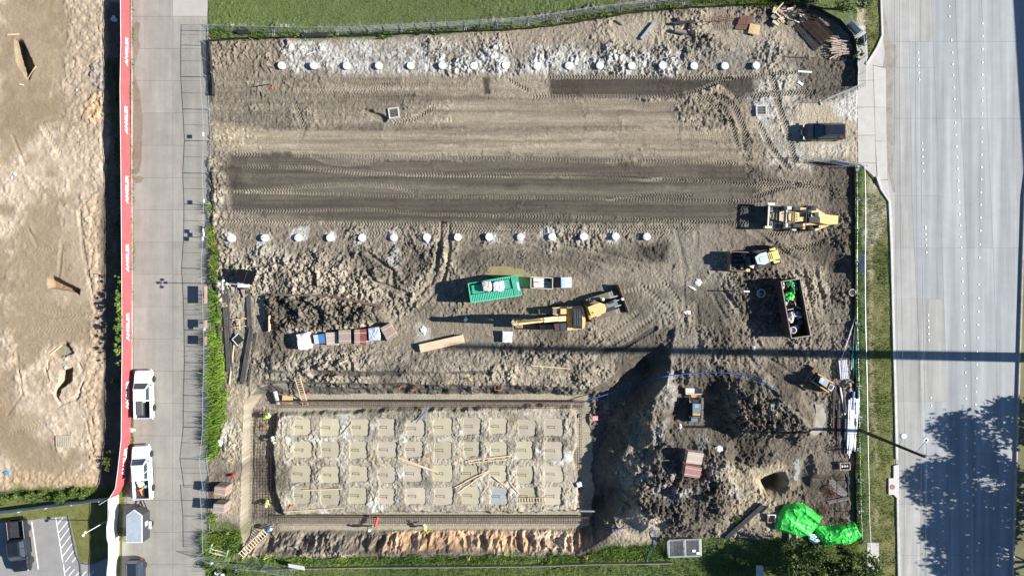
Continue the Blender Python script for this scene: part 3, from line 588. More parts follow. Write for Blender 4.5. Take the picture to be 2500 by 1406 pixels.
# ------------------------------------------------------------------ paved setting
M_LANE = mat('lane_concrete', (0.275, 0.263, 0.228), 0.9, 0, 0.11, 0.55, 0.25, 9, (0.24, 0.21, 0.165), 0.5, 0.25, rnd=0.06, streak=(0.9, 0.06, 0.12))
M_LANE2 = mat('lane_concrete_pale', (0.38, 0.355, 0.315), 0.9, 0, 0.1, 0.6, 0.25, 9, (0.36, 0.33, 0.28), 0.4, 0.25, rnd=0.05)
M_JOINT = mat('joint_filler', (0.12, 0.11, 0.095), 0.95, var=0.3)
M_ROAD = mat('road_concrete', (0.298, 0.308, 0.308), 0.88, 0, 0.06, 0.5, 0.15, 9, (0.262, 0.272, 0.27), 0.5, 0.25, rnd=0.06, streak=(1.1, 0.035, 0.22))
M_ROADT = mat('road_concrete_warm', (0.31, 0.305, 0.285), 0.88, 0, 0.08, 0.5, 0.15, 9, (0.27, 0.26, 0.235), 0.6, 0.25, rnd=0.07, streak=(1.4, 0.05, 0.22))
M_WALK = mat('walk_concrete', (0.44, 0.425, 0.39), 0.9, 0, 0.1, 0.9, 0.2, 9, (0.42, 0.37, 0.29), 0.6, 0.25, rnd=0.05)
M_KERB = mat('kerb_concrete', (0.52, 0.505, 0.475), 0.9, 0, 0.12, 1.5, 0.2, 9, (0.40, 0.37, 0.31), 0.4, 0.25)
M_ASPH = mat('parking_asphalt', (0.26, 0.252, 0.24), 0.92, 0, 0.13, 0.6, 0.3, 14, (0.20, 0.19, 0.175), 0.5, 0.25)
M_PAINT = mat('white_road_paint', (0.78, 0.78, 0.76), 0.75, 0, 0.08, 3, 0, 9, (0.45, 0.44, 0.42), 0.5, 0.3)
M_LAWN = mat('lawn_soil', (0.13, 0.145, 0.045), 0.95, 0, 0.35, 1.2, 0.5, 10, (0.17, 0.13, 0.05), 0.5, 0.2)
M_FAR = mat('far_ground', (0.13, 0.13, 0.07), 0.95, 0, 0.3, 0.05, 0.3, 2, (0.22, 0.19, 0.13), 0.6, 0.2)
def ngon(name, pts, z, m, parent=None, th=None):
    b = MB()
    P = [(wx(a), wy(c)) for a, c in pts]
    if th: b.prism(P, z - th, z)
    else: b.add([(p[0], p[1], z) for p in (P if sum(P[i][0] * P[(i + 1) % len(P)][1] - P[(i + 1) % len(P)][0] * P[i][1] for i in range(len(P))) > 0 else P[::-1])], [tuple(range(len(P)))])
    return b.build(name, m, parent)
# far ground, a ring round the modelled lots out to the horizon
hx0, hx1, hy0, hy1 = wx(-44), wx(2203), wy(1438), wy(-33); BIG = 3000
b = MB()
for q in ([(-BIG, hy1), (BIG, hy1), (BIG, BIG), (-BIG, BIG)], [(-BIG, -BIG), (BIG, -BIG), (BIG, hy0), (-BIG, hy0)], [(-BIG, hy0), (hx0, hy0), (hx0, hy1), (-BIG, hy1)], [(hx1, hy0), (BIG, hy0), (BIG, hy1), (hx1, hy1)]):
    b.add([(x_, y_, -0.10) for x_, y_ in q], [(0, 1, 2, 3)])
struct(b.build('ground', M_FAR))
# concrete lane: bedding sheet and cast slabs
lane = struct(ngon('concrete_lane', [(318, -110), (513, -110), (516, 1100), (508, 1500), (300, 1500), (300, 1260), (318, 1190)], -0.01, M_JOINT))
def lane_l(y): return np.interp(y, [-120, 1150, 1230, 1500], [325, 326, 300, 296])
def lane_r(y): return np.interp(y, [-120, 60, 300, 900, 1200, 1500], [507, 506, 512, 512, 505, 498])
ry = [41 + 78.6 * i for i in range(-2, 19)]
g = 0.3
for y0, y1 in zip(ry[:-1], ry[1:]):
    for c in (0, 1):
        if c == 0: q = [(lane_l(y0), y0 + g), (422 - g, y0 + g), (422 - g, y1 - g), (lane_l(y1), y1 - g)]
        else: q = [(422 + g, y0 + g), (lane_r(y0), y0 + g), (lane_r(y1), y1 - g), (422 + g, y1 - g)]
        ngon('slab', q, 0.03 + random.uniform(-0.004, 0.004), M_LANE2 if (y1 < 60 and c == 1) else M_LANE, lane, 0.16)
M_SILT = mat('wet_silt', (0.20, 0.17, 0.125), 0.6, 0, 0.2, 1.5, 0.1, 9)
struct(ngon('silt_film', [(327, 58), (336, 53), (343, 58), (341, 72), (337, 92), (343, 112), (337, 132), (330, 152), (328, 182), (334, 200), (341, 222), (346, 262), (349, 290), (347, 340), (346, 392), (340, 422), (331, 428), (327, 400)], 0.040, M_SILT), 'stuff')
struct(ngon('silt_film', [(328, 432), (342, 430), (352, 436), (344, 446), (330, 448)], 0.040, M_SILT), 'stuff')
b = MB()
for p, q in zip([(321, -60), (322, 200), (322, 420), (323, 700), (322, 905)][:-1], [(321, -60), (322, 200), (322, 420), (323, 700), (322, 905)][1:]):
    b.beam(W(*p, 0.03), W(*q, 0.03), 0.14, 0.16)
struct(b.build('kerb', M_LANE2))
# road: bedding sheet, slabs, kerbs
road = struct(ngon('road', [(2140, -330), (2640, -330), (2600, 300), (2505, 480), (2490, 940), (2474, 1406), (2468, 1700), (2185, 1700), (2180, 940), (2165, 480), (2145, 440), (2110, 410), (2105, 170), (2118, 150), (2150, 90)], -0.03, M_JOINT))
YS = [-330, -140, 102, 166, 290, 478, 605, 730, 855, 980, 1105, 1230, 1355, 1480, 1700]
YK = [-330, 0, 480, 940, 1406, 1700]
LN = [np.interp(YS, YK, [2146, 2153, 2172, 2181, 2192, 2194]), np.interp(YS, YK, [2212, 2217, 2226, 2248, 2262, 2268]), np.interp(YS, YK, [2260, 2273, 2295, 2311, 2320, 2326]),
      np.interp(YS, YK, [2322, 2330, 2357, 2372, 2380, 2384]), np.interp(YS, YK, [2380, 2396, 2420, 2435, 2440, 2444]), np.interp(YS, YK, [2620, 2560, 2497, 2483, 2469, 2464])]
LN[0] = np.interp(YS, [-330, 0, 88, 102, 160, 190, 420, 478, 490, 940, 1700], [2150, 2152, 2155, 2152, 2163, 2164, 2166, 2168, 2174, 2184, 2196])
for i in range(len(YS) - 1):
    for c in range(5):
        if c >= 2 and i % 2 == 0 and i + 2 < len(YS): j = i + 2
        elif c >= 2: continue
        else: j = i + 1
        q = [(LN[c][i] + 0.2, YS[i] + 0.15), (LN[c + 1][i] - 0.2, YS[i] + 0.15), (LN[c + 1][j] - 0.2, YS[j] - 0.15), (LN[c][j] + 0.2, YS[j] - 0.15)]
        ngon('slab', q, 0.02 + random.uniform(-0.003, 0.003), M_ROADT if (c == 0 or (c == 1 and (i < 2 or i in (7, 8)))) else M_ROAD, road, 0.15)
# muddy gutter film along the west edge of the road and tyre-dark strips
M_GUT = mat('gutter_dust', (0.24, 0.215, 0.175), 0.9, 0, 0.25, 0.8, 0.1, 9, (0.33, 0.315, 0.285), 0.9)
struct(ngon('gutter_dust', [(2156, 20), (2166, 60), (2172, 105), (2186, 110), (2190, 140), (2180, 200), (2178, 260), (2184, 330), (2180, 420), (2186, 470), (2181, 470), (2170, 420), (2160, 400), (2148, 330), (2146, 260), (2150, 200), (2160, 130), (2156, 90)], 0.028, M_GUT), 'stuff')
def kerb(name, pts, wd, h, m=None):
    b = MB()
    P = [Vector(W(*p, 0)) for p in pts]
    L = []; Rr = []
    for i, p in enumerate(P):
        d = (P[min(i + 1, len(P) - 1)] - P[max(i - 1, 0)]).normalized(); nrm = Vector((-d.y, d.x, 0)) * wd / 2
        L.append(p + nrm); Rr.append(p - nrm)
    rings = [[(a.x, a.y, -0.08), (a.x, a.y, h - 0.02), (a.x * 0.9 + c.x * 0.1, a.y * 0.9 + c.y * 0.1, h), (c.x * 0.9 + a.x * 0.1, c.y * 0.9 + a.y * 0.1, h), (c.x, c.y, h - 0.02), (c.x, c.y, -0.08)] for a, c in zip(L, Rr)]
    b.loft(rings); return struct(b.build(name, m or M_KERB))
kerb('kerb', [(2146, -330), (2150, 0), (2153, 88), (2140, 118), (2121, 148), (2114, 158)], 0.24, 0.16)
kerb('kerb', [(2140, 432), (2150, 462), (2170, 492), (2175, 600), (2180, 800), (2184, 940), (2188, 1120)], 0.26, 0.16)
kerb('kerb', [(2190, 1216), (2193, 1400), (2195, 1700)], 0.26, 0.16)
kerb('kerb', [(2575, -330), (2560, 0), (2499, 480), (2485, 940), (2471, 1406), (2466, 1700)], 0.20, 0.24, mat('median_kerb', (0.36, 0.33, 0.28), 0.9, 0, 0.2, 1.5, 0.2, 9, (0.2, 0.17, 0.11), 0.6))
# gate apron and pavements
apron = struct(ngon('pavement', [(2088, 62), (2116, 62), (2122, 158), (2166, 166), (2168, 440), (2140, 444), (2104, 405), (2090, 400)], -0.02, M_JOINT))
for q in ([(2090, 64), (2112, 64), (2117, 110), (2090, 112)], [(2090, 113), (2117, 111), (2119, 152), (2131, 160), (2132, 196), (2092, 198)], [(2092, 199), (2132, 197), (2134, 262), (2093, 262)], [(2093, 263), (2134, 263), (2136, 330), (2094, 331)], [(2094, 332), (2136, 331), (2138, 398), (2095, 398)], [(2095, 399), (2138, 399), (2140, 438), (2104, 404)],
          [(2132, 161), (2162, 168), (2163, 262), (2135, 262)], [(2135, 263), (2163, 263), (2164, 345), (2137, 345)], [(2137, 346), (2164, 346), (2167, 438), (2142, 440)]):
    ngon('slab', q, 0.035 + random.uniform(-0.003, 0.003), M_WALK, apron, 0.12)
for q in ([(2119, 153), (2155, 92), (2165, 166), (2133, 160)], [(2141, 440), (2168, 440), (2174, 488), (2152, 458)]): ngon('slab', q, 0.024, M_WALK, apron, 0.08)
walk = struct(ngon('pavement', [(2115, 1322), (2146, 1322), (2148, 1600), (2115, 1600)], 0.025, M_JOINT))
for y0, y1 in ((1324, 1383), (1384, 1444), (1445, 1520), (1521, 1598)):
    ngon('slab', [(2117, y0), (2145, y0), (2146, y1), (2116, y1)], 0.05, M_WALK, walk, 0.1)
# verge between fence and kerb
V = Field(2088, 2206, -34, 1440, 0.16)
x, y = V.X, V.Y; vpx = 1250 + x * S; vpy = 703 - y * S
vn = fbm(x, y, 0.35, 4, 3); V.C[:] = np.array((0.13, 0.14, 0.05)); V.R[:] = 0.3
k = sstep(-0.1, 0.4, vn)[..., None]; V.C[:] = V.C * (1 - k) + np.array((0.165, 0.16, 0.065)) * k
V.paint([(2085, 380), (2112, 380), (2108, 700), (2112, 1100), (2116, 1440), (2085, 1440)], (0.09, 0.13, 0.035), 0.8, 0.3, 0.3, 0.2)
V.paint([(2112, 440), (2150, 445), (2165, 520), (2150, 580), (2120, 620), (2112, 560)], (0.40, 0.36, 0.28), 0.85, 0.5, 0.6, 0.08, speck=0.9)
V.paint([(2122, 600), (2130, 600), (2131, 800), (2132, 960), (2142, 1060), (2144, 1320), (2136, 1320), (2136, 1100), (2124, 960), (2122, 800)], (0.30, 0.25, 0.17), 0.8, 0.25, 0.25, 0.1)
V.paint([(2088, -34), (2112, -34), (2114, 70), (2088, 70)], (0.40, 0.34, 0.25), 0.8, 0.4, 0.4, 0.15)
V.H += 0.04 * vn + V.R * (0.10 * fbm(x, y, 1.2, 3, 5) + 0.08 * fbm(x, y, 3.0, 2, 7))
kx = np.interp(vpy, [-34, 88, 150, 170, 410, 462, 490, 940, 1440], [2151, 2154, 2120, 2085, 2085, 2152, 2172, 2185, 2195])
V.H = np.where(vpx > kx - 2, -0.14, V.H)
inap = (vpy > 60) & (vpy < 440) & (vpx < 2092 + np.clip((vpy - 62), 0, 400) * 0.25); V.H = np.where(inap & (vpx < 2120), -0.1, V.H)
V.mesh('verge_ground', MATS['soil'])
# storm inlet set into the kerb
inl = T('storm_inlet', 'pale concrete storm inlet box with a round rusty lid set in the roadside kerb', 'storm inlet', W(2181, 1176, 0))
b = MB(); b.prism([(wx(a) - wx(2181), wy(c) - wy(1176)) for a, c in ((2168, 1166), (2180, 1166), (2180, 1136), (2193, 1132), (2195, 1222), (2180, 1206), (2168, 1206))], -0.1, 0.17); b.build('inlet_box', M_KERB, inl)
b = MB(); b.lathe([(0.30, 0.171), (0.30, 0.19), (0.26, 0.195)], 16); 
b.build('lid', mat('rusty_lid', (0.30, 0.16, 0.12), 0.8, 0.3, 0.3, 8), inl, (wx(2177) - wx(2181), wy(1187) - wy(1176), 0))
# parking court and lawn in the lower left corner
struct(ngon('lawn', [(-60, 1216), (304, 1216), (304, 1500), (-60, 1500)], 0.0, M_LAWN))
park = struct(ngon('parking_court', [(-60, 1281), (60, 1270), (140, 1261), (166, 1258), (170, 1262), (184, 1325), (190, 1358), (197, 1372), (230, 1372), (262, 1358), (278, 1352), (278, 1500), (-60, 1500)], 0.02, M_ASPH, None))
kerb('kerb', [(167, 1258), (172, 1282), (180, 1322), (186, 1352), (196, 1372), (199, 1406), (203, 1500)], 0.14, 0.12, mat('dark_kerb', (0.09, 0.09, 0.09), 0.8, 0, 0.3, 3))
kerb('kerb', [(197, 1373), (212, 1376), (232, 1373), (262, 1359), (280, 1352)], 0.12, 0.12, MATS['dark_kerb'])
def stripe(p, q, wd=0.11):
    b = MB(); a = Vector(W(*p, 0)); c = Vector(W(*q, 0)); d = (c - a).normalized(); n = Vector((-d.y, d.x, 0)) * wd / 2
    b.add([(v.x, v.y, 0.026) for v in (a + n, a - n, c - n, c + n)], [(0, 1, 2, 3)])
    o = b.build('painted_line', M_PAINT, park); return o
zz = lambda a, c: (a / 7.56, 1220 + c / 7.56)
stripe(zz(588, 395), zz(712, 1275), 0.14)
stripe(zz(1032, 325), zz(1162, 1150)); stripe(zz(1172, 1180), zz(1200, 1400))
for a in ((1060, 455, 1165, 320), (1085, 600, 1265, 380), (1110, 745, 1305, 480), (1130, 890, 1330, 625), (1155, 1040, 1360, 770), (1210, 1135, 1385, 905), (1330, 1150, 1410, 1050), (1195, 1340, 1300, 1220), (1270, 1400, 1380, 1270), (1400, 1400, 1460, 1330), (1520, 1400, 1590, 1310), (1650, 1400, 1730, 1310)):
    stripe(zz(a[0], a[1]), zz(a[2], a[3]), 0.10)
# puddles
M_PUD = mat('puddle_olive', (0.25, 0.215, 0.105), 0.15, 0, 0.2, 0.8)
M_WAT = mat('muddy_water', (0.405, 0.362, 0.25), 0.16, 0, 0.10, 0.7, 0, 9, (0.42, 0.375, 0.24), 0.6, rnd=0.14)
M_WAT2 = mat('silty_water', (0.42, 0.365, 0.275), 0.25, 0, 0.1, 0.8, rnd=0.1)
M_WATG = mat('grey_water', (0.32, 0.33, 0.31), 0.1, 0, 0.1, 0.9)
for i, (cx, cy, hw, hh) in enumerate(SUMPS):
    b = MB(); b.bx(cx - hw - 0.12, cx + hw + 0.12, cy - hh - 0.12, cy + hh + 0.12, WATER - 0.3, WATER + random.uniform(-0.01, 0.02))
    struct(b.build('water', MATS['grey_water'] if i == 37 else M_WAT2 if i % 10 in (3, 4, 9) or i in (6, 8, 35) else M_WAT))
def pool(pts, m, fd=None, dz=0.03):
    z = min((fd or HZ)(a, c) for a, c in pts) + dz; 
    D = [(a + (b_[0] - a) * t / 5, c + (b_[1] - c) * t / 5) for (a, c), b_ in zip(pts, pts[1:] + pts[:1]) for t in range(5)]
    D = [(a + 4 * float(vnoise(np.array([a * .13]), np.array([c * .13]), 3)[0]), c + 4 * float(vnoise(np.array([a * .15]), np.array([c * .11]), 5)[0])) for a, c in D]
    return struct(ngon('puddle', D, z, m))
pool([(1188, 672), (1195, 655), (1230, 648), (1280, 658), (1310, 672), (1322, 690), (1300, 702), (1272, 700), (1230, 690)], M_PUD, dz=0.10)
pool([(1180, 640), (1240, 632), (1300, 634), (1300, 640), (1240, 644)], mat('puddle_dark', (0.13, 0.115, 0.08), 0.15), dz=0.08)
pool([(1988, 985), (2008, 985), (2014, 1020), (2008, 1050), (1985, 1062), (1975, 1055), (1990, 1030)], mat('slurry', (0.33, 0.30, 0.25), 0.3, 0, 0.25, 0.8), dz=0.10)
pool([(1938, 1122), (1948, 1120), (1952, 1150), (1944, 1180), (1936, 1170)], M_WATG, dz=0.35)
pool([(136, 850), (156, 842), (172, 858), (156, 870), (130, 864)], mat('pond', (0.26, 0.23, 0.15), 0.12), HG, 0.05)
pool([(268, 330), (276, 330), (278, 480), (280, 620), (270, 620), (266, 480)], mat('ditch_water', (0.10, 0.11, 0.10), 0.1), HG, 0.06)
# raised lane dots on the road
M_DOT = mat('white_ceramic', (0.85, 0.85, 0.83), 0.35, 0, 0.06, 8)
dotm = None
def nth(i): i += 1; return str(i) + ('th' if 10 < i % 100 < 14 else {1: 'st', 2: 'nd', 3: 'rd'}.get(i % 10, 'th'))
def dots(pts, label):
    global dotm
    for i, (px, py) in enumerate(pts):
        if dotm is None:
            b = MB(); b.lathe([(0.11, 0.0), (0.105, 0.02), (0.075, 0.045), (0.02, 0.055)], 10); dotm = b.build('road_marker', M_DOT, None, smooth=True); o = dotm
        else: o = dotm.copy(); COL.objects.link(o)
        o.location = W(px, py, 0.018); tag(o, label + ', ' + nth(i) + ' from the top', 'road marker', 'raised round markers on the road')
Z1 = lambda l: [(1850 + a / 2.93, c / 2.93) for a, c in l]; Z2 = lambda l: [(1850 + a / 2.93, 460 + c / 2.93) for a, c in l]; Z3 = lambda l: [(1850 + a / 2.93, 926 + c / 2.93) for a, c in l]
dots(Z1([(1145, 378), (1147, 428), (1150, 472), (1152, 522), (1155, 572), (1175, 1025), (1177, 1072), (1178, 1122), (1180, 1170), (1183, 1224)]) + Z2([(1198, 275), (1199, 288), (1201, 327), (1202, 367), (1204, 407), (1206, 457), (1218, 905), (1219, 947), (1220, 992), (1222, 1040), (1223, 1085)]) + Z3([(1238, 128), (1240, 188), (1241, 272), (1243, 328), (1249, 725), (1249, 775), (1250, 825), (1251, 877), (1252, 925)]), 'white road dot in the dashed row nearest the site kerb')
dots(Z1([(1369, 48), (1372, 120), (1384, 290), (1390, 378), (1394, 462), (1397, 542), (1403, 628), (1406, 712), (1410, 795), (1412, 880), (1416, 966), (1421, 1050), (1424, 1124), (1429, 1208), (1433, 1294), (1436, 1362)]) + Z2([(1439, 98), (1442, 184), (1448, 266), (1450, 347), (1454, 424), (1457, 502), (1460, 573), (1464, 664), (1466, 750), (1468, 847), (1471, 941), (1474, 1026), (1478, 1122), (1482, 1216), (1484, 1316)]) + Z3([(1487, 46), (1488, 137), (1489, 228), (1490, 320), (1492, 418), (1496, 510), (1498, 605), (1499, 700), (1500, 795), (1500, 885), (1500, 975), (1500, 1190), (1502, 1270), (1502, 1355)]), 'white road dot in the evenly spaced middle row')
dots(Z1([(1608, 170), (1609, 262), (1608, 352), (1607, 450), (1606, 537), (1605, 634), (1605, 722), (1604, 814), (1603, 916), (1602, 1016), (1601, 1108), (1600, 1198), (1598, 1283), (1595, 1378)]) + Z2([(1595, 118), (1593, 210), (1592, 304), (1588, 400), (1585, 495), (1580, 688), (1580, 784), (1577, 881), (1573, 975), (1573, 1068), (1568, 1166), (1567, 1258), (1565, 1356)]) + Z3([(1560, 87), (1558, 177), (1556, 270), (1553, 370), (1552, 455), (1550, 550), (1547, 640), (1545, 735), (1542, 825), (1540, 900)]), 'white road dot in the row farthest from the site')
# ------------------------------------------------------------------ fences
M_RED = mat('red_banner_cloth', (0.42, 0.085, 0.09), 0.75, 0, 0.12, 1.0, 0.5, 3, (0.36, 0.13, 0.12), 0.6, 0.25)
M_WHITECLOTH = mat('white_banner_cloth', (0.74, 0.74, 0.73), 0.75, 0, 0.05, 1.0, 0.25, 4, (0.6, 0.59, 0.56), 0.35, 0.25)
M_GALV = mat('galvanised_steel', (0.45, 0.47, 0.47), 0.45, 0.55, 0.12, 3)
M_WIRE = mat('chain_wire', (0.30, 0.33, 0.32), 0.55, 0.4, 0.15, 3)
M_LETTER = mat('white_lettering', (0.80, 0.80, 0.79), 0.7, 0, 0.05, 4)
def densify(pts, step=18):
    out = []
    for p, q in zip(pts[:-1], pts[1:]):
        n = max(1, int(math.hypot(q[0] - p[0], q[1] - p[1]) / step))
        out += [(p[0] + (q[0] - p[0]) * i / n, p[1] + (q[1] - p[1]) * i / n) for i in range(n)]
    return out + [pts[-1]]
def cloth(pts, h, m, name, parent, wob=0.05, z0=0.0, rows=5, seed=1, zf=None, sag=0.03):
    """upright cloth with folds along a photo polyline, two-sided sheet 6 mm thick"""
    rr = random.Random(seed); P = [Vector(W(a, c, 0)) for a, c in pts]; n = len(P); ph = rr.uniform(0, 9)
    b = MB(); front = []; back = []
    for i, p in enumerate(P):
        d = (P[min(i + 1, n - 1)] - P[max(i - 1, 0)]).normalized(); nr = Vector((-d.y, d.x, 0))
        zb = zf(*pts[i]) if zf else z0
        f = []; k = []
        for r in range(rows + 1):
            t = r / rows; off = wob * (1 - 0.4 * t) * (math.sin(i * 1.7 + ph + t * 2) * 0.6 + math.sin(i * 0.53 + t * 5 + ph) * 0.6) * (0.4 + 0.6 * rr.random())
            z = zb + h * t - (sag * abs(math.sin(i * 0.7)) if r == rows else 0)
            f.append(p + nr * (off + 0.003) + Vector((0, 0, z))); k.append(p + nr * (off - 0.003) + Vector((0, 0, z)))
        front.append(f); back.append(k)
    rings = [[tuple(v) for v in f] + [tuple(v) for v in reversed(k)] for f, k in zip(front, back)]
    b.loft(rings); o = b.build(name, m, parent); return o
def text_mesh(body, size, name, m, parent, loc, rot, depth=0.004, shear=0.15, bold=0.02):
    c = bpy.data.curves.new('t', 'FONT'); c.body = body; c.size = size; c.extrude = depth; c.shear = shear; c.offset = bold; c.align_x = 'CENTER'; c.align_y = 'CENTER'; c.space_character = 1.02; c.resolution_u = 2
    o = bpy.data.objects.new('t', c); COL.objects.link(o); bpy.context.view_layer.update()
    me = bpy.data.meshes.new_from_object(o.evaluated_get(bpy.context.evaluated_depsgraph_get())); bpy.data.objects.remove(o)
    me.materials.clear(); me.materials.append(m); me.name = name
    r = bpy.data.objects.new(name, me); put(r, parent); r.location = loc; r.rotation_euler = rot; return r
rf = T('banner_fence', 'long construction fence hung with red banner cloth lettered in white along the lane', 'fence')
redpts = densify([(318, -60), (318, 0), (319, 120), (317, 225), (319, 400), (321, 640), (322, 850), (321, 930), (320, 1062), (312, 1137), (306, 1180), (292, 1203), (268, 1218)], 16)
cloth(redpts, 1.92, M_RED, 'banner', rf, 0.035, 0.05, 6, 2, sag=0.08)
bp = []
b = MB(); b.path([Vector(W(a, c, 0)) + Vector((-0.02, 0, 1.985)) for a, c in redpts], 0.028, 6); b.build('top_rail', mat('white_pipe', (0.75, 0.75, 0.73), 0.5, 0, 0.05), rf)
for i in range(0, len(redpts), 5):
    a, c = redpts[i]; b = MB(); b.tube(Vector(W(a - 1.3, c, 0)) + Vector((0, 0, -0.1)), Vector(W(a - 1.3, c, 0)) + Vector((0, 0, 2.0)), 0.03, 6); b.build('post', M_GALV, rf)
for yy in (133, 298, 466, 631, 797, 962, 1122):
    xx = np.interp(yy, [p[1] for p in redpts], [p[0] for p in redpts]); x2 = np.interp(yy - 20, [p[1] for p in redpts], [p[0] for p in redpts]); x1 = np.interp(yy + 20, [p[1] for p in redpts], [p[0] for p in redpts])
    a = math.atan2(40, x2 - x1)
    q = Vector(W(xx, yy, 0)); text_mesh('ANGLER', 0.82, 'lettering', M_LETTER, rf, (q.x + 0.065, q.y, 0.92), (R(90), 0, a), 0.004, 0.18, 0.028)
wf = T('white_screen_fence', 'tall fence covered in plain white cloth between the lane and the parking court', 'fence')
wpts = densify([(290, 1206), (290, 1250), (287, 1270), (287, 1296), (291, 1310), (291, 1345), (287, 1380), (288, 1410), (289, 1480)], 12)
cloth(wpts, 2.1, M_WHITECLOTH, 'cloth', wf, 0.10, 0.0, 5, 4)
b = MB(); b.path([Vector(W(a, c, 0)) + Vector((-0.03, 0, 2.12)) for a, c in wpts], 0.025, 6); b.build('top_rail', M_GALV, wf)
gf = T('shaded_screen_fence', 'shade-tinted white cloth fence on slim posts behind the parking court grass', 'fence')
gpts = densify([(268, 1212), (200, 1221), (150, 1227), (60, 1239), (-50, 1252)], 14)
cloth(gpts, 1.7, mat('shaded_banner_cloth', (0.48, 0.52, 0.56), 0.75, 0, 0.06, 1.0, 0.2, 4), 'cloth', gf, 0.05, 0.0, 5, 6)  # white cloth; the shade on its north face is put into the blue-grey colour
for a, c in ((262, 1213), (196, 1221.5), (134, 1229.5), (69, 1238), (5, 1246)):
    b = MB(); p = Vector(W(a, c, 0)); b.tube(p + Vector((0, -0.04, -0.1)), p + Vector((0, -0.04, 1.75)), 0.035, 6); b.build('post', MATS['white_pipe'], gf)

# chain link panel prototype: unit length along x, height 1.95
PL = 3.72
def make_panel():
    o = T('temporary_fence', 'panel', 'fence')
    b = MB(); h = 1.95
    for xx in (0.02, PL / 2, PL - 0.02): b.tube((xx, 0, 0.08), (xx, 0, h), 0.021, 6)
    for zz_ in (0.1, h): b.tube((0, 0, zz_), (PL, 0, zz_), 0.023, 6)
    b.build('frame', M_GALV, o)
    b = MB(); st = 0.13; n = int((PL + h) / st)
    for i in range(n):
        for sgn in (1, -1):
            x0 = i * st - h if sgn > 0 else i * st; pts = []
            # clip the diagonal to the frame
            t0, t1 = 0.0, h - 0.1
            if sgn > 0:
                t0 = max(t0, -x0); t1 = min(t1, PL - x0)
            else:
                t0 = max(t0, x0 - PL); t1 = min(t1, x0)
            if t1 - t0 > 0.05: b.tube((x0 + sgn * t0, 0.004 * sgn, 0.1 + t0), (x0 + sgn * t1, 0.004 * sgn, 0.1 + t1), 0.0032, 3)
    b.build('chain_mesh', M_WIRE, o)
    for xx in (0.1, PL - 0.1): b = MB(); b.bx(xx - 0.05, xx + 0.05, -0.32, 0.32, 0.0, 0.06); b.build('foot', M_GALV, o)
    return o
PANEL = None
def panel(p, q, label, group, zf=None):
    global PANEL
    a = Vector(W(*p, 0)); c = Vector(W(*q, 0)); L = (c - a).length; z = 0.03 if zf is None else zf
    if PANEL is None: PANEL = make_panel(); o = PANEL
    else: o = copy_tree(PANEL)
    o.location = (a.x, a.y, z); o.rotation_euler = (0, 0, math.atan2(c.y - a.y, c.x - a.x)); o.scale = (L / PL, 1, 1)
    tag(o, label, 'fence', group); return o
lf = [(508, 62), (507, 112), (507, 189), (512, 268), (516, 345), (512, 424), (515, 500), (514, 580), (509, 656), (513, 730), (515, 807), (516, 886), (513, 966), (513, 1043), (505, 1120), (515, 1190)]
for i in range(len(lf) - 1): panel(lf[i], lf[i + 1], 'temporary chain link fence panel beside the concrete lane, ' + ORD[i] + ' from the top', 'fence panels along the lane')
for i, (p, q) in enumerate((((506, 1184), (512, 1259)), ((512, 1260), (513, 1335)))): panel(p, q, ('upper' if i == 0 else 'lower') + ' of two fence panels on the lane just below the stacked form boards', 'fence panels along the lane')
tf = [(507, 76), (590, 79), (668, 81), (746, 83), (824, 83), (902, 80), (980, 76), (1058, 72), (1136, 68), (1212, 64), (1288, 58), (1362, 48), (1438, 36), (1514, 26), (1590, 15), (1668, 7), (1746, 0)]
for i in range(len(tf) - 1): panel(tf[i], tf[i + 1], 'chain link fence panel along the upper lawn, ' + ORD[i] + ' from the left', 'fence panels along the upper lawn', 0.05)
bf = [(497, 1346), (562, 1368), (582, 1371), (650, 1376), (722, 1392)]
for i in (0, 2, 3): panel(bf[i], bf[i + 1], ('chain link panel tilted at the lower left corner by the white barricade', '', 'chain link panel right of the lower left corner over tall weeds', 'chain link panel that carries the white sheet in the lower grass')[i], 'fence panels along the lower grass', 0.05)
rfp = [(2090, 412), (2092, 486), (2092, 560), (2091, 640), (2091, 716), (2092, 792), (2094, 868), (2096, 944), (2097, 1020), (2098, 1096), (2100, 1172), (2101, 1248), (2105, 1322)]
for i in range(len(rfp) - 1): panel(rfp[i], rfp[i + 1], 'chain link fence panel along the roadside edge of the site, ' + ORD[i] + ' below the gate', 'fence panels along the roadside', 0.05)
urf = [(2050, 52), (2086, 92), (2094, 150), (2094, 220)]
for i in range(3): panel(urf[i], urf[i + 1], 'chain link fence panel at the upper right corner, ' + ORD[i] + ' from the top', 'fence panels at the upper right corner', 0.05)
for i, (p, q, l) in enumerate((((2000, 252), (2098, 212), 'upper swung-open gate leaf of chain link at the site entrance'), ((1948, 386), (2098, 412), 'lower swung-open gate leaf of chain link carrying a blue-white sign'))):
    a = Vector(W(*p, 0)); c = Vector(W(*q, 0)); o = panel(p, q, l, 'gate leaves', 0.08); o.name = 'gate_leaf'; o['category'] = 'gate'
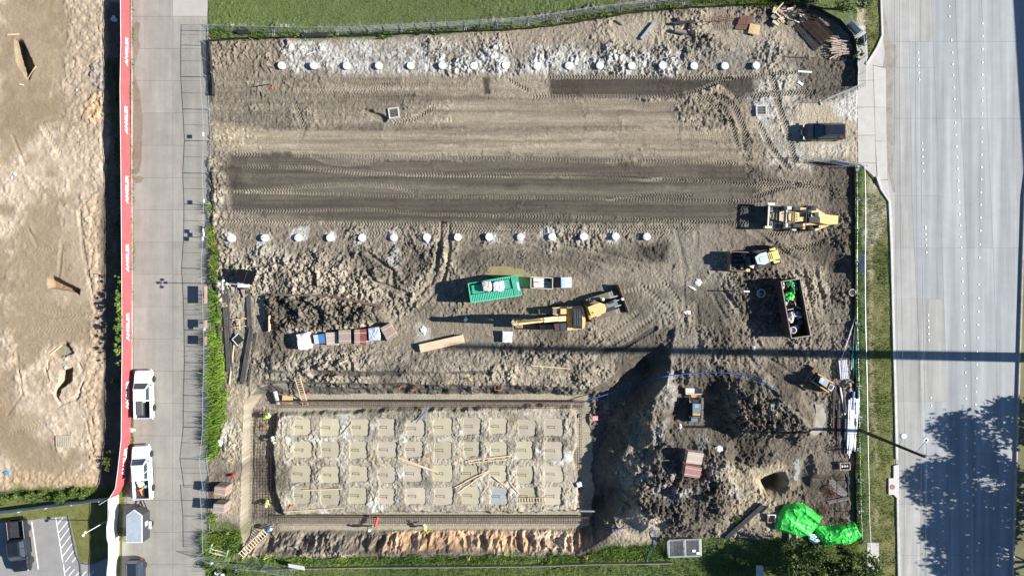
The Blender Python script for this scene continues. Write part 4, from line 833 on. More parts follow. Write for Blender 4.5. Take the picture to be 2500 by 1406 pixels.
# low dark wall / bottom line fence: rail on short posts along the lower lawn
o = T('low_rail_fence', 'low weathered timber rail fence along the bottom edge of the lower grass', 'fence')
rp = [(640, 1388), (720, 1384), (900, 1381), (1100, 1380), (1300, 1378), (1440, 1373), (1560, 1372), (1640, 1370)]
for p, q in zip(rp[:-1], rp[1:]):
    b = MB(); b.beam(Vector(W(*p, 0)) + Vector((0, 0, 0.35)), Vector(W(*q, 0)) + Vector((0, 0, 0.35)), 0.05, 0.5); b.build('rail', mat('weathered_board', (0.33, 0.29, 0.23), 0.9, 0, 0.25, 2, 0.2), o)
for a in range(650, 1640, 63):
    c = np.interp(a, [p[0] for p in rp], [p[1] for p in rp]); p = Vector(W(a, c, 0)); b = MB(); b.bx(-0.04, 0.04, -0.10, -0.03, -0.1, 0.75); b.build('post', MATS['weathered_board'], o, p)
# black silt fence
M_SILTF = mat('black_silt_fabric', (0.018, 0.018, 0.02), 0.8, 0, 0.3, 2, 0.3, 6)
def silt(pts, label, h=0.75, seed=1):
    t = T('silt_fence', label, 'silt fence'); d = densify(pts, 14)
    cloth(d, h, M_SILTF, 'fabric', t, 0.09, 0.0, 3, seed, zf=lambda a, c: HZ(a, c) - 0.08, sag=0.12)
    for i in range(0, len(d), 5):
        b = MB(); p = Vector(W(*d[i], 0)); b.bx(-0.02, 0.02, -0.02, 0.02, 0, h + 0.12); b.build('stake', MATS['weathered_board'], t, (p.x, p.y + 0.05, HZ(*d[i]) - 0.1))
silt([(514, 104), (560, 99), (600, 97), (700, 95), (800, 92), (900, 88), (1100, 81), (1240, 76), (1350, 66), (1450, 50), (1550, 33), (1620, 27), (1700, 22), (1800, 16), (1900, 13), (1968, 18)], 'long black silt fence between the upper grass strip and the bare soil', 0.75, 3)
silt([(1972, 18), (2010, 34), (2045, 56), (2074, 90), (2084, 130), (2086, 175), (2085, 212)], 'black silt fence curving round the upper right corner by the rebar', 0.9, 5)
silt([(2082, 405), (2083, 600), (2083, 800), (2084, 1000), (2086, 1200), (2088, 1310)], 'black silt fence at the foot of the roadside fence panels', 0.6, 7)
silt([(516, 100), (520, 150), (523, 200), (526, 235)], 'short black silt fence running down from the upper left corner', 0.8, 8)
silt([(522, 420), (523, 520), (524, 640), (530, 700), (534, 800), (538, 920)], 'sagging black silt fence behind the tall reeds beside the lane', 0.4, 9)
# ------------------------------------------------------------------ vegetation
M_LEAF = attr_mat('leaf', 0.6, 3.0, 0.15, 0.0, trans=0.25, spec=0.3)
def tri_mesh(name, V_, Cc, parent=None, quads=False):
    n = V_.shape[0]; k = V_.shape[1]; me = bpy.data.meshes.new(name); me.vertices.add(n * k); me.vertices.foreach_set('co', V_.astype(np.float32).ravel())
    me.loops.add(n * k); me.loops.foreach_set('vertex_index', np.arange(n * k, dtype=np.int32)); me.polygons.add(n); me.polygons.foreach_set('loop_start', np.arange(0, n * k, k, dtype=np.int32)); me.update(calc_edges=True)
    ca = me.color_attributes.new('Col', 'FLOAT_COLOR', 'POINT'); c4 = np.ones((n, k, 4), np.float32); c4[:, :, :3] = Cc[:, None, :]; ca.data.foreach_set('color', c4.ravel())
    me.materials.append(M_LEAF); o = bpy.data.objects.new(name, me); put(o, parent); return o
def blades(name, polys, dens, h, c0, c1, wd=0.05, zf=None, lean=0.6, clump=0.6, seed=1, label=None, cat='grass', edge=0.5):
    rg = np.random.default_rng(seed); allv = []; allc = []
    for pts in polys:
        P = wpoly(pts); xs = [p[0] for p in P]; ys = [p[1] for p in P]; A = (max(xs) - min(xs)) * (max(ys) - min(ys)); n = int(A * dens)
        x = rg.uniform(min(xs), max(xs), n); y = rg.uniform(min(ys), max(ys), n); d = poly_sdf(x, y, P) + edge * fbm(x, y, 0.8, 3, seed)
        cl = fbm(x, y, 1.1, 3, seed + 3); keep = (d < 0) & (cl > -clump + rg.uniform(-0.3, 0.3, n)); x = x[keep]; y = y[keep]; cl = cl[keep]; n = len(x)
        if n == 0: continue
        z = np.array([zf(a, c) for a, c in zip(1250 + x * S, 703 - y * S)]) if zf else np.zeros(n)
        a = rg.uniform(0, 2 * np.pi, n); hh = h * rg.uniform(0.5, 1.25, n) * (1 + 0.6 * cl); le = rg.uniform(0, lean, n) * hh; a2 = rg.uniform(0, 2 * np.pi, n)
        w2 = wd * rg.uniform(0.6, 1.3, n) / 2
        v = np.zeros((n, 3, 3)); v[:, 0] = np.stack([x - np.cos(a) * w2, y - np.sin(a) * w2, z - 0.04], -1); v[:, 1] = np.stack([x + np.cos(a) * w2, y + np.sin(a) * w2, z - 0.04], -1)
        v[:, 2] = np.stack([x + np.cos(a2) * le, y + np.sin(a2) * le, z + hh], -1)
        t = np.clip(0.5 + 0.8 * fbm(x, y, 0.35, 3, seed + 5) + 0.9 * fbm(x, y, 0.09, 3, seed + 1) + rg.uniform(-0.3, 0.3, n), 0, 1)[:, None]; allv.append(v); allc.append(1.95 * (np.array(c0) * (1 - t) + np.array(c1) * t) * rg.uniform(0.75, 1.2, (n, 1)))
    o = tri_mesh(name, np.concatenate(allv), np.concatenate(allc)); o['kind'] = 'stuff'
    if label: o['label'] = label
    return o
GA = (0.055, 0.10, 0.022); GB = (0.15, 0.215, 0.04); GY = (0.19, 0.17, 0.055); GD = (0.03, 0.055, 0.016)
zs = lambda a, c: HZ(a, c)
blades('grass', [[(510, -34), (1620, -34), (1560, 8), (1450, 30), (1280, 56), (1000, 76), (780, 84), (510, 78)]], 110, 0.10, GA, GB, 0.08, zs, seed=2, clump=0.9)
blades('weeds', [[(510, 70), (780, 80), (1000, 72), (1280, 54), (1480, 22), (1700, -6), (1900, -30), (2040, 20), (1960, 12), (1700, 18), (1520, 34), (1350, 66), (1100, 82), (800, 94), (515, 102)]], 90, 0.42, (0.045, 0.085, 0.02), (0.13, 0.17, 0.03), 0.10, zs, 0.9, 0.35, 3)
blades('grass', [[(590, 1360), (1000, 1358), (1420, 1357), (1500, 1334), (1640, 1330), (1720, 1312), (2095, 1318), (2100, 1440), (490, 1440), (500, 1375)]], 110, 0.22, (0.07, 0.125, 0.022), (0.16, 0.20, 0.035), 0.08, zs, seed=4, clump=0.9)
blades('weeds', [[(640, 1358), (1410, 1356), (1500, 1332), (1620, 1328), (1640, 1362), (1400, 1372), (640, 1376)]], 90, 0.40, (0.05, 0.10, 0.02), (0.13, 0.19, 0.035), 0.10, zs, 0.9, 0.4, 5)
blades('reeds', [[(512, 705), (530, 705), (536, 820), (552, 950), (556, 1000), (546, 1040), (534, 1110), (516, 1120), (508, 1050), (506, 960), (514, 820)]], 230, 1.0, (0.07, 0.14, 0.025), (0.17, 0.24, 0.04), 0.10, zs, 0.7, 0.12, 6, edge=0.6)
blades('reeds', [[(512, 720), (530, 720), (540, 860), (552, 960), (546, 1040), (530, 1100), (514, 1100), (510, 960), (514, 820)], [(504, 1320), (530, 1310), (560, 1350), (500, 1400)]], 22, 2.1, (0.07, 0.14, 0.025), (0.17, 0.24, 0.04), 0.05, zs, 0.5, 0.5, 16, edge=0.3)
blades('reeds', [[(506, 1258), (526, 1250), (530, 1275), (510, 1285)], [(500, 1300), (586, 1296), (590, 1330), (560, 1360), (500, 1350)], [(508, 555), (528, 560), (526, 615), (512, 605)], [(510, 500), (522, 500), (520, 522), (510, 520)], [(524, 600), (536, 610), (534, 690), (526, 690)]], 280, 0.8, (0.06, 0.115, 0.022), (0.17, 0.21, 0.045), 0.10, zs, 0.9, 0.5, 7, edge=0.3)
blades('weeds', [[(2082, 410), (2104, 410), (2106, 700), (2108, 1000), (2112, 1330), (2092, 1330), (2086, 1000), (2082, 700)]], 120, 0.40, (0.055, 0.11, 0.02), (0.13, 0.19, 0.035), 0.09, None, 0.9, 0.35, 8)
blades('grass', [[(2108, 470), (2150, 480), (2172, 510), (2180, 900), (2184, 1120), (2168, 1140), (2168, 1210), (2190, 1220), (2194, 1440), (2148, 1440), (2146, 1322), (2112, 1320), (2108, 900)], [(2108, -34), (2148, -34), (2152, 86), (2120, 146), (2114, 70)]], 110, 0.18, (0.06, 0.09, 0.025), (0.15, 0.17, 0.045), 0.07, None, 0.8, 0.4, 9)
blades('grass', [[(-45, 1256), (60, 1242), (200, 1226), (284, 1216), (286, 1345), (262, 1356), (230, 1370), (198, 1370), (188, 1345), (172, 1264), (140, 1258), (60, 1268), (-45, 1278)]], 130, 0.09, (0.095, 0.115, 0.03), (0.19, 0.17, 0.06), 0.05, None, 0.8, 1.0, 10)
zg = lambda a, c: HG(a, c)
blades('weeds', [[(322, 0), (330, 40), (330, 90), (325, 120), (322, 200), (330, 230), (322, 260), (322, 350), (332, 370), (332, 430), (326, 500), (328, 640), (322, 900), (318, 900), (318, 0)], [(318, 1015), (330, 1020), (328, 1085), (318, 1090)], [(292, 1212), (312, 1212), (312, 1232), (292, 1228)], [(292, 1285), (312, 1290), (308, 1320), (292, 1315)]], 130, 0.28, (0.07, 0.105, 0.025), (0.20, 0.19, 0.06), 0.08, None, 0.9, 0.35, 11)
blades('weeds', [[(270, 140), (312, 140), (314, 260), (290, 300)], [(276, 330), (314, 330), (314, 900), (296, 900)], [(-45, 1205), (120, 1196), (240, 1186), (292, 1180), (280, 1210), (150, 1222), (-45, 1240)]], 80, 0.30, GD, (0.09, 0.13, 0.03), 0.09, zg, 0.9, 0.5, 12)
M_BARK = mat('bark', (0.11, 0.085, 0.06), 0.95, 0, 0.3, 4, 0.6, 14)
def leaves(n, lobes, size, c0, c1, seed, shell=0.55):
    rg = np.random.default_rng(seed); li = rg.choice(len(lobes), n, p=np.array([l[3] ** 2 for l in lobes]) / sum(l[3] ** 2 for l in lobes)); L = np.array([l[:3] for l in lobes])[li]; rad = np.array([l[3] for l in lobes])[li]
    d = rg.normal(size=(n, 3)); d /= np.linalg.norm(d, axis=1)[:, None]; r = rad * (shell + (1 - shell) * rg.random(n)) * rg.uniform(0.75, 1.12, n); d[:, 2] *= 0.8
    c = L + d * r[:, None]
    # break the crown into twig clusters with gaps
    g = fbm(c[:, 0] * 1.0 + c[:, 2], c[:, 1] - c[:, 2] * 0.7, 1.3, 2, seed % 9); c = c[g > -0.22]; n = len(c)
    u = rg.normal(size=(n, 3)); u /= np.linalg.norm(u, axis=1)[:, None]; v = np.cross(u, rg.normal(size=(n, 3))); v /= np.linalg.norm(v, axis=1)[:, None]
    s = size * rg.uniform(0.6, 1.3, (n, 1)); q = np.stack([c - u * s, c - v * s * 0.55, c + u * s, c + v * s * 0.55], 1)
    t = np.clip(0.5 + 0.8 * fbm(c[:, 0], c[:, 1] + c[:, 2], 0.7, 2, (seed + 2) % 9) + rg.uniform(-0.3, 0.3, n), 0, 1)[:, None]
    return q, 1.25 * (np.array(c0) * (1 - t) + np.array(c1) * t) * rg.uniform(0.8, 1.2, (n, 1))
def tree(name, label, px, py, h, cr, nl, size, c0, c1, seed, zb=0.0, group=None, cat='tree', trunk=0.42, th=0.16):
    rr = random.Random(seed); p = W(px, py, 0); o = T(name, label, cat, (p[0], p[1], zb), 0, group)
    b = MB(); top = h * trunk; b.tube((0, 0, -0.1), (rr.uniform(-.15, .15), rr.uniform(-.15, .15), top), th, 8, th * 0.65); lobes = []
    nb = 7
    for i in range(nb):
        a = 2 * math.pi * i / nb + rr.uniform(-.3, .3); rad = cr * rr.uniform(0.35, 0.72); z = h * rr.uniform(trunk + 0.12, 0.86)
        e = (rad * math.cos(a), rad * math.sin(a), z); b.tube((0, 0, top * rr.uniform(0.75, 0.98)), e, th * 0.42, 6, th * 0.12)
        lobes.append((e[0], e[1], e[2], cr * rr.uniform(0.34, 0.52)))
        e2 = (e[0] * 1.25 + rr.uniform(-.3, .3), e[1] * 1.25 + rr.uniform(-.3, .3), z + rr.uniform(-.4, .6)); b.tube(e, e2, th * 0.14, 5, th * 0.05); lobes.append((*e2, cr * rr.uniform(0.2, 0.32)))
    b.tube((0, 0, top), (0, 0, h * 0.85), th * 0.6, 6, th * 0.15); lobes.append((0, 0, h * 0.8, cr * 0.5))
    b.build('trunk', M_BARK, o); q, cc = leaves(nl, lobes, size, c0, c1, seed); tri_mesh('crown', q, cc, o); return o
def bush(label, px, py, rx, ry, h, nl, size, c0, c1, seed, zb=0.0, group=None, name='bush'):
    rr = random.Random(seed); p = W(px, py, 0); o = T(name, label, 'bush', (p[0], p[1], zb), 0, group)
    b = MB(); lobes = []
    for i in range(9):
        a = rr.uniform(0, 6.28); k = rr.random() ** 0.5 * 0.8; e = (rx * k * math.cos(a), ry * k * math.sin(a), h * rr.uniform(0.45, 0.8)); b.tube((e[0] * 0.3, e[1] * 0.3, -0.05), e, 0.025, 5, 0.01)
        lobes.append((*e, min(rx, ry, h) * rr.uniform(0.35, 0.6) * (1.1 if name == 'bush' else .9)))
    b.build('stem', M_BARK, o); q, cc = leaves(nl, lobes, size, c0, c1, seed, 0.3); tri_mesh('foliage', q, cc, o); return o
LG0 = (0.035, 0.062, 0.018); LG1 = (0.10, 0.135, 0.035)
tree('broadleaf_tree', 'dark broadleaf tree at the bottom right, right of the concrete channel', 1936, 1372, 5.2, 3.9, 8500, 0.17, LG0, LG1, 21, 0, 'trees at the lower right corner')
tree('broadleaf_tree', 'dark broadleaf tree beside the pavement below the green tarpaulins', 2046, 1376, 5.0, 3.4, 8000, 0.17, LG0, LG1, 22, 0, 'trees at the lower right corner')
tree('broadleaf_tree', 'small dark tree whose twigs hang over the right green tarpaulin', 2044, 1326, 2.6, 0.9, 600, 0.15, LG0, LG1, 23, 0, 'trees at the lower right corner')
tree('broadleaf_tree', 'small bright green tree at the upper right fence corner beside the blue screen', 2046, 24, 4.0, 1.9, 2400, 0.16, (0.04, 0.075, 0.02), (0.11, 0.15, 0.035), 24, 0)
tree('broadleaf_tree', 'dark tree over the black silt fence at the top right edge', 1985, -22, 5.0, 2.4, 2800, 0.16, LG0, LG1, 25, 0)
for i, (px, py, h, cr) in enumerate(((2668, 1052, 12.5, 4.6), (2640, 1160, 13.0, 4.2), (2650, 1265, 12.0, 4.6), (2655, 1375, 12.5, 4.8), (2590, 1300, 8.5, 2.6), (2650, 1480, 12.5, 4.6))):
    tree('median_tree', 'tall median tree beyond the right edge of the photo shading the road, ' + ORD[i] + ' from top', px, py, h, cr, 5200, 0.26, LG0, LG1, 30 + i, 0, 'median trees shading the road', trunk=0.35, th=0.22)
for i, (px, py, rx, ry, h, n) in enumerate(((30, 1206, 1.9, 0.55, 1.0, 900), (105, 1208, 1.6, 0.6, 1.1, 900), (152, 1206, 1.0, 0.8, 1.4, 800), (205, 1196, 1.6, 0.7, 1.3, 1000))):
    bush('green shrub in the hedge row above the shade-tinted cloth fence, ' + ORD[i] + ' from the left', px, py, rx, ry, h, n, 0.10, (0.06, 0.11, 0.02), (0.16, 0.21, 0.04), 50 + i, -0.05, 'shrubs above the grey cloth fence')
bush('yellow-green shrub behind the red banner near its lower bend', 276, 1120, 0.85, 1.2, 1.3, 800, 0.09, (0.07, 0.09, 0.02), (0.19, 0.20, 0.05), 55, -0.1)
bush('small shrub behind the red banner beside the upper white pickup', 290, 930, 0.7, 1.0, 1.0, 600, 0.09, (0.05, 0.08, 0.02), (0.15, 0.18, 0.04), 56, -0.1)
vine = T('vine', 'ragged bright green vine growing over the top of the red banner', 'vine', W(314, 770, 0)); rr = random.Random(8); lobes = []; b = MB()
for i in range(70):
    yy = rr.triangular(-6.4, 6.2, -1.0); e = (rr.gauss(-.05, .16), yy, rr.uniform(1.5, 2.3)); lobes.append((*e, rr.uniform(.10, .30)))
    if i % 5 == 0: b.tube((-.1, yy * .97, 0), e, .02, 5, .008)
b.build('stem', M_BARK, vine); q, cc = leaves(6500, lobes, .08, (0.09, 0.16, 0.02), (0.26, 0.34, 0.06), 61, 0.2); tri_mesh('foliage', q, cc, vine)
for i, (px, py, rx, ry, h, n) in enumerate(((560, 1322, 1.0, 0.7, 0.9, 700), (520, 1385, 1.3, 0.9, 0.9, 900), (575, 1392, 1.2, 0.6, 0.8, 700), (1615, 1308, 0.5, 0.8, 0.8, 500), (2086, 140, 0.5, 1.0, 1.2, 500), (2092, 105, 0.6, 0.8, 1.4, 500), (1800, 1262, 0.9, 0.6, 0.4, 400), (1545, 66, 0.1, 0.1, 0.1, 10))[:7]):
    bush(('weedy bush left of the long ladder', 'weedy bush at the bottom left corner of the site', 'weedy bush under the lower left fence panels', 'green bush at the bend of the blue hose by the stacked fence panels', 'green bush beside the upper right pavement panel', 'tall green bush at the upper right fence corner', 'low weeds on the pale sand by the black pipe')[i], px, py, rx, ry, h, n, 0.10, (0.045, 0.085, 0.02), (0.13, 0.18, 0.04), 70 + i, 0.0)
# ------------------------------------------------------------------ tall things whose shadows cross the site
o = T('steel_monopole', 'tall steel monopole beyond the right edge whose long thin shadow crosses the road and site', 'pole', W(2760, 877.5, 0))
b = MB(); b.tube((0, 0, 0), (0, 0, 50), 0.62, 16, 0.36); b.build('shaft', M_GALV, o)
o = T('elevated_road', 'elevated roadway beyond the upper right corner, known by its straight shadow', 'overpass', (0, 0, 0))
b = MB(); z = 9.0; off = z / math.tan(SUN_EL) * S
q = [(2468 + off, -60), (2500 + off, 480), (2850 + off, 480), (2850 + off, -900), (2415 + off, -900)]
b.prism([(wx(a), wy(c)) for a, c in q], z - 1.6, z); b.build('deck', M_KERB, o)
for a, c in ((2640 + off, -700), (2660 + off, -250), (2680 + off, 200), (2690 + off, 420)):
    b = MB(); b.tube((wx(a), wy(c), 0), (wx(a), wy(c), z - 1.6), 0.9, 12); b.build('column', M_KERB, o)
# utility pole with lamps and wires
M_POLE = mat('tarred_wood', (0.035, 0.028, 0.022), 0.9, 0, 0.3, 3, 0.3)
PH = 12.8; pb = Vector(W(2097, 1049, 0)); up = T('utility_pole', 'dark wooden utility pole leaning over the road edge with white lamp and wires', 'utility pole', tuple(pb))
b = MB(); b.tube((0, 0, -0.3), (0, 0, PH), 0.20, 10, 0.13); b.build('shaft', M_POLE, up)
b = MB(); b.tube((0.05, 0, PH), (0.05, 0, PH + 0.25), 0.06, 8, 0.03); b.build('insulator', MATS['white_pipe'], up)
b = MB(); b.tube((0.15, 0.1, 8.1), (0.25, 1.0, 8.5), 0.035, 6); b.build('lamp_arm', M_GALV, up)
b = MB(); b.blob((0.28, 1.1, 8.5), 0.40, 0.30, 0.16, 12, 6); b.build('lamp_head', mat('lamp_white', (0.75, 0.77, 0.78), 0.4, 0, 0.05), up, smooth=True)
b = MB(); b.tube((0.1, 0.1, 11.2), (1.0, 1.2, 11.3), 0.02, 6); b.build('service_arm', M_POLE, up)
b = MB(); rg_ = [(0.22, 0), (0.22, 0.06), (0.12, 0.06), (0.12, 0)]; b.lathe(rg_ + [rg_[0]], 14); b.build('wire_coil', MATS['lamp_white'], up, (1.05, 1.3, 11.2))
M_CABLE = mat('cable', (0.20, 0.21, 0.22), 0.6, 0.2, 0.1)
for i, (dx, z, r, l) in enumerate(((0.05, PH + 0.15, 0.014, 'topmost'), (0.0, 12.2, 0.011, 'second'), (-0.02, 9.4, 0.013, 'third'), (0.02, 8.4, 0.013, 'lowest'))):
    pts = []
    for k in range(-30, 31):
        yy = k * 2.2; s_ = abs(yy) / 45.0; sag = 1.1 * ((s_ % 1.0) * (1 - (s_ % 1.0))) * 1.2
        pts.append((pb.x + dx + (0.05 if k < 0 else 0) * 0 - 0.012 * yy * (1 if k > 0 else 0.3), pb.y + yy, z - sag))
    b = MB(); b.path(pts, r, 5); tag(b.build('overhead_cable', M_CABLE), l + ' overhead cable from the dark utility pole running along the road', 'cable', 'overhead cables')
# ------------------------------------------------------------------ vehicles
M_TYRE = mat('tyre_rubber', (0.022, 0.022, 0.022), 0.85, 0, 0.2, 6)
M_RIM = mat('alloy_rim', (0.55, 0.55, 0.56), 0.35, 0.7, 0.1, 6)
M_GLASS = mat('dark_car_glass', (0.03, 0.05, 0.065), 0.06, 0, 0.1, 2, spec=0.9)
M_TRIM = mat('black_trim', (0.02, 0.02, 0.022), 0.55, 0, 0.2, 4)
M_WPAINT = mat('white_car_paint', (0.80, 0.80, 0.79), 0.28, 0, 0.03, 1.5, 0, 9, (0.62, 0.59, 0.53), 0.25, 0.6)
M_BPAINT = mat('black_car_paint', (0.012, 0.014, 0.020), 0.16, 0, 0.1, 1.5, 0, 9, (0.06, 0.058, 0.055), 0.25, 0.8)
M_NPAINT = mat('dark_blue_car_paint', (0.030, 0.036, 0.055), 0.2, 0.2, 0.1, 1.5, spec=0.8)
M_LAMP = mat('lamp_glass', (0.7, 0.7, 0.68), 0.15, 0, 0.1, 6)
M_REDL = mat('red_lamp', (0.45, 0.02, 0.02), 0.2, 0, 0.1, 6)
M_BEDL = mat('bed_liner', (0.03, 0.03, 0.032), 0.8, 0, 0.25, 5, 0.2)
WH = Matrix.Rotation(R(90), 4, 'X')
def wheel(parent, x, y, r=0.38, wd=0.26, rim=M_RIM, n=18, name='wheel'):
    t = MB(); t.lathe([(r * 0.60, -wd / 2), (r * 0.93, -wd / 2), (r, -wd * 0.32), (r, wd * 0.32), (r * 0.93, wd / 2), (r * 0.60, wd / 2)], n, WH); w_ = t.build(name, M_TYRE, parent, (x, y, r), smooth=False)
    k = MB(); k.lathe([(r * 0.58, -wd * 0.36), (r * 0.58, wd * 0.36), (r * 0.25, wd * 0.42), (0.03, wd * 0.42)], 12, WH)
    k.lathe([(0.03, -wd * 0.42), (r * 0.25, -wd * 0.42), (r * 0.58, -wd * 0.36)], 12, WH); k.build('rim', rim, w_)
    return w_
def ring_st(x, w, zl, zm, zt, tw): return [(x, -w, zl), (x, -w, zm), (x, -tw, zt), (x, tw, zt), (x, w, zm), (x, w, zl)]
def panel_on(b, c, iu=(0.06, 0.94), iv=(0.1, 0.9), off=0.012):
    """flat pane standing proud of the face with corners c (bottom-left, bottom-right, top-right, top-left)"""
    c = [Vector(v) for v in c]; n = (c[1] - c[0]).cross(c[3] - c[0]).normalized() * off
    def P(u, v): return (c[0] * (1 - u) + c[1] * u) * (1 - v) + (c[3] * (1 - u) + c[2] * u) * v
    q = [P(iu[0], iv[0]), P(iu[1], iv[0]), P(iu[1], iv[1]), P(iu[0], iv[1])]
    b.add([tuple(v + n) for v in q] + [tuple(v - n * 0.5) for v in q], [(0, 1, 2, 3), (0, 4, 5, 1), (1, 5, 6, 2), (2, 6, 7, 3), (3, 7, 4, 0)])
def cabin(o, x0, x1, u0, u1, z0, z1, wb, wt, paint, rear=True, split=(0.5,), bow=0.06):
    """greenhouse: bottom x0..x1 (front x1), roof u0..u1"""
    b = MB(); A = [(x0, -wb, z0), (x1, -wb, z0), (x1, wb, z0), (x0, wb, z0)]; B = [(u0, -wt, z1), (u1, -wt, z1), (u1, wt, z1), (u0, wt, z1)]
    b.loft([A, B]); 
    b.loft([B, [(u0 + 0.12, -wt + 0.12, z1 + bow), (u1 - 0.10, -wt + 0.12, z1 + bow), (u1 - 0.10, wt - 0.12, z1 + bow), (u0 + 0.12, wt - 0.12, z1 + bow)]])
    b.build('cab', paint, o)
    b = MB(); panel_on(b, (A[1], A[2], B[2], B[1]), (0.05, 0.95), (0.06, 0.92)); b.build('windscreen', M_GLASS, o)
    if rear: b = MB(); panel_on(b, (A[3], A[0], B[0], B[3]), (0.1, 0.9), (0.25, 0.9)); b.build('rear_window', M_GLASS, o)
    cuts = [0.06] + list(split) + [0.93]
    for u, v in zip(cuts[:-1], cuts[1:]):
        b = MB(); panel_on(b, (A[0], A[1], B[1], B[0]), (u + 0.015, v - 0.015), (0.14, 0.88)); b.build('side_window', M_GLASS, o)
        b = MB(); panel_on(b, (A[2], A[3], B[3], B[2]), (1 - v + 0.015, 1 - u - 0.015), (0.14, 0.88)); b.build('side_window', M_GLASS, o)
def lights(o, xf, xr, w, z):
    for s_ in (-1, 1):
        b = MB(); b.bx(xf - 0.10, xf + 0.03, s_ * (w - 0.18) - 0.16, s_ * (w - 0.18) + 0.16, z - 0.08, z + 0.08); b.build('headlight', M_LAMP, o)
        b = MB(); b.bx(xr - 0.03, xr + 0.08, s_ * (w - 0.10) - 0.09, s_ * (w - 0.10) + 0.09, z - 0.05, z + 0.28); b.build('tail_light', M_REDL, o)
def mirrors(o, x, w, z, m):
    for s_ in (-1, 1):
        b = MB(); b.bx(x - 0.07, x + 0.07, s_ * (w + 0.02) - 0.02, s_ * (w + 0.02) + 0.02 + s_ * 0.0, z, z + 0.05); b.bx(x - 0.06, x + 0.08, min(s_ * (w + 0.02), s_ * (w + 0.24)), max(s_ * (w + 0.02), s_ * (w + 0.24)), z + 0.02, z + 0.2, ch=0.03); b.build('mirror', m, o)
def pickup(label, px, py, heading, paint, L=5.8, crew=True, z=0.03):
    p = W(px, py, 0); o = T('pickup_truck', label, 'pickup truck', (p[0], p[1], z), heading); h = L / 2
    rearx = -0.85 if crew else -0.72; cx = h - 1.38
    b = MB(); b.loft([ring_st(h, .72, .50, .72, .84, .62), ring_st(h - .06, .88, .42, .82, .98, .76), ring_st(h - .35, .96, .38, .92, 1.06, .84), ring_st(h - .9, .985, .36, .98, 1.13, .86), ring_st(cx, .985, .36, 1.02, 1.17, .89), ring_st(rearx, .985, .36, 1.05, 1.17, .91)])
    b.build('body', paint, o)
    cabin(o, rearx + .02, cx, rearx + .12, cx - .66, 1.165, 1.82, .89, .70, paint, True, (0.45,) if crew else ())
    b = MB(); bx1 = rearx - .03; x0 = -h + .04
    b.bx(x0, bx1, -.90, .90, .45, .72); b.build('bed_floor', M_BEDL, o)
    for s_ in (-1, 1):
        b = MB(); y0, y1 = (.87, .985) if s_ > 0 else (-.985, -.87); b.bx(x0, bx1, y0, y1, .42, 1.22, ch=0.02); b.build('bed_side', paint, o)
    b = MB(); b.bx(x0 - .02, x0 + .06, -.868, .868, .5, 1.2); b.build('tailgate', paint, o)
    b = MB(); b.bx(-h - .12, -h + .03, -.92, .92, .42, .62, ch=0.02); b.bx(h - .02, h + .08, -.85, .85, .42, .60, ch=0.02); b.build('bumpers', M_TRIM if paint is not M_WPAINT else mat('chrome', (0.6, 0.6, 0.6), 0.25, 0.9), o)
    lights(o, h - .08, x0, .88, .88); mirrors(o, cx - .3, .93, 1.12, M_TRIM if paint is M_WPAINT else paint)
    for s_ in (-1, 1):
        b = MB(); b.bx(rearx + .1, 1.0, s_ * 1.0 - 0.06, s_ * 1.0 + 0.06, .30, .36); b.build('side_step', M_TRIM, o)
        for xx in (h - 1.05, -h + 1.15): wheel(o, xx, s_ * .90, .41, .27)
    for yy in (-.35, .35) if paint is M_WPAINT else ():
        b = MB(); b.bx(cx + .1, h - .4, yy - .012, yy + .012, 1.0, 1.155); b.build('hood_crease', paint, o)
    return o
wp1 = pickup('white pickup with a toolbox and lime vest in its bed, upper of two', 360, 960, R(91), M_WPAINT, 5.5, False)
wp2 = pickup('white crew cab pickup loaded with cans and an orange cone, towing the grey trailer', 356, 1148, R(93), M_WPAINT, 6.1, True)
bp = pickup('black pickup parked nose down in the striped parking court', 59, 1325, R(-84), M_BPAINT, 5.9, True, 0.02)
# cargo in the beds
def at_local(o, x, y, z): 
    m = Matrix.Translation(o.location) @ Matrix.Rotation(o.rotation_euler.z, 4, 'Z'); return tuple(m @ Vector((x, y, z)))
b = MB(); b.bx(-.85, .85, -.34, .34, 0, .30, ch=.03); b.bx(-.75, .75, -.3, .3, .301, .34); tag(b.build('tool_box', mat('grey_plastic', (0.09, 0.095, 0.10), 0.6), None, at_local(wp1, -1.5, 0.42, 0.73), wp1.rotation_euler.z), 'dark grey toolbox lying in the bed of the upper white pickup', 'toolbox')
b = MB(); b.blob((0, 0, .05), .22, .18, .09, 8, 5, .25, 3); tag(b.build('safety_vest', mat('lime_vest', (0.62, 0.85, 0.08), 0.7), None, at_local(wp1, -0.75, -0.02, 0.76)), 'crumpled lime safety vest in the bed of the upper white pickup', 'vest')
for i, (x_, y_, c_, l_, r_) in enumerate(((-1.35, .1, (0.75, 0.70, 0.45), 'cream round can in the bed of the lower white pickup', .30), (-1.6, -.45, (0.25, 0.45, 0.70), 'pale blue can in the bed of the lower white pickup', .16), (-1.1, .35, (0.55, 0.55, 0.56), 'grey bucket behind the cab in the bed of the lower white pickup', .18))):
    b = MB(); b.lathe([(r_ * .9, 0), (r_, .02), (r_, .35), (r_ * 1.05, .37), (r_ * .8, .38), (r_ * .7, .36)], 14); tag(b.build('can', mat('can_%d' % i, c_, 0.5), None, at_local(wp2, x_, y_, 0.73)), l_, 'can')
b = MB(); b.bx(-.2, .2, -.2, .2, 0, .04); b.lathe([(.16, .04), (.10, .4), (.04, .72), (.02, .73)], 12); tag(b.build('traffic_cone', mat('cone_orange', (0.85, 0.16, 0.04), 0.5), None, at_local(wp2, -1.95, .35, .75), 0, rot=(R(82), 0, 0.4)), 'orange traffic cone lying at the tail of the lower white pickup bed', 'cone')
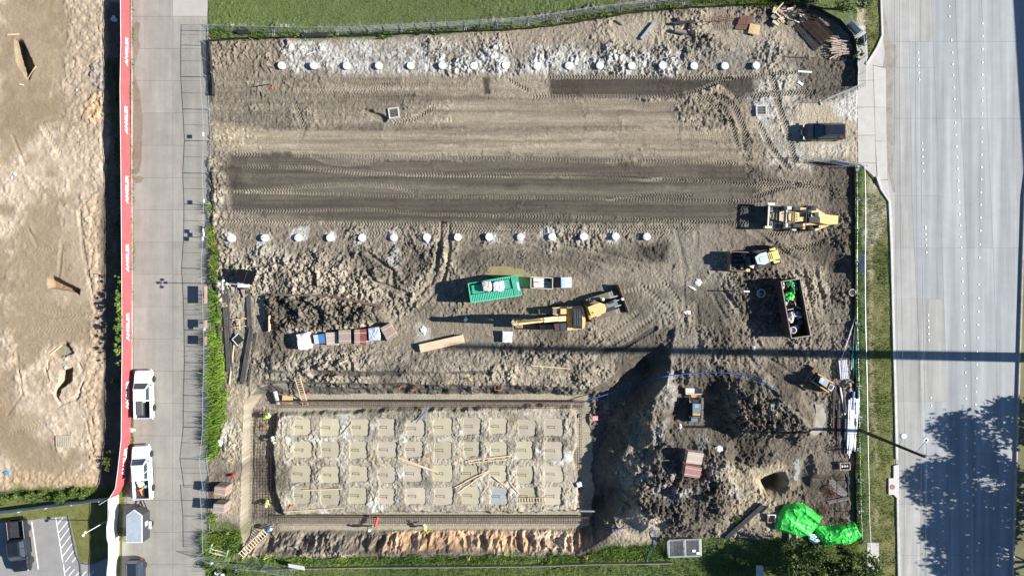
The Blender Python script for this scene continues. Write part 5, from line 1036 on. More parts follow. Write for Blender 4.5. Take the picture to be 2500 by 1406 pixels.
b = MB(); b.bx(-.5, .5, -.06, .06, 0, .05); tag(b.build('board_offcut', mat('new_timber', (0.62, 0.43, 0.23), 0.8, 0, 0.15, 3), None, at_local(wp2, -1.8, 0, .74), R(60)), 'short yellow board in the bed of the lower white pickup', 'board')
# enclosed trailer
tr = T('utility_trailer', 'small enclosed grey trailer with a pointed front hitched behind the white crew cab pickup', 'trailer', W(352, 1266, 0), R(90))
b = MB(); b.prism([(-2.0, -.9), (1.1, -.9), (1.75, 0), (1.1, .9), (-2.0, .9)], .45, 2.05); b.build('body', mat('dark_trailer_side', (0.05, 0.05, 0.055), 0.5), tr)
b = MB(); b.prism([(-2.0, -.9), (1.1, -.9), (1.75, 0), (1.1, .9), (-2.0, .9)], 2.051, 2.10); b.build('roof_edge', MATS['white_pipe'], tr)
b = MB(); b.prism([(-1.93, -.82), (1.06, -.82), (1.64, 0), (1.06, .82), (-1.93, .82)], 2.101, 2.125); b.build('roof', mat('trailer_roof', (0.36, 0.42, 0.45), 0.5, 0.1, 0.12, 1.5, 0, 9, (0.25, 0.27, 0.27), 0.4), tr)
b = MB(); b.beam((1.2, -.6, .45), (2.6, 0, .45), .08, .1); b.beam((1.2, .6, .45), (2.6, 0, .45), .08, .1); b.build('drawbar', M_TRIM, tr)
for s_ in (-1, 1): wheel(tr, -.45, s_ * 1.02, .34, .22)
b = MB(); b.bx(-.9, .0, -1.24, -.92, .72, .78); b.build('mudguard', mat('pale_guard', (0.5, 0.52, 0.5), 0.5), tr)
b = MB(); b.bx(-.35, .15, -.93, -.902, 1.0, 1.5); b.build('side_decal', MATS['lamp_white'], tr)
# SUV at the gate and the dark hatchback on the lane
def wagon(name, label, px, py, heading, paint, L, z, roof=(-2.05, 0.25), bot=(-2.32, 1.15), zt=1.68, rails=True):
    p = W(px, py, 0); o = T(name, label, 'car', (p[0], p[1], z), heading); h = L / 2; d = h - 2.4
    b = MB(); b.loft([ring_st(h, .46, .5, .68, .74, .36), ring_st(h - .08, .70, .44, .76, .84, .56), ring_st(h - .25, .86, .40, .82, .92, .72), ring_st(h - .55, .94, .36, .88, 1.0, .80), ring_st(h - 1.2, .96, .34, .92, 1.06, .84), ring_st(0.9 + d, .96, .34, .96, 1.10, .86), ring_st(-1.2 - d, .96, .34, .98, 1.10, .86), ring_st(-h + .35, .95, .36, .98, 1.10, .84), ring_st(-h + .14, .84, .42, .92, 1.04, .72), ring_st(-h + .04, .68, .46, .86, .96, .56), ring_st(-h, .5, .5, .78, .88, .42)]); b.build('body', paint, o)
    cabin(o, bot[0] - d, bot[1] + d, roof[0] - d, roof[1] + d, 1.09, zt, .85, .63, paint, True, (0.28, 0.62), .09)
    if rails:
        for s_ in (-1, 1): b = MB(); b.beam((roof[0] - d + .1, s_ * .60, zt + .09), (roof[1] + d - .2, s_ * .60, zt + .09), .04, .05); b.build('roof_rail', M_TRIM if not rails == 2 else M_RIM, o)
    lights(o, h - .12, -h + .02, .88, .80); mirrors(o, bot[1] + d - .35, .91, 1.02, paint)
    for s_ in (-1, 1):
        for xx in (h - .92, -h + .95): wheel(o, xx, s_ * .86, .36, .24)
    b = MB(); b.bx(h - .0, h + .03, -.26, .26, .48, .62); b.build('number_plate', MATS['lamp_white'], o)
    return o
wagon('black_car', 'black estate car entering through the open site gate', 2003, 326, R(180.5), M_BPAINT, 4.9, HZ(2003, 326) + 0.02)
wagon('dark_car', 'dark blue hatchback at the bottom edge of the concrete lane', 340, 1402, R(-89), M_NPAINT, 4.4, 0.03, rails=False, zt=1.5)
# lamp post behind the white screen
lp = T('lamp_post', 'slim white lamp post with twin round heads behind the white screen fence', 'lamp post', W(262, 1270, 0))
b = MB(); b.tube((0, 0, 0), (0, 0, 4.6), .055, 8, .04); b.build('pole', MATS['white_pipe'], lp)
for s_ in (-1, 1): b = MB(); b.blob((.12 * s_, .16 * s_, 4.35), .15, .15, .13, 10, 6); b.build('lamp_head', MATS['lamp_white'], lp, smooth=True)
# ------------------------------------------------------------------ site machines (each traced at its own height)
M_YEL = mat('machine_yellow', (0.72, 0.49, 0.19), 0.55, 0, 0.10, 1.8, 0.05, 9, (0.46, 0.37, 0.25), 0.75, 0.35)
M_YEL2 = mat('loader_yellow', (0.78, 0.59, 0.16), 0.5, 0, 0.08, 1.5, 0.05, 9, (0.5, 0.42, 0.25), 0.3, 0.4)
M_ORG = mat('skid_orange', (0.68, 0.30, 0.05), 0.5, 0, 0.1, 2, 0, 9, (0.3, 0.22, 0.14), 0.5)
M_DECK = mat('grey_deck', (0.20, 0.19, 0.165), 0.7, 0.2, 0.2, 3, 0.1, 9, (0.28, 0.23, 0.17), 0.6)
M_BLK = mat('machine_black', (0.020, 0.021, 0.024), 0.5, 0, 0.25, 3, 0, 9, (0.10, 0.085, 0.065), 0.35)
M_MUDST = mat('muddy_steel', (0.17, 0.125, 0.085), 0.8, 0.2, 0.25, 2, 0.2, 9, (0.26, 0.20, 0.14), 0.7)
M_TRACK = mat('crawler_track', (0.20, 0.17, 0.13), 0.85, 0.1, 0.25, 2, 0.2, 9, (0.27, 0.23, 0.175), 0.7)
M_CREAM = mat('cream_steel', (0.68, 0.62, 0.52), 0.55, 0, 0.08, 2, 0, 9, (0.4, 0.33, 0.24), 0.4)
def zoomer(x0, y0, k): return lambda a, c: (x0 + a / k, y0 + c / k)
class Mach:
    def __init__(s, name, label, cat, base_px, zm, gz):
        p = W(*base_px, 0); s.o = T(name, label, cat, (p[0], p[1], gz)); s.p = p; s.zm = zm; s.gz = gz
    def L(s, a, c, z):
        q = W(*s.zm(a, c), z + s.gz); return (q[0] - s.p[0], q[1] - s.p[1], z)
    def poly(s, pts, z): return [s.L(a, c, z)[:2] for a, c in pts]
    def pr(s, name, pts, z0, z1, m, inset=0.0, parent=None):
        b = MB(); b.prism(s.poly(pts, z1), z0, z1, None, inset); return b.build(name, m, parent or s.o)
    def bar(s, name, p, q, w_, h_, m, parent=None):
        b = MB(); b.beam(s.L(*p), s.L(*q), w_, h_); return b.build(name, m, parent or s.o)
    def wheel(s, a, c, r, wd, ang=0.0, rim=M_YEL):
        q = s.L(a, c, r); w_ = wheel(s.o, q[0], q[1], r, wd, rim); w_.rotation_euler = (0, 0, ang); return w_
    def track(s, p, q, wd, h, n=18):
        """crawler: rounded belt with shoes between two ends"""
        a = Vector(s.L(*p, h / 2)); c = Vector(s.L(*q, h / 2)); d = c - a; Ln = d.length; an = math.atan2(d.y, d.x); r = h / 2
        prof = []
        for i in range(7): t = R(90) + R(180) * i / 6; prof.append((r * math.cos(t), r * math.sin(t)))
        for i in range(7): t = R(-90) + R(180) * i / 6; prof.append((Ln + r * math.cos(t), r * math.sin(t)))
        M_ = Matrix.Translation(a) @ Matrix.Rotation(an, 4, 'Z')
        b = MB(); b.loft([[(x_, -wd / 2 + .04, z_) for x_, z_ in prof], [(x_, wd / 2 - .04, z_) for x_, z_ in prof]], M_); t = b.build('track', M_TRACK, s.o)
        b = MB()
        for i in range(n):
            x_ = Ln * (i + .5) / n; b.bx(x_ - Ln / n * .36, x_ + Ln / n * .36, -wd / 2, wd / 2, r, r + .05, M_)
        for sx in (0, Ln):
            for k in range(3):
                t_ = (R(90 + 45 * (k + 1)) if sx == 0 else R(90 - 45 * (k + 1))); b.bx(-.1, .1, -wd / 2, wd / 2, r, r + .05, M_ @ Matrix.Translation((sx, 0, 0)) @ Matrix.Rotation(-(t_ - R(90)), 4, 'Y'))
        b.build('track_shoes', M_TRACK, t)
# soil stabiliser
m = Mach('soil_stabiliser', 'large yellow soil stabiliser with a tapered rear hood at the end of the dark strip', 'construction machine', (1936, 535), zoomer(1820, 480, 10), HZ(1936, 535))
m.bar('front_beam', (575, 190, 1.7), (545, 745, 1.7), .16, .2, M_CREAM)
m.pr('counterweight', [(545, 150), (728, 156), (724, 215), (545, 212)], 1.1, 1.75, M_CREAM); m.pr('counterweight', [(485, 715), (676, 722), (672, 782), (482, 775)], 1.1, 1.75, M_CREAM)
m.pr('mixing_hood', [(600, 232), (1010, 222), (1110, 240), (1120, 780), (610, 772)], .35, 1.25, M_DECK)
for i in range(9):
    xx = 650 + i * 45; m.bar('deck_rib', (xx, 240, 1.28), (xx - 8, 345 + i * 3, 1.28), .06, .06, M_BLK if i % 3 else M_DECK); m.bar('deck_rib', (xx, 640, 1.28), (xx - 4, 765, 1.28), .06, .06, M_BLK if i % 2 else M_DECK)
m.pr('chute', [(568, 465), (625, 395), (840, 372), (860, 372), (860, 590), (840, 590), (612, 548)], 1.26, 1.62, M_DECK, .08); m.pr('chute_nose', [(580, 465), (612, 420), (690, 420), (690, 520), (608, 520)], 1.63, 1.68, mat('olive_panel', (0.27, 0.21, 0.08), 0.6))
m.pr('chute_hood', [(862, 372), (1010, 340), (1012, 642), (862, 592)], 1.26, 1.85, mat('tan_panel', (0.42, 0.35, 0.27), 0.6)); m.bar('chute_edge', (852, 375, 1.9), (838, 590, 1.9), .16, .06, M_YEL); m.bar('chute_edge', (1014, 320, 1.95), (990, 645, 1.95), .10, .08, M_CREAM)
m.pr('platform', [(1020, 345), (1210, 372), (1210, 640), (1030, 640)], 1.26, 1.75, M_DECK); m.pr('tank', [(1050, 440), (1092, 385), (1200, 378), (1205, 612), (1092, 602), (1052, 562)], 1.76, 2.1, M_YEL, .06)
m.pr('console', [(1212, 375), (1318, 388), (1316, 615), (1206, 618)], 1.26, 2.15, M_YEL, .04)
for zz_ in (440, 500, 565): m.pr('vent', [(1232, zz_ - 14), (1268, zz_ - 14), (1268, zz_ + 14), (1232, zz_ + 14)], 2.151, 2.17, M_BLK)
m.pr('seat_box', [(1320, 500), (1430, 505), (1432, 602), (1320, 606)], 1.3, 2.0, M_YEL); m.pr('cab_floor', [(1330, 325), (1500, 320), (1525, 640), (1440, 640), (1440, 480), (1330, 470)], 1.2, 1.5, M_DECK)
m.pr('fuel_tank', [(1020, 240), (1135, 235), (1140, 320), (1022, 325)], 1.26, 2.1, M_CREAM, .08); m.pr('operator_seat', [(982, 652), (1082, 650), (1078, 772), (978, 765)], 1.26, 1.95, M_CREAM, .06); m.pr('step_box', [(1145, 790), (1240, 795), (1240, 838), (1140, 825)], .5, 1.1, M_CREAM)
m.pr('battery_box', [(1200, 250), (1320, 268), (1315, 350), (1200, 340)], 1.26, 1.8, M_BLK); m.pr('battery_box', [(1185, 660), (1400, 660), (1400, 745), (1190, 740)], 1.0, 1.5, M_BLK)
m.pr('rear_frame', [(1340, 265), (1740, 292), (1960, 432), (2010, 440), (2040, 705), (1720, 842), (1660, 800), (1400, 790), (1405, 655), (1500, 650), (1500, 300), (1340, 320)], .7, 1.35, M_YEL); m.pr('rear_hood', [(1810, 440), (1960, 436), (2272, 465), (2262, 672), (2040, 690), (1810, 640)], 1.351, 1.95, M_YEL, .03)
m.pr('engine', [(1525, 330), (1610, 325), (1615, 400), (1790, 385), (1800, 640), (1540, 640)], 1.351, 2.1, M_BLK); m.pr('air_cleaner', [(1525, 320), (1605, 320), (1612, 395), (1530, 395)], 2.11, 2.45, M_BLK, .1); m.pr('muffler', [(1680, 385), (1790, 380), (1795, 480), (1690, 485)], 2.11, 2.4, M_BLK, .1); m.pr('fan_housing', [(1560, 510), (1680, 510), (1680, 620), (1560, 620)], 2.11, 2.35, M_TRIM)
m.pr('pump', [(1600, 425), (1670, 425), (1670, 500), (1600, 500)], 2.11, 2.25, M_GALV, .15); m.pr('radiator_guard', [(1792, 375), (1838, 385), (1830, 495), (1785, 490)], 1.96, 2.2, M_CREAM)
q = m.L(1757, 735, 1.36); b = MB(); b.lathe([(.20, 0), (.20, .5), (.12, .52)], 14, None, q); b.build('exhaust', M_BLK, m.o); b = MB(); b.lathe([(.10, .521), (.10, .56), (.04, .56)], 12, None, q); b.build('exhaust_cap', M_GALV, m.o)
for p_, q_ in (((965, 215, 2.9), (1500, 215, 2.9)), ((1500, 215, 2.9), (1470, 742, 2.9)), ((1150, 750, 2.9), (1470, 742, 2.9)), ((1185, 230, 2.9), (1165, 745, 2.9)), ((1330, 405, 2.9), (1490, 370, 2.9))): m.bar('roll_bar', p_, q_, .07, .07, M_BLK)
for a_, c_ in ((965, 215), (1500, 215), (1470, 742), (1150, 750)): q = m.L(a_, c_, 2.9); b = MB(); b.tube((q[0], q[1], 1.1), (q[0], q[1], 2.9), .04, 6); b.build('roll_bar_post', M_BLK, m.o)
for a_, c_ in ((1560, 300), (1540, 770)): m.wheel(a_, c_, .80, .55, 0, M_YEL)
for a_, c_ in ((560, 270), (530, 720)): m.wheel(a_, c_, .55, .40, 0, M_YEL)
# wheel loader
m = Mach('wheel_loader', 'yellow and grey articulated wheel loader with a wide black bucket facing left', 'wheel loader', (1828, 637), zoomer(1690, 590, 10.417), HZ(1828, 637))
m.pr('bucket_floor', [(985, 262), (1480, 262), (1440, 735), (975, 725)], .25, .40, M_BLK)
m.pr('bucket_lip', [(968, 255), (1004, 255), (990, 735), (955, 735)], .2, 1.25, M_MUDST); m.pr('bucket_side', [(968, 240), (1500, 262), (1500, 286), (968, 258)], .2, 1.2, M_MUDST); m.pr('bucket_side', [(972, 712), (1390, 742), (1390, 766), (965, 736)], .2, 1.2, M_MUDST)
for i in range(8): yy = 300 + i * 56; m.bar('bucket_rib', (1060, yy, .46), (1400, yy + 8, .46), .10, .12, M_DECK if i % 2 else M_BLK)
m.pr('bucket_tip', [(1390, 690), (1470, 690), (1470, 765), (1340, 762)], .9, 1.15, M_YEL)
rr = random.Random(5)
for cx_, cy_, n_ in ((1310, 370, 10), (1260, 650, 16)):
    for i in range(n_): q = m.L(cx_ + rr.uniform(-70, 70) + (i * 6 if n_ > 10 else 0), cy_ + rr.uniform(-60, 70), .6); b = MB(); b.blob((q[0], q[1], rr.uniform(.5, .75)), rr.uniform(.08, .16), rr.uniform(.08, .15), .09, 7, 4, .25, i); b.build('caked_mud', mat('dry_mud', (0.50, 0.43, 0.36), 0.95, 0, 0.2, 4), m.o)
m.pr('front_frame', [(1400, 350), (1600, 300), (1640, 600), (1440, 620)], .5, 1.2, M_BLK); m.pr('windscreen', [(1402, 462), (1450, 365), (1512, 605), (1452, 622)], 1.2, 2.3, M_GLASS); m.pr('fender', [(1450, 630), (1540, 600), (1740, 608), (1690, 640), (1545, 682)], 1.25, 1.4, M_CREAM)
m.pr('body', [(1500, 300), (1780, 215), (1920, 200), (2010, 600), (1780, 660), (1560, 640)], .7, 1.35, M_BLK); m.pr('cab_glass', [(1610, 400), (1720, 310), (1885, 270), (1960, 520), (1840, 580), (1665, 565)], 1.35, 2.95, M_GLASS, .02)
m.pr('cab_roof', [(1600, 395), (1718, 302), (1888, 260), (1968, 520), (1842, 586), (1660, 572)], 2.96, 3.12, mat('grey_green_roof', (0.42, 0.50, 0.49), 0.55, 0, 0.1, 2, 0, 9, (0.5, 0.48, 0.42), 0.3)); m.pr('roof_hatch', [(1700, 400), (1860, 370), (1880, 500), (1740, 520)], 3.121, 3.16, MATS['grey_green_roof'])
m.pr('engine_hood', [(1895, 300), (2175, 210), (2242, 425), (1985, 512)], .7, 2.05, M_YEL2, .03)
for i in range(3): xx = 1925 + i * 42; m.bar('hood_slot', (xx, 310 - i * 8, 2.06), (xx + 45, 460 - i * 8, 2.06), .06, .04, M_TRIM)
m.pr('rear_fender', [(1960, 190), (2105, 150), (2130, 205), (1990, 235)], .9, 1.5, M_YEL2); m.pr('rear_fender', [(2060, 492), (2225, 470), (2225, 515), (2092, 555)], .9, 1.5, M_YEL2)
for a_, c_, an in ((1560, 290, .15), (1600, 655, .15), (1990, 170, .22), (2080, 530, .22)): m.wheel(a_, c_, .75, .5, an, M_YEL2)
m.bar('lift_arm', (1440, 420, 1.3), (1640, 380, 1.5), .16, .25, M_BLK); m.bar('lift_arm', (1440, 600, 1.3), (1640, 560, 1.5), .16, .25, M_BLK); m.bar('handrail', (1588, 515, 1.7), (1640, 545, 1.7), .05, .05, mat('green_rail', (0.2, 0.5, 0.38), 0.5))
# excavator
m = Mach('excavator', 'yellow crawler excavator with its raised boom pointing left', 'excavator', (1375, 777), zoomer(1220, 680, 7.353), HZ(1375, 777))
m.track((745, 592), (1440, 545), .62, .85, 22); m.track((790, 872), (1440, 838), .62, .85, 22)
m.pr('undercarriage', [(900, 620), (1400, 600), (1410, 840), (910, 860)], .35, .85, M_BLK)
m.pr('platform', [(945, 520), (1440, 492), (1495, 520), (1520, 780), (1490, 905), (1210, 930), (1205, 700), (950, 640)], .95, 1.35, M_YEL); m.pr('tread_plate', [(958, 535), (1082, 535), (1082, 640), (958, 636)], 1.36, 1.75, M_DECK); m.pr('tool_box', [(1090, 540), (1200, 540), (1200, 640), (1090, 640)], 1.36, 2.0, M_YEL, .04)
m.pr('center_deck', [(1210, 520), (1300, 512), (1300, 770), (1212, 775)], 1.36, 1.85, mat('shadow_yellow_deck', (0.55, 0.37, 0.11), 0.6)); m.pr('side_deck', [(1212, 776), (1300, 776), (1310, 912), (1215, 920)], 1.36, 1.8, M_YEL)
m.pr('engine_hood', [(1302, 545), (1330, 528), (1450, 524), (1470, 545), (1478, 870), (1455, 888), (1335, 894), (1318, 880)], 1.36, 2.35, M_BLK, .04)
for i in range(3):
    for j_ in range(2): m.pr('hood_louvre', [(1340 + i * 42, 590 + j_ * 150), (1362 + i * 42, 590 + j_ * 150), (1366 + i * 42, 720 + j_ * 125), (1344 + i * 42, 720 + j_ * 125)], 2.351, 2.40, mat('dark_louvre', (0.07, 0.075, 0.085), 0.5))
m.pr('counterweight', [(1478, 505), (1500, 540), (1530, 640), (1540, 760), (1530, 850), (1500, 905), (1482, 908), (1480, 700)], .95, 2.1, M_YEL)
m.pr('cab', [(968, 812), (1060, 802), (1195, 792), (1206, 938), (992, 950)], .95, 2.75, M_TRIM, .0); m.pr('cab_front_window', [(975, 818), (1058, 808), (1064, 940), (996, 945)], 2.751, 2.775, mat('reddish_tint', (0.10, 0.055, 0.055), 0.15)); m.pr('sunroof', [(1088, 808), (1190, 800), (1196, 930), (1094, 936)], 2.751, 2.78, mat('sunroof', (0.06, 0.07, 0.07), 0.15))
def boomseg(p, q, w_, h0, h1, name, mt):
    a = Vector(m.L(*p)); c = Vector(m.L(*q)); x_ = (c - a).normalized(); y_ = Vector((0, 0, 1)).cross(x_).normalized(); z_ = x_.cross(y_)
    ring = lambda o_, hh: [tuple(o_ + y_ * (w_ / 2) - z_ * hh / 2), tuple(o_ + y_ * (w_ / 2) + z_ * hh / 2), tuple(o_ - y_ * (w_ / 2) + z_ * hh / 2), tuple(o_ - y_ * (w_ / 2) - z_ * hh / 2)]
    b = MB(); b.loft([ring(a, h0), ring(c, h1)]); return b.build(name, mt, m.o)
boomseg((1150, 715, 1.7), (1000, 722, 3.6), .55, .6, .85, 'boom', M_YEL); boomseg((1000, 722, 3.6), (760, 745, 5.0), .50, .85, .65, 'boom', M_YEL); boomseg((760, 745, 5.0), (330, 800, 5.5), .42, .65, .40, 'boom', M_YEL)
boomseg((250, 800, 5.9), (300, 800, 1.6), .36, .55, .35, 'stick', M_YEL)
for s_ in (-26, 26): m.bar('boom_cylinder', (980, 722 + s_, 2.4), (700, 755 + s_, 4.6), .14, .14, M_YEL); 
m.bar('stick_cylinder', (820, 742, 5.7), (330, 790, 6.0), .14, .14, M_MUDST); m.bar('cylinder_rod', (440, 780, 5.95), (230, 800, 6.0), .10, .10, M_GALV)
q = m.L(300, 800, 1.2); b = MB(); pr_ = [(-.1, .5), (.55, .45), (.75, .05), (.5, -.5), (-.1, -.6), (-.25, -.2)]; b.loft([[(q[0] + x_, q[1] - .55, q[2] + z_ - .2) for x_, z_ in pr_], [(q[0] + x_, q[1] + .55, q[2] + z_ - .2) for x_, z_ in pr_]]); b.build('bucket', M_MUDST, m.o)
# bulldozer
m = Mach('bulldozer', 'yellow crawler bulldozer with a muddy brown blade parked behind the excavator', 'bulldozer', (1478, 742), zoomer(1220, 680, 7.353), HZ(1478, 742))
m.track((1600, 398), (1955, 288), .62, .95, 16); m.track((1690, 720), (2080, 592), .62, .95, 16)
m.pr('chassis', [(1600, 470), (1990, 350), (2080, 540), (1700, 690)], .4, 1.0, M_BLK); m.pr('engine_hood', [(1895, 455), (2090, 368), (2132, 472), (1930, 530)], 1.0, 1.75, mat('grey_hood', (0.17, 0.19, 0.20), 0.45, 0.1, 0.15, 2, 0, 9, (0.3, 0.27, 0.22), 0.4), .03); m.pr('hood_intake', [(1960, 420), (2040, 390), (2055, 430), (1975, 458)], 1.751, 1.9, M_BLK)
m.pr('cab', [(1640, 520), (1790, 460), (1880, 490), (1890, 590), (1690, 670)], 1.0, 2.7, M_GLASS); m.pr('cab_roof', [(1580, 512), (1790, 430), (1890, 462), (1916, 530), (1898, 612), (1655, 700)], 2.71, 2.85, M_YEL); m.pr('rear_guard', [(1540, 462), (1578, 512), (1652, 702), (1622, 738), (1600, 680)], .8, 1.9, mat('ochre_guard', (0.60, 0.36, 0.08), 0.55))
m.pr('roof_vent', [(1740, 660), (1810, 630), (1815, 660), (1745, 692)], 2.5, 2.72, M_YEL); q = m.L(1680, 615, 2.86); b = MB(); b.lathe([(.14, 0), (.14, .04), (.06, .05)], 12, None, q); b.build('roof_cap', mat('ochre_cap', (0.45, 0.27, 0.06), 0.5), m.o)
m.pr('side_tank', [(1560, 470), (1700, 400), (1790, 425), (1590, 505)], 1.0, 1.8, M_MUDST)
m.bar('push_arm', (1900, 365, .7), (2135, 305, .7), .16, .2, M_GALV); m.bar('push_arm', (1915, 555, .7), (2195, 468, .7), .16, .2, M_GALV); m.bar('tilt_ram', (2090, 400, 1.0), (2175, 372, 1.0), .12, .12, M_GALV)
a = Vector(m.L(2105, 115, .0)); c = Vector(m.L(2290, 605, .0)); d = (c - a).normalized(); n_ = Vector((-d.y, d.x, 0)); b = MB(); pr_ = [(0.0, -.02), (.18, .5), (.05, 1.15), (.16, 1.15), (.30, .5), (.14, -.02)]
b.loft([[tuple(a + n_ * (-x_ + .15) + Vector((0, 0, z_))) for x_, z_ in pr_], [tuple(c + n_ * (-x_ + .15) + Vector((0, 0, z_))) for x_, z_ in pr_]]); b.build('blade', M_MUDST, m.o); m.pr('blade_bracket', [(2180, 352), (2225, 345), (2235, 385), (2195, 395)], 1.0, 1.25, M_CREAM)
# skid steers
m = Mach('skid_steer', 'orange skid steer loader facing upper left near the stacked steel', 'skid steer', (1998, 932), zoomer(1920, 880, 14.06), HZ(1998, 932))
m.pr('chassis', [(1000, 480), (1560, 780), (1420, 1010), (860, 690)], .3, 1.0, M_BLK); m.pr('cab', [(1150, 590), (1230, 550), (1475, 690), (1375, 930), (1110, 745)], 1.0, 1.95, M_GLASS); m.pr('cab_roof', [(1160, 600), (1225, 560), (1480, 692), (1375, 930), (1112, 742)], 1.96, 2.04, mat('cab_grey', (0.27, 0.30, 0.34), 0.5, 0, 0.1)); m.pr('skylight', [(1212, 580), (1305, 642), (1222, 760), (1130, 712)], 2.041, 2.06, mat('pale_skylight', (0.42, 0.60, 0.56), 0.2))
m.bar('lift_arm', (1070, 455, 1.35), (1590, 765, 1.35), .14, .22, M_ORG); m.bar('lift_arm', (850, 700, 1.35), (1450, 1085, 1.35), .14, .22, M_ORG); m.bar('front_cross', (925, 400, .8), (790, 690, .8), .2, .3, M_MUDST); m.bar('tilt_ram', (900, 690, 1.0), (1030, 560, 1.1), .08, .08, M_GALV)
m.pr('rear_grille', [(1520, 800), (1665, 872), (1550, 1065), (1420, 980)], .5, 1.4, M_GALV); m.pr('grille_screen', [(1535, 835), (1620, 878), (1545, 1010), (1460, 965)], 1.401, 1.43, M_BLK)
q = m.L(760, 470, .3); a = R(149); b = MB(); b.bx(-.05, .75, -.95, .95, .02, .10, xform(q[0], q[1], 0, a)); b.bx(-.05, .03, -.95, .95, .10, .75, xform(q[0], q[1], 0, a)); b.bx(-.05, .6, -.95, -.88, .10, .6, xform(q[0], q[1], 0, a)); b.bx(-.05, .6, .88, .95, .10, .6, xform(q[0], q[1], 0, a)); b.build('bucket', M_MUDST, m.o)
for a_, c_ in ((1100, 500), (1440, 700), (950, 780), (1290, 990)): m.wheel(a_, c_, .42, .32, R(-31), M_ORG)
m = Mach('skid_steer', 'compact loader with orange stripe and pale bucket facing up in the shadowed hollow', 'skid steer', (1688, 984), zoomer(1640, 930, 10.04), HZ(1690, 990))
m.pr('bucket', [(330, 170), (742, 190), (738, 322), (345, 322)], .15, .30, M_CREAM); m.pr('bucket_back', [(345, 312), (740, 312), (738, 330), (345, 330)], .15, .75, M_CREAM); m.pr('bucket_end', [(328, 170), (342, 170), (350, 330), (338, 330)], .15, .7, M_MUDST); m.pr('bucket_end', [(736, 190), (748, 190), (744, 330), (732, 330)], .15, .75, M_MUDST)
m.pr('quick_hitch', [(470, 335), (612, 340), (605, 402), (480, 400)], .4, .8, M_ORG); m.pr('chassis', [(430, 420), (725, 430), (715, 980), (425, 980)], .25, .95, M_BLK); m.pr('front_console', [(510, 450), (700, 460), (700, 530), (515, 520)], .95, 1.2, M_BLK)
m.pr('cab', [(520, 550), (715, 562), (698, 880), (520, 872)], .95, 1.95, M_GLASS); m.pr('cab_roof', [(515, 545), (720, 560), (702, 780), (515, 770)], 1.96, 2.04, mat('cab_blue_grey', (0.14, 0.18, 0.23), 0.45, 0, 0.1)); m.pr('skylight', [(562, 570), (665, 574), (662, 650), (562, 645)], 2.041, 2.06, mat('teal_skylight', (0.25, 0.38, 0.38), 0.2))
m.pr('orange_stripe', [(515, 782), (702, 790), (698, 842), (515, 836)], 1.96, 2.05, M_ORG); m.pr('rear_deck', [(512, 850), (700, 852), (690, 892), (512, 888)], 1.3, 1.7, MATS['cab_blue_grey']); m.pr('rear_door', [(480, 905), (640, 905), (632, 1000), (478, 990)], .4, 1.2, MATS['cab_blue_grey'])
m.bar('lift_arm', (470, 430, 1.2), (480, 900, 1.3), .13, .2, M_BLK); m.bar('lift_arm', (718, 440, 1.2), (715, 900, 1.3), .10, .2, M_BLK); m.bar('hydraulic_ram', (440, 420, 1.15), (450, 530, 1.3), .10, .1, M_GALV)
m.track((455, 930), (460, 480), .36, .6, 12); m.track((715, 930), (728, 480), .36, .6, 12)
# ------------------------------------------------------------------ stored goods and site equipment
M_GREENC = mat('green_container_paint', (0.10, 0.56, 0.36), 0.5, 0, 0.10, 1.2, 0.05, 9, (0.12, 0.38, 0.26), 0.4)
M_GREEND = mat('green_container_shaded', (0.02, 0.17, 0.12), 0.55, 0, 0.12, 1.2)  # darker copy of the green, paints in the shade between the roof ribs
M_PLASTIC = mat('clear_wrap', (0.62, 0.62, 0.64), 0.25, 0, 0.15, 3, 0.4, 7, (0.45, 0.36, 0.28), 0.5)
m = Mach('shipping_container', 'bright green steel container with ribbed roof and a sunken middle panel', 'container', (1208, 704), zoomer(1030, 640, 6.579), HZ(1208, 704))
TOPC = [(738, 342), (1530, 205), (1605, 532), (785, 652)]; zt_ = 2.55
P4 = [Vector((*p_, 0)) for p_ in m.poly(TOPC, zt_)]
def cuv(u, v): q = (P4[0] * (1 - u) + P4[1] * u) * (1 - v) + (P4[3] * (1 - u) + P4[2] * u) * v; return (q.x, q.y)
for nm, u0, u1, v0, v1 in (('end_wall', 0, .012, 0, 1), ('end_wall', .988, 1, 0, 1), ('side_wall', .012, .988, 0, .03), ('side_wall', .012, .988, .97, 1)):
    b = MB(); b.prism([cuv(u0, v0), cuv(u1, v0), cuv(u1, v1), cuv(u0, v1)], .12, zt_); b.build(nm, M_GREENC, m.o)
for i in range(30):
    u = .02 + i * .0325; b = MB(); b.prism([cuv(u, 1.002), cuv(u + .016, 1.002), cuv(u + .016, 1.02), cuv(u, 1.02)], .2, 2.5); b.build('side_rib', M_GREENC, m.o)
for nm, u0, u1, v0, v1 in (('roof_strip', .012, .86, .60, .97), ('roof_strip', .86, .988, .03, .97), ('roof_strip', .30, .86, .03, .12)):
    b = MB(); b.prism([cuv(u0, v0), cuv(u1, v0), cuv(u1, v1), cuv(u0, v1)], 2.40, 2.47); b.build(nm, M_GREEND, m.o)
for i in range(25):
    u = .02 + i * .0335; b = MB(); b.prism([cuv(u, .605), cuv(u + .018, .605), cuv(u + .018, .968), cuv(u, .968)], 2.471, 2.535); b.build('roof_rib', M_GREENC, m.o)
for i in range(5): u = .868 + i * .024; b = MB(); b.prism([cuv(u, .035), cuv(u + .014, .035), cuv(u + .014, .965), cuv(u, .965)], 2.471, 2.535); b.build('roof_rib', M_GREENC, m.o)
for i in range(16): u = .31 + i * .034; b = MB(); b.prism([cuv(u, .035), cuv(u + .018, .035), cuv(u + .018, .118), cuv(u, .118)], 2.471, 2.535); b.build('roof_rib', M_GREENC, m.o)
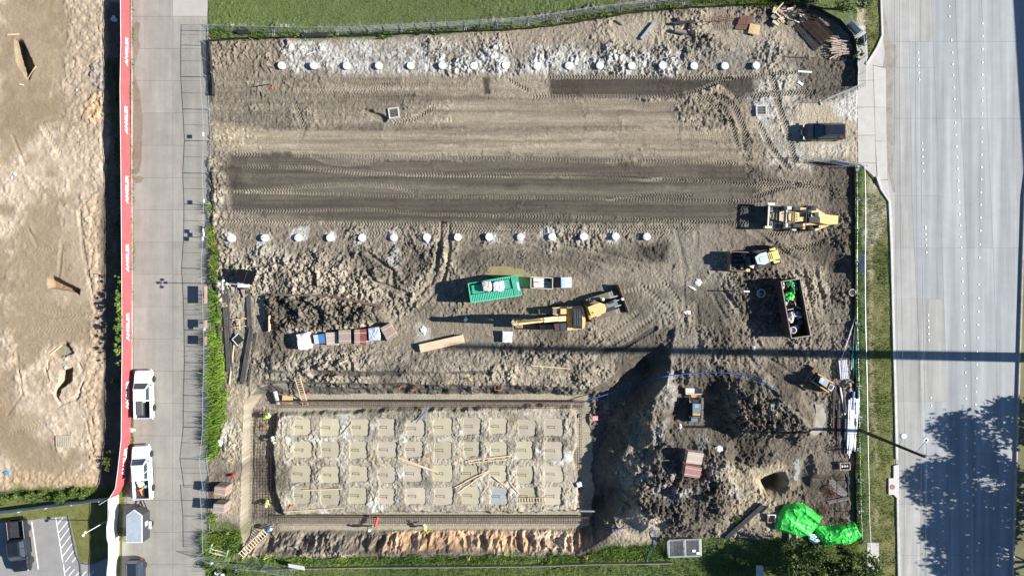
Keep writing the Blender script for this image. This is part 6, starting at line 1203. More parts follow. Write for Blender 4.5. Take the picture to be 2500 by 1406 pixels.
b = MB(); b.prism([cuv(.012, .03), cuv(.86, .03), cuv(.86, .60), cuv(.012, .60)], 1.72, 1.80); b.build('sunken_panel', M_GREEND, m.o)
for i in range(5): v = .16 + i * .088; b = MB(); b.prism([cuv(.06, v), cuv(.85, v), cuv(.85, v + .05), cuv(.06, v + .05)], 2.30, 2.36); b.build('long_rail', M_GREENC, m.o)
b = MB(); b.prism([cuv(.955, .35), cuv(.985, .35), cuv(.985, .75), cuv(.955, .75)], 2.536, 2.545); b.build('pale_decal', M_WHITECLOTH, m.o)
def wrapped(name, label, pts, z0, z1, m_, cat='bundle', seed=1, zm=None):
    rr = random.Random(seed); c = W(*zm(sum(p[0] for p in pts) / len(pts), sum(p[1] for p in pts) / len(pts)), z0); b = MB(); d = []
    for i in range(len(pts)):
        p = pts[i]; q = pts[(i + 1) % len(pts)]
        for k in range(3): d.append((p[0] + (q[0] - p[0]) * k / 3, p[1] + (q[1] - p[1]) * k / 3))
    P = [(wx(zm(a, c_)[0], z1) - c[0], wy(zm(a, c_)[1], z1) - c[1]) for a, c_ in d]; rings = []
    for t, kk in ((0, 1.0), (.5, 1.02), (.92, 1.0), (1.0, .86), (1.04, .45), (1.02, .08)):
        rings.append([(x_ * kk * (1 + rr.uniform(-.05, .05)), y_ * kk * (1 + rr.uniform(-.05, .05)), (z1 - z0) * t * (1 + rr.uniform(-.05, .05) * (t > .4))) for x_, y_ in P])
    b.loft(rings); return tag(b.build(name, m_, None, (c[0], c[1], z0)), label, cat)
zc = zoomer(1030, 640, 6.579); gz = HZ(1208, 704)
wrapped('wrapped_pallet', 'shrink-wrapped round bundle with brown contents on the green container, left of two', [(968, 330), (1000, 305), (1100, 310), (1122, 345), (1118, 450), (1080, 475), (985, 462)], gz + 2.30, gz + 3.0, mat('brown_wrap', (0.52, 0.44, 0.38), 0.3, 0, 0.25, 2.5, 0.4, 7, (0.70, 0.70, 0.71), 0.9), seed=2, zm=zc)
wrapped('wrapped_pallet', 'shrink-wrapped grey bundle on the green container, right of two', [(1135, 340), (1170, 312), (1300, 295), (1318, 350), (1315, 445), (1280, 470), (1150, 462)], gz + 2.30, gz + 3.0, M_PLASTIC, seed=3, zm=zc)
# open steel bin and white cube right of the container
gz = HZ(1322, 691); m = Mach('steel_bin', 'low open steel bin with a pale rim right of the green container', 'bin', (1322, 691), zc, gz)
for nm, pts in (('bin_wall', [(1752, 240), (1785, 240), (1785, 415), (1752, 412)]), ('bin_wall', [(2068, 255), (2100, 255), (2098, 430), (2066, 428)]), ('bin_wall', [(1785, 240), (2068, 254), (2068, 262), (1785, 248)]), ('bin_wall', [(1785, 408), (2066, 422), (2066, 431), (1785, 416)])): m.pr(nm, pts, 0, .95, M_TRIM)
for p_, q_ in (((1752, 240), (2102, 255)), ((2102, 255), (2098, 430)), ((2098, 430), (1750, 414)), ((1750, 414), (1752, 240))): m.bar('rim', (*p_, .97), (*q_, .97), .07, .06, M_CREAM)
m.pr('bin_floor', [(1785, 250), (2066, 262), (2066, 420), (1785, 406)], 0, .12, M_BLK)
b = MB(); gzz = gz + .13; b.prism([(wx(zc(a, c)[0], gzz) , wy(zc(a, c)[1], gzz)) for a, c in ((1790, 250), (1960, 262), (2050, 300), (2050, 410), (1795, 400))], 0, .35); tag(b.build('cream_block', mat('cream_board', (0.72, 0.66, 0.54), 0.7, 0, 0.1, 3), None, (0, 0, gzz)), 'cream board stack lying inside the steel bin by the container', 'boards')
for i, (p_, q_) in enumerate((((1805, 322), (1885, 325)), ((1960, 300), (2060, 305)), ((1960, 350), (2030, 345)))):
    b = MB(); b.beam(Vector(W(*zc(*p_), gz + .5)), Vector(W(*zc(*q_), gz + .5)), .10, .05); tag(b.build('steel_offcut', M_BLK), ('short dark steel piece on the left of the cream boards in the bin', 'dark bar at the upper right of the cream boards in the bin', 'dark bar at the lower right of the cream boards in the bin')[i], 'steel piece')
gz = HZ(1380, 690); m = Mach('white_cube', 'white square tank with a pale blue side strip at the right of the steel bin', 'tank', (1380, 690), zc, gz)
m.pr('tank_body', [(2235, 245), (2402, 242), (2402, 408), (2236, 410)], 0, 1.05, M_WPAINT); m.pr('blue_sheet', [(2238, 250), (2310, 248), (2300, 400), (2240, 405)], 1.051, 1.07, mat('pale_blue_sheet', (0.34, 0.52, 0.72), 0.4, 0, 0.15, 4)); m.pr('lid_slot', [(2340, 335), (2380, 335), (2380, 342), (2340, 342)], 1.051, 1.06, M_TRIM)
# form-board bundles
def bundle(label, pts, h, tone, zm, gz=None, n=6, straps=2, cat='form bundle', group=None, wrap=False, split=None, face='steel'):
    """stack of plywood forms: pts = top corners (TL, TR, BR, BL) traced at the top"""
    px = [zm(*p_) for p_ in pts]; cx_ = sum(p_[0] for p_ in px) / 4; cy_ = sum(p_[1] for p_ in px) / 4
    if gz is None: gz = HZ(cx_, cy_) - .02
    c = W(cx_, cy_, gz + h); o = T('form_bundle', label, cat, (c[0], c[1], gz), 0, group)
    P = [Vector((wx(a, gz + h) - c[0], wy(e, gz + h) - c[1], 0)) for a, e in px]
    def uv(u, v): q = (P[0] * (1 - u) + P[1] * u) * (1 - v) + (P[3] * (1 - u) + P[2] * u) * v; return (q.x, q.y)
    rr = random.Random(int(cx_)); th = (h - .1) / n
    for k in range(2): b = MB(); b.prism([uv(.02, .1 + .7 * k), uv(.98, .1 + .7 * k), uv(.98, .2 + .7 * k), uv(.02, .2 + .7 * k)], 0, .1); b.build('skid', MATS['weathered_board'], o)
    for i in range(n):
        e = rr.uniform(-.012, .012); f = rr.uniform(-.012, .012); z0 = .1 + i * th
        if i == n - 1 and split: 
            for a0, a1, mm in ((0, split, tone[0]), (split + .01, 1, tone[1])): b = MB(); b.prism([uv(a0 + e, f), uv(a1 + e, f), uv(a1 + e, 1 + f), uv(a0 + e, 1 + f)], z0, z0 + th * .93); b.build('panel', mm, o)
        else: b = MB(); b.prism([uv(e, f), uv(1 + e, f), uv(1 + e, 1 + f), uv(e, 1 + f)], z0, z0 + th * .93); b.build('panel', tone[i % len(tone)], o)
    for k in range(straps):
        v = .22 + .56 * k / max(straps - 1, 1); b = MB(); b.prism([uv(-.012, v), uv(1.012, v), uv(1.012, v + .025), uv(-.012, v + .025)], .1, h + .006); b.build('strap', M_CREAM, o)
    return o
PLY1 = mat('brown_form', (0.30, 0.20, 0.155), 0.7, 0, 0.12, 2.5, 0.1, 9, (0.42, 0.33, 0.27), 0.5); PLY2 = mat('oxblood_form', (0.20, 0.055, 0.05), 0.5, 0, 0.15, 2.5, 0, 9, (0.32, 0.14, 0.12), 0.4); PLY3 = mat('pale_form', (0.42, 0.33, 0.265), 0.75, 0, 0.12, 2.5, 0.1, 9, (0.50, 0.42, 0.36), 0.5); PLY4 = mat('taupe_form', (0.29, 0.235, 0.19), 0.75, 0, 0.12, 2.5)
zb = zoomer(690, 770, 8.065); GB = 'row of seven bundles beside the dirt heap'
wrapped('wrapped_bundle', 'white plastic-wrapped bundle at the left end of the row of seven', [(262, 372), (500, 338), (540, 640), (440, 680), (310, 672)], HZ(740, 833), HZ(740, 833) + 1.25, mat('white_wrap', (0.74, 0.74, 0.76), 0.3, 0, 0.2, 3, 0.5, 6, (0.35, 0.33, 0.40), 0.7), 'bundle', 5, zb)
bundle('blue-topped short bundle, second from the left in the row of seven', [(602, 388), (815, 360), (838, 545), (635, 565)], .85, [mat('blue_sheet', (0.06, 0.17, 0.38), 0.4, 0, 0.2, 3), mat('grey_blue_sheet', (0.42, 0.50, 0.58), 0.5, 0, 0.15, 3)][::-1], zb, split=.42, straps=0, group=GB)
bundle('pale pinkish form bundle, third from the left in the row of seven', [(846, 342), (1068, 332), (1080, 585), (868, 590)], .95, [PLY3], zb, split=None, group=GB)
bundle('taupe form bundle, fourth from the left in the row of seven', [(1100, 292), (1325, 285), (1335, 552), (1105, 560)], 1.2, [PLY4], zb, split=None, group=GB)
bundle('half brown half oxblood form bundle, fifth in the row of seven', [(1408, 282), (1636, 270), (1646, 580), (1412, 578)], 1.25, [PLY1, PLY2], zb, split=.48, group=GB)
wrapped('wrapped_bundle', 'shiny blue-grey plastic-wrapped bundle, sixth in the row of seven', [(1678, 258), (1892, 228), (1918, 490), (1698, 508)], HZ(915, 815), HZ(915, 815) + 1.15, mat('blue_wrap', (0.38, 0.46, 0.56), 0.15, 0.1, 0.3, 3, 0.7, 5, (0.75, 0.78, 0.80), 0.7), 'bundle', 6, zb)
bundle('brown form bundle turned askew at the right end of the row of seven', [(1920, 245), (2100, 150), (2250, 395), (2068, 515)], 1.25, [PLY4, PLY1], zb, split=.5, group=GB)
zq = zoomer(1240, 926, 2.93)
bundle('upper of two oxblood form bundles on the dark spoil ground', [(1290, 515), (1402, 530), (1385, 612), (1275, 598)], 1.4, [PLY3, mat('rose_form', (0.29, 0.145, 0.12), 0.6, 0, 0.12, 3, 0, 9, (0.45, 0.27, 0.24), 0.4)][::-1], zq, HZ(1690, 1115), split=None, group='paired form bundles on the spoil')
bundle('lower of two oxblood form bundles on the dark spoil ground', [(1272, 612), (1388, 632), (1370, 706), (1260, 692)], 1.4, [MATS['rose_form']], zq, HZ(1688, 1150), group='paired form bundles on the spoil')
zl_ = zoomer(460, 1090, 4.45)
bundle('upper of two brown form bundles beside the lane fence', [(285, 432), (405, 442), (392, 548), (272, 524)], 2.0, [PLY1], zl_, HZ(548, 1195), 8, group='paired form bundles by the lane fence')
bundle('lower of two brown form bundles beside the lane fence', [(275, 620), (390, 628), (378, 735), (262, 728)], 2.0, [PLY1, PLY4], zl_, HZ(546, 1232), 8, group='paired form bundles by the lane fence')
wrapped('wrapped_crate', 'white wrapped square crate below the excavator boom', [(1776, 1022), (1848, 1022), (1842, 1102), (1775, 1100)], HZ(1240, 823), HZ(1240, 823) + .65, mat('frosted_wrap', (0.62, 0.66, 0.72), 0.3, 0, 0.2, 3, 0.4, 8), 'crate', 7, zoomer(620, 460, 2.93))
M_NEWT = mat('new_timber', (0.62, 0.43, 0.23), 0.8, 0, 0.15, 3); M_LUM = mat('pale_lumber', (0.62, 0.47, 0.30), 0.8, 0, 0.12, 2.5, 0.1, 8)
# lumber pack
gz = HZ(1080, 840); c = W(1078, 839, gz + .7); o = T('lumber_pack', 'long strapped pack of pale new lumber lying below the row of bundles', 'lumber', (c[0], c[1], gz), ang((1027, 850), (1134, 826)))
for i in range(7):
    for k in range(5): b = MB(); b.bx(-2.58 + random.uniform(-.03, .03), 2.58 + random.uniform(-.03, .03), -.46 + i * .135, -.46 + i * .135 + .125, .06 + k * .125, .06 + k * .125 + .118); b.build('plank', M_LUM, o)
for xx in (-1.9, .3, 1.6): b = MB(); b.bx(xx, xx + .09, -.6 if xx > 0 else -.5, .75 if xx > 1 else .55, 0, .055); b.build('bearer', M_LUM, o); b = MB(); b.bx(xx + .2, xx + .23, -.465, .492, .06, .69); b.build('strap', M_CREAM, o)
# planks: photo ends, width m, colour
def plank(label, p, q, w_=.14, h_=.05, m_=None, z=None, dz=.03, name='plank', cat='plank', fld=HZ, group=None, z2=None):
    z0 = (fld(*p) if z is None else z) + dz; z1 = (fld(*q) if z is None else (z if z2 is None else z2)) + dz
    a = Vector(W(*p, z0)); c = Vector(W(*q, z1)); b = MB(); M_ = None; d = c - a; mid = (a + c) / 2; b.beam(a - mid, c - mid, w_, h_); return tag(b.build(name, m_ or M_NEWT, None, mid), label, cat, group)
M_RUSTB = mat('rusty_beam', (0.13, 0.085, 0.065), 0.85, 0.2, 0.25, 2, 0.2, 9, (0.22, 0.15, 0.11), 0.5)
plank('left rusty brown steel beam along the top of the dark dirt heap', (664, 719), (812, 723), .22, .35, M_RUSTB, dz=.35, name='steel_beam', cat='steel beam'); plank('right rusty brown steel beam slanting past the dark dirt heap', (813, 724), (932, 748), .26, .35, M_RUSTB, dz=.35, name='steel_beam', cat='steel beam')
plank('pale board standing at the left end of the dark dirt heap', (658, 770), (658, 808), .10, .5, M_LUM, dz=.3)
isz = lambda a, c: ISL + .15
for l_, p, q, w_ in (('upper of two pale planks slanting across the middle of the island', (972, 1117), (1070, 1152), .13), ('lower of two pale planks slanting across the middle of the island', (978, 1123), (1076, 1156), .10), ('upper of two long planks lying level right of the island centre', (1142, 1124), (1250, 1112), .12), ('lower of two long planks lying level right of the island centre', (1144, 1130), (1238, 1121), .10), ('upper of two crossed planks below the island centre', (1110, 1190), (1196, 1146), .10), ('lower of two crossed planks below the island centre', (1116, 1204), (1192, 1150), .14), ('thin plank near the lower left corner of the island', (692, 1249), (838, 1239), .09), ('short plank leaning beside the grey sump', (1206, 1164), (1236, 1188), .12), ('short plank near the lower right ladder', (1246, 1180), (1268, 1205), .12), ('thin plank along the left third of the lowest sump row', (740, 1196), (835, 1193), .10), ('pale stake across the third sump of the top row', (862, 1030), (836, 1060), .06)):
    plank(l_, p, q, w_, .05, M_LUM, isz(0, 0), .02, group='planks on the island')
plank('long thin pole lying above the pit edge left of the dark lime patch', (1296, 892), (1392, 900), .09, .07, M_LUM, dz=.3); plank('dark plank on the upper soil beside the steel plates', (1500, 50), (1518, 62), .16, .06, M_BLK, dz=.1)
plank('grey steel channel slanting on the upper pale soil', (1565, 96), (1597, 56), .30, .30, M_GALV, dz=.15, name='steel_channel', cat='steel channel'); plank('white pipe section lying on the dark corner soil', (1948, 175), (1982, 177), .22, .12, M_WPAINT, dz=.06, name='pipe_section', cat='pipe'); plank('white scrap sheet below the white pipe section', (1948, 200), (1960, 208), .26, .10, M_WPAINT, dz=.06, name='scrap_sheet', cat='scrap')
plank('black round pipe lying on the pale sand above the stacked fence panels', (1862, 1232), (1772, 1312), .50, .4, M_BLK, dz=.2, name='black_pipe', cat='pipe'); plank('slim black pipe right of the thick one on the pale sand', (1874, 1236), (1858, 1252), .18, .16, M_BLK, dz=.1, name='black_pipe', cat='pipe')
for l_, p, q in (('plank propped by the upper hole of the neighbouring lot', (88, 162), (68, 194)), ('thin plank across the top of the upper hole', (18, 86), (46, 84)), ('upright plank near the dark ditch', (251, 78), (257, 116)), ('thin stick lying beside the dark ditch', (212, 141), (246, 138)), ('thin stick pointing at the ditch below the clay heap', (190, 352), (248, 330)), ('dark-edged board at the small pond of the left lot', (110, 854), (116, 902)), ('curved pale board in the small pond', (122, 866), (152, 842)), ('short board right of the lowest dark hole', (200, 900), (203, 930)), ('thin dark stick lying in the middle of the left lot', (228, 668), (258, 673)), ('short stub by the upper plank', (46, 206), (58, 208))):
    plank(l_, p, q, .16 if 'plank' in l_ or 'board' in l_ else .06, .06, M_LUM if 'dark stick' not in l_ else M_BLK, fld=HG, dz=.06)
# pallets
def pallet(label, px, py, w_, d_, rz, m_, z, n=8, zz_=.12):
    c = W(px, py, z + .14); o = T('pallet', label, 'pallet', (c[0], c[1], z), rz)
    for k in (-1, 0, 1): b = MB(); b.bx(-w_ / 2, w_ / 2, k * (d_ / 2 - .05) - .045, k * (d_ / 2 - .05) + .045, 0, .10); b.build('bearer', m_, o)
    for i in range(n): x_ = -w_ / 2 + (i + .5) * w_ / n; b = MB(); b.bx(x_ - w_ / n * .36, x_ + w_ / n * .36, -d_ / 2, d_ / 2, .102, .125); b.build('slat', m_, o)
    return o
pallet('bright new timber pallet beside the rusty steel plates', 1842, 72, 1.25, 1.15, R(-14), M_NEWT, HZ(1842, 72) + .25); pallet('whitish timber pallet under the timber heap at the top right', 1962, 45, .95, .95, R(-6), M_CREAM, HZ(1960, 45) + .1, 7); pallet('weathered grey pallet lying in the neighbouring lot', 155, 1077, 1.9, 1.35, R(2), mat('grey_pallet', (0.42, 0.36, 0.27), 0.9, 0, 0.2, 2), HG(155, 1077), 9)
# steel plates, timber heap, rebar and posts in the upper right corner
M_RUST = mat('rust_plate', (0.15, 0.075, 0.05), 0.9, 0.1, 0.3, 2, 0.2, 9, (0.12, 0.06, 0.04), 0.6); gz = HZ(1820, 60)
for i, (p, q) in enumerate((((1806, 46), (1838, 44)), ((1802, 52), (1836, 52)), ((1800, 58), (1834, 57)), ((1799, 64), (1830, 63)), ((1798, 70), (1826, 69)))):
    c = W((p[0] + q[0]) / 2, (p[1] + q[1]) / 2, gz + .2); b = MB(); b.bx(-.8, .8, -.16, .16, 0, .12 + .03 * (i % 3)); tag(b.build('rusty_plate', M_RUST, None, (c[0], c[1], gz + .12 * (5 - i) * .5), R(2 - i)), ORD[i].capitalize().lower() + ' from the top of five rusty steel plates stacked by the new pallet', 'steel plate', 'rusty steel plates')
o = T('rebar_mat', 'rusty square rebar mat lying left of the steel plates', 'rebar mat', (*W(1765, 58, 0)[:2], HZ(1765, 58) + .12), R(8)); b = MB()
for i in range(9): b.tube((-1.0, -.8 + i * .2, 0), (1.0, -.8 + i * .2, .02), .016, 5); b.tube((-1.0 + i * .25, -.8, .03), (-1.0 + i * .25, .8, .03), .016, 5)
b.build('bars', M_RUST, o)
for i, (p, q) in enumerate((((1650, 62), (1800, 44)), ((1660, 58), (1790, 50)), ((1690, 70), (1760, 48)))): plank(('uppermost', 'middle', 'lowest')[i] + ' of three long rusty bars left of the steel plates', p, q, .05, .05, M_RUST, dz=.15, name='steel_bar', cat='steel bar')
o = T('scrap_frame_heap', 'dark triangular steel frame and grey drum left of the long rusty bars', 'steel frame', (*W(1668, 64, 0)[:2], HZ(1668, 64)), 0); b = MB(); b.beam((-1.3, .1, .2), (1.0, .35, .2), .3, .3); b.beam((.7, .3, .2), (.95, -1.2, .2), .22, .25); b.beam((-.8, .8, .2), (-.4, .0, .2), .3, .25); b.build('bars', M_BLK, o); b = MB(); b.tube((-1.1, -.7, .25), (.2, -.95, .25), .25, 10); b.build('drum', M_DECK, o)
rr = random.Random(9); TH = 'timber heap in the upper right corner'
for i in range(14):
    cx_, cy_ = 1915 + rr.uniform(-22, 26), 34 + rr.uniform(-16, 18); a = rr.choice((R(-35), R(48), R(20), R(-50))) + rr.uniform(-.2, .2); L_ = rr.uniform(.6, 1.7); gz = HZ(cx_, cy_) + rr.uniform(.15, .7); c = W(cx_, cy_, gz)
    b = MB(); b.bx(-L_ / 2, L_ / 2, -.07, .07, 0, .06 if i % 3 else .12); tag(b.build('timber_piece', M_LUM, None, c, rot=(rr.uniform(-.2, .2), rr.uniform(-.25, .25), a)), 'pale timber offcut thrown on the timber heap in the upper right corner', 'timber', TH)
for i in range(7):
    cx_, cy_ = 1893 + (i % 3) * 16, 28 + (i // 3) * 14; gz = HZ(cx_, cy_) + .25; c = W(cx_, cy_, gz); b = MB(); b.bx(-.42, .42, -.32, .32, 0, .18); tag(b.build('plywood_box', mat('old_ply', (0.40, 0.33, 0.24), 0.85, 0, 0.2, 2), None, c, rot=(rr.uniform(-.25, .25), rr.uniform(-.25, .25), R(rr.uniform(-50, 10)))), 'old plywood piece under the timber heap at the upper right', 'plywood', TH)
def bars(name, label, p, q, n, wd, r, m_, z0=None, layers=2, cat='rebar', fan=0.0, jit=.15, fld=HZ, lie=.05):
    """bundle of long bars between two photo points"""
    rr = random.Random(int(p[0] + p[1])); z0 = (fld((p[0] + q[0]) / 2, (p[1] + q[1]) / 2) if z0 is None else z0) + lie
    a = Vector(W(*p, z0)); c = Vector(W(*q, z0)); d = (c - a); mid = (a + c) / 2; an = math.atan2(d.y, d.x); L_ = d.length; o = T(name, label, cat, mid, an)
    for k in range(n):
        y = -wd / 2 + wd * (k + .5) / n; 
        for l in range(layers):
            e0 = rr.uniform(-jit, jit); b = MB(); b.tube((-L_ / 2 + e0, y * (1 + fan) + rr.uniform(-.03, .03), l * r * 1.9 + rr.uniform(0, r)), (L_ / 2 + rr.uniform(-jit, jit), y * (1 - fan) + rr.uniform(-.03, .03), l * r * 1.9 + rr.uniform(0, r)), r, 6); b.build('bar', m_, o)
    return o
M_REB = mat('rusty_rebar', (0.075, 0.05, 0.04), 0.85, 0.2, 0.3, 3, 0, 9, (0.16, 0.10, 0.075), 0.5); M_DSTEEL = mat('dark_steel', (0.075, 0.070, 0.066), 0.7, 0.3, 0.25, 3, 0, 9, (0.17, 0.15, 0.125), 0.5); M_GSTEEL = mat('grey_steel_bar', (0.19, 0.18, 0.17), 0.6, 0.4, 0.2, 3)
bars('rebar_bundle', 'wide bundle of rusty rebar slanting beside the curved silt fence', (1962, 38), (2020, 96), 22, 2.0, .024, M_REB, layers=3, lie=.12); bars('rebar_bundle', 'second bundle of brown rebar below it slanting beside the curved silt fence', (1946, 58), (1996, 118), 14, 1.1, .022, M_DSTEEL, layers=2, lie=.08)
rr = random.Random(12)
for i in range(26):
    cx_, cy_ = 2047 + rr.uniform(-6, 6) + (i % 3) * 2, 98 + i * 1.55; gz = HZ(cx_, cy_) + .15 + .2 * (i % 3); c = W(cx_, cy_, gz); L_ = rr.uniform(1.5, 2.1)
    b = MB(); b.bx(-L_ / 2, L_ / 2, -.05, .05, 0, .08); tag(b.build('timber_post', (M_LUM, mat('brown_stake', (0.38, 0.29, 0.22), 0.85, 0, 0.2, 3), PLY3)[i % 3], None, c, rot=(0, rr.uniform(-.06, .06), R(rr.uniform(-14, 6)) + (.4 if i > 22 else 0))), 'timber stake in the pile beside the curved silt fence, ' + nth(i) + ' from the top', 'timber stake', 'pile of timber stakes')  # three timber tones dealt out in turn
plank('thin dark pole with a bracket lying above the white pipe section', (1914, 139), (1992, 142), .08, .08, M_BLK, dz=.1, name='steel_pole', cat='pole')
# left storage strip: long dark steel, mast with solar panel
bars('steel_bundle', 'left long bundle of dark grey bars beside the reeds', (551, 705), (562, 905), 9, .75, .04, M_DSTEEL, layers=2, lie=.06); bars('steel_bundle', 'thin reddish bars right of the left long bundle', (566, 712), (576, 915), 3, .22, .03, M_REB, layers=1, lie=.05); bars('steel_bundle', 'dark bars running down below the solar mast', (606, 710), (612, 830), 6, .55, .045, M_DSTEEL, layers=2, lie=.06); bars('steel_bundle', 'dark bars slanting to the lower left from the solar mast', (614, 800), (592, 935), 5, .55, .045, M_DSTEEL, layers=2, lie=.06); bars('steel_bundle', 'rightmost slim dark bars near the pale heap', (624, 815), (606, 940), 3, .3, .04, M_DSTEEL, layers=1, lie=.06)
plank('long pale timber leaning in the storage strip', (573, 830), (560, 938), .12, .12, M_LUM, dz=.15)
o = T('timber_trestle', 'rough timber trestle standing between the long steel bundles', 'trestle', (*W(586, 792, 0)[:2], HZ(586, 792)), 0); 
for i, (p, q) in enumerate((((-.75, .55, .35), (.85, .75, .5)), ((-.7, -.35, .3), (.8, -.15, .45)), ((-.2, .0, .4), (.6, .9, .6)), ((.15, -.6, .3), (.1, .6, .5)), ((-.7, .5, 0), (-.7, .5, .35)), ((.8, .7, 0), (.8, .7, .5)), ((-.7, -.35, 0), (-.7, -.35, .3)), ((.75, -.15, 0), (.75, -.15, .45)))): b = MB(); b.beam(p, q, .09, .07); b.build('leg' if i > 3 else 'timber', M_LUM, o)
o = T('display_board', 'dark square board in a white frame tipped on its corner in the storage strip', 'board', (*W(586, 828, 0)[:2], HZ(586, 828)), R(42)); b = MB(); b.bx(-.46, .46, -.46, .46, .42, .47); b.build('screen', M_BLK, o)
for x0, x1, y0, y1 in ((-.5, .5, .46, .53), (-.53, -.46, -.5, .53)): b = MB(); b.bx(x0, x1, y0, y1, .40, .50); b.build('frame', M_WPAINT, o)
for sx in (-.4, .4): b = MB(); b.bx(sx - .03, sx + .03, -.03, .03, 0, .42); b.build('leg', M_TRIM, o)
gz = HZ(598, 694); o = T('solar_light_tower', 'solar trailer with a big tilted black panel and a tall mast of white cameras', 'light tower', (*W(600, 694, 0)[:2], gz))
def Lq(px, py, z): q = W(px, py, z + gz); return (q[0] - o.location.x, q[1] - o.location.y, z)
b = MB(); c4 = [Lq(584, 656, 1.7), Lq(627, 663, 1.2), Lq(615, 696, 1.1), Lq(572, 686, 1.6)]; b.add(c4 + [(x_, y_, z_ - .05) for x_, y_, z_ in c4], [(3, 2, 1, 0), (4, 5, 6, 7), (0, 1, 5, 4), (1, 2, 6, 5), (2, 3, 7, 6), (3, 0, 4, 7)]); b.build('solar_panel', mat('solar_black', (0.006, 0.006, 0.008), 0.32, 0, 0.2, 2, spec=0.25), o)
b = MB(); p = [Vector(v) for v in c4]; b.beam((p[0] + p[1]) / 2 + Vector((0, 0, .01)), (p[2] + p[3]) / 2 + Vector((0, 0, .01)), .03, .02); b.build('panel_seam', M_DSTEEL, o)
b = MB(); b.bx(-.6, .6, -.35, .35, .3, .8, ch=.05); b.build('trailer_body', M_WPAINT, o); b = MB(); b.beam((.5, -.1, .4), (-1.1, -.1, .4), .1, .1); b.build('drawbar', M_GALV, o)
for s_ in (-1, 1): wheel(o, 0, s_ * .5, .28, .18)
MH = 6.0; b = MB(); b.tube((-.15, 0, .5), (-.15, 0, 3.2), .06, 8); b.tube((-.15, 0, 3.2), (-.15, 0, MH), .04, 8); b.build('mast', M_GALV, o)
b = MB(); b.tube((-.5, 0, MH - .15), (.25, 0, MH - .15), .03, 6); b.tube((-.15, -.4, MH - .1), (-.15, .35, MH - .1), .03, 6); b.build('mast_crossbar', M_WPAINT, o)
for x_, y_ in ((-.55, 0), (.3, 0), (-.15, -.5), (-.1, .35)): b = MB(); b.blob((x_, y_, MH - .15), .17, .17, .15, 9, 6); b.build('camera_head', M_WPAINT, o, smooth=True)
plank('brown timber box leg below the solar mast', (590, 706), (597, 726), .18, .2, PLY1, dz=.15, name='timber_block', cat='timber')
# dumpster and its rubbish
gz = HZ(1940, 752); m = Mach('dumpster', 'long rusty black open-top dumpster full of rubbish', 'dumpster', (1925, 754), zoomer(1800, 670, 8.27), gz); HD = 2.3
cor = [(885, 145), (1270, 85), (1485, 1235), (1095, 1290)]; DP = [Vector((*q_, 0)) for q_ in m.poly(cor, HD)]
def duv(u, v): q = (DP[0] * (1 - u) + DP[1] * u) * (1 - v) + (DP[3] * (1 - u) + DP[2] * u) * v; return (q.x, q.y)
M_DUMP = mat('dumpster_steel', (0.06, 0.045, 0.038), 0.75, 0.2, 0.3, 2, 0.1, 9, (0.16, 0.10, 0.075), 0.6); M_RIMD = mat('dumpster_rim', (0.30, 0.24, 0.20), 0.7, 0.2, 0.2, 3)
for nm, u0, u1, v0, v1 in (('end_wall', 0, 1, 0, .012), ('end_wall', 0, 1, .988, 1), ('side_wall', 0, .03, .012, .988), ('side_wall', .97, 1, .012, .988)): b = MB(); b.prism([duv(u0, v0), duv(u1, v0), duv(u1, v1), duv(u0, v1)], .15, HD - .06); b.build(nm, M_DUMP, m.o)
for (u0, v0), (u1, v1) in (((0, 0), (1, 0)), ((1, 0), (1, 1)), ((1, 1), (0, 1)), ((0, 1), (0, 0))): b = MB(); b.beam((*duv(u0, v0), HD - .02), (*duv(u1, v1), HD - .02), .09, .08); b.build('rim', M_RIMD, m.o)
b = MB(); b.prism([duv(.03, .012), duv(.97, .012), duv(.97, .988), duv(.03, .988)], .15, .3); b.build('floor', M_DUMP, m.o)
for i in range(9): v = .06 + i * .11; b = MB(); b.prism([duv(-.03, v), duv(0, v), duv(0, v + .02), duv(-.03, v + .02)], .2, HD - .1); b.build('side_rib', M_DUMP, m.o); b = MB(); b.prism([duv(1, v), duv(1.03, v), duv(1.03, v + .02), duv(1, v + .02)], .2, HD - .1); b.build('side_rib', M_DUMP, m.o)
M_NEON = mat('neon_green_plastic', (0.05, 0.48, 0.07), 0.5, 0, 0.2, 4, 0.4, 6); M_BLUEB = mat('blue_bag', (0.13, 0.24, 0.50), 0.4, 0, 0.25, 4, 0.4, 8); M_WBAG = mat('pale_rubbish', (0.60, 0.58, 0.56), 0.6, 0, 0.3, 5, 0.4, 8); M_DBAG = mat('dark_bag', (0.025, 0.025, 0.03), 0.35, 0, 0.3, 4, 0.4, 8)
def dworld(u, v, z): q = duv(u, v); return (q[0] + m.p[0], q[1] + m.p[1], gz + z)
rr = random.Random(3)
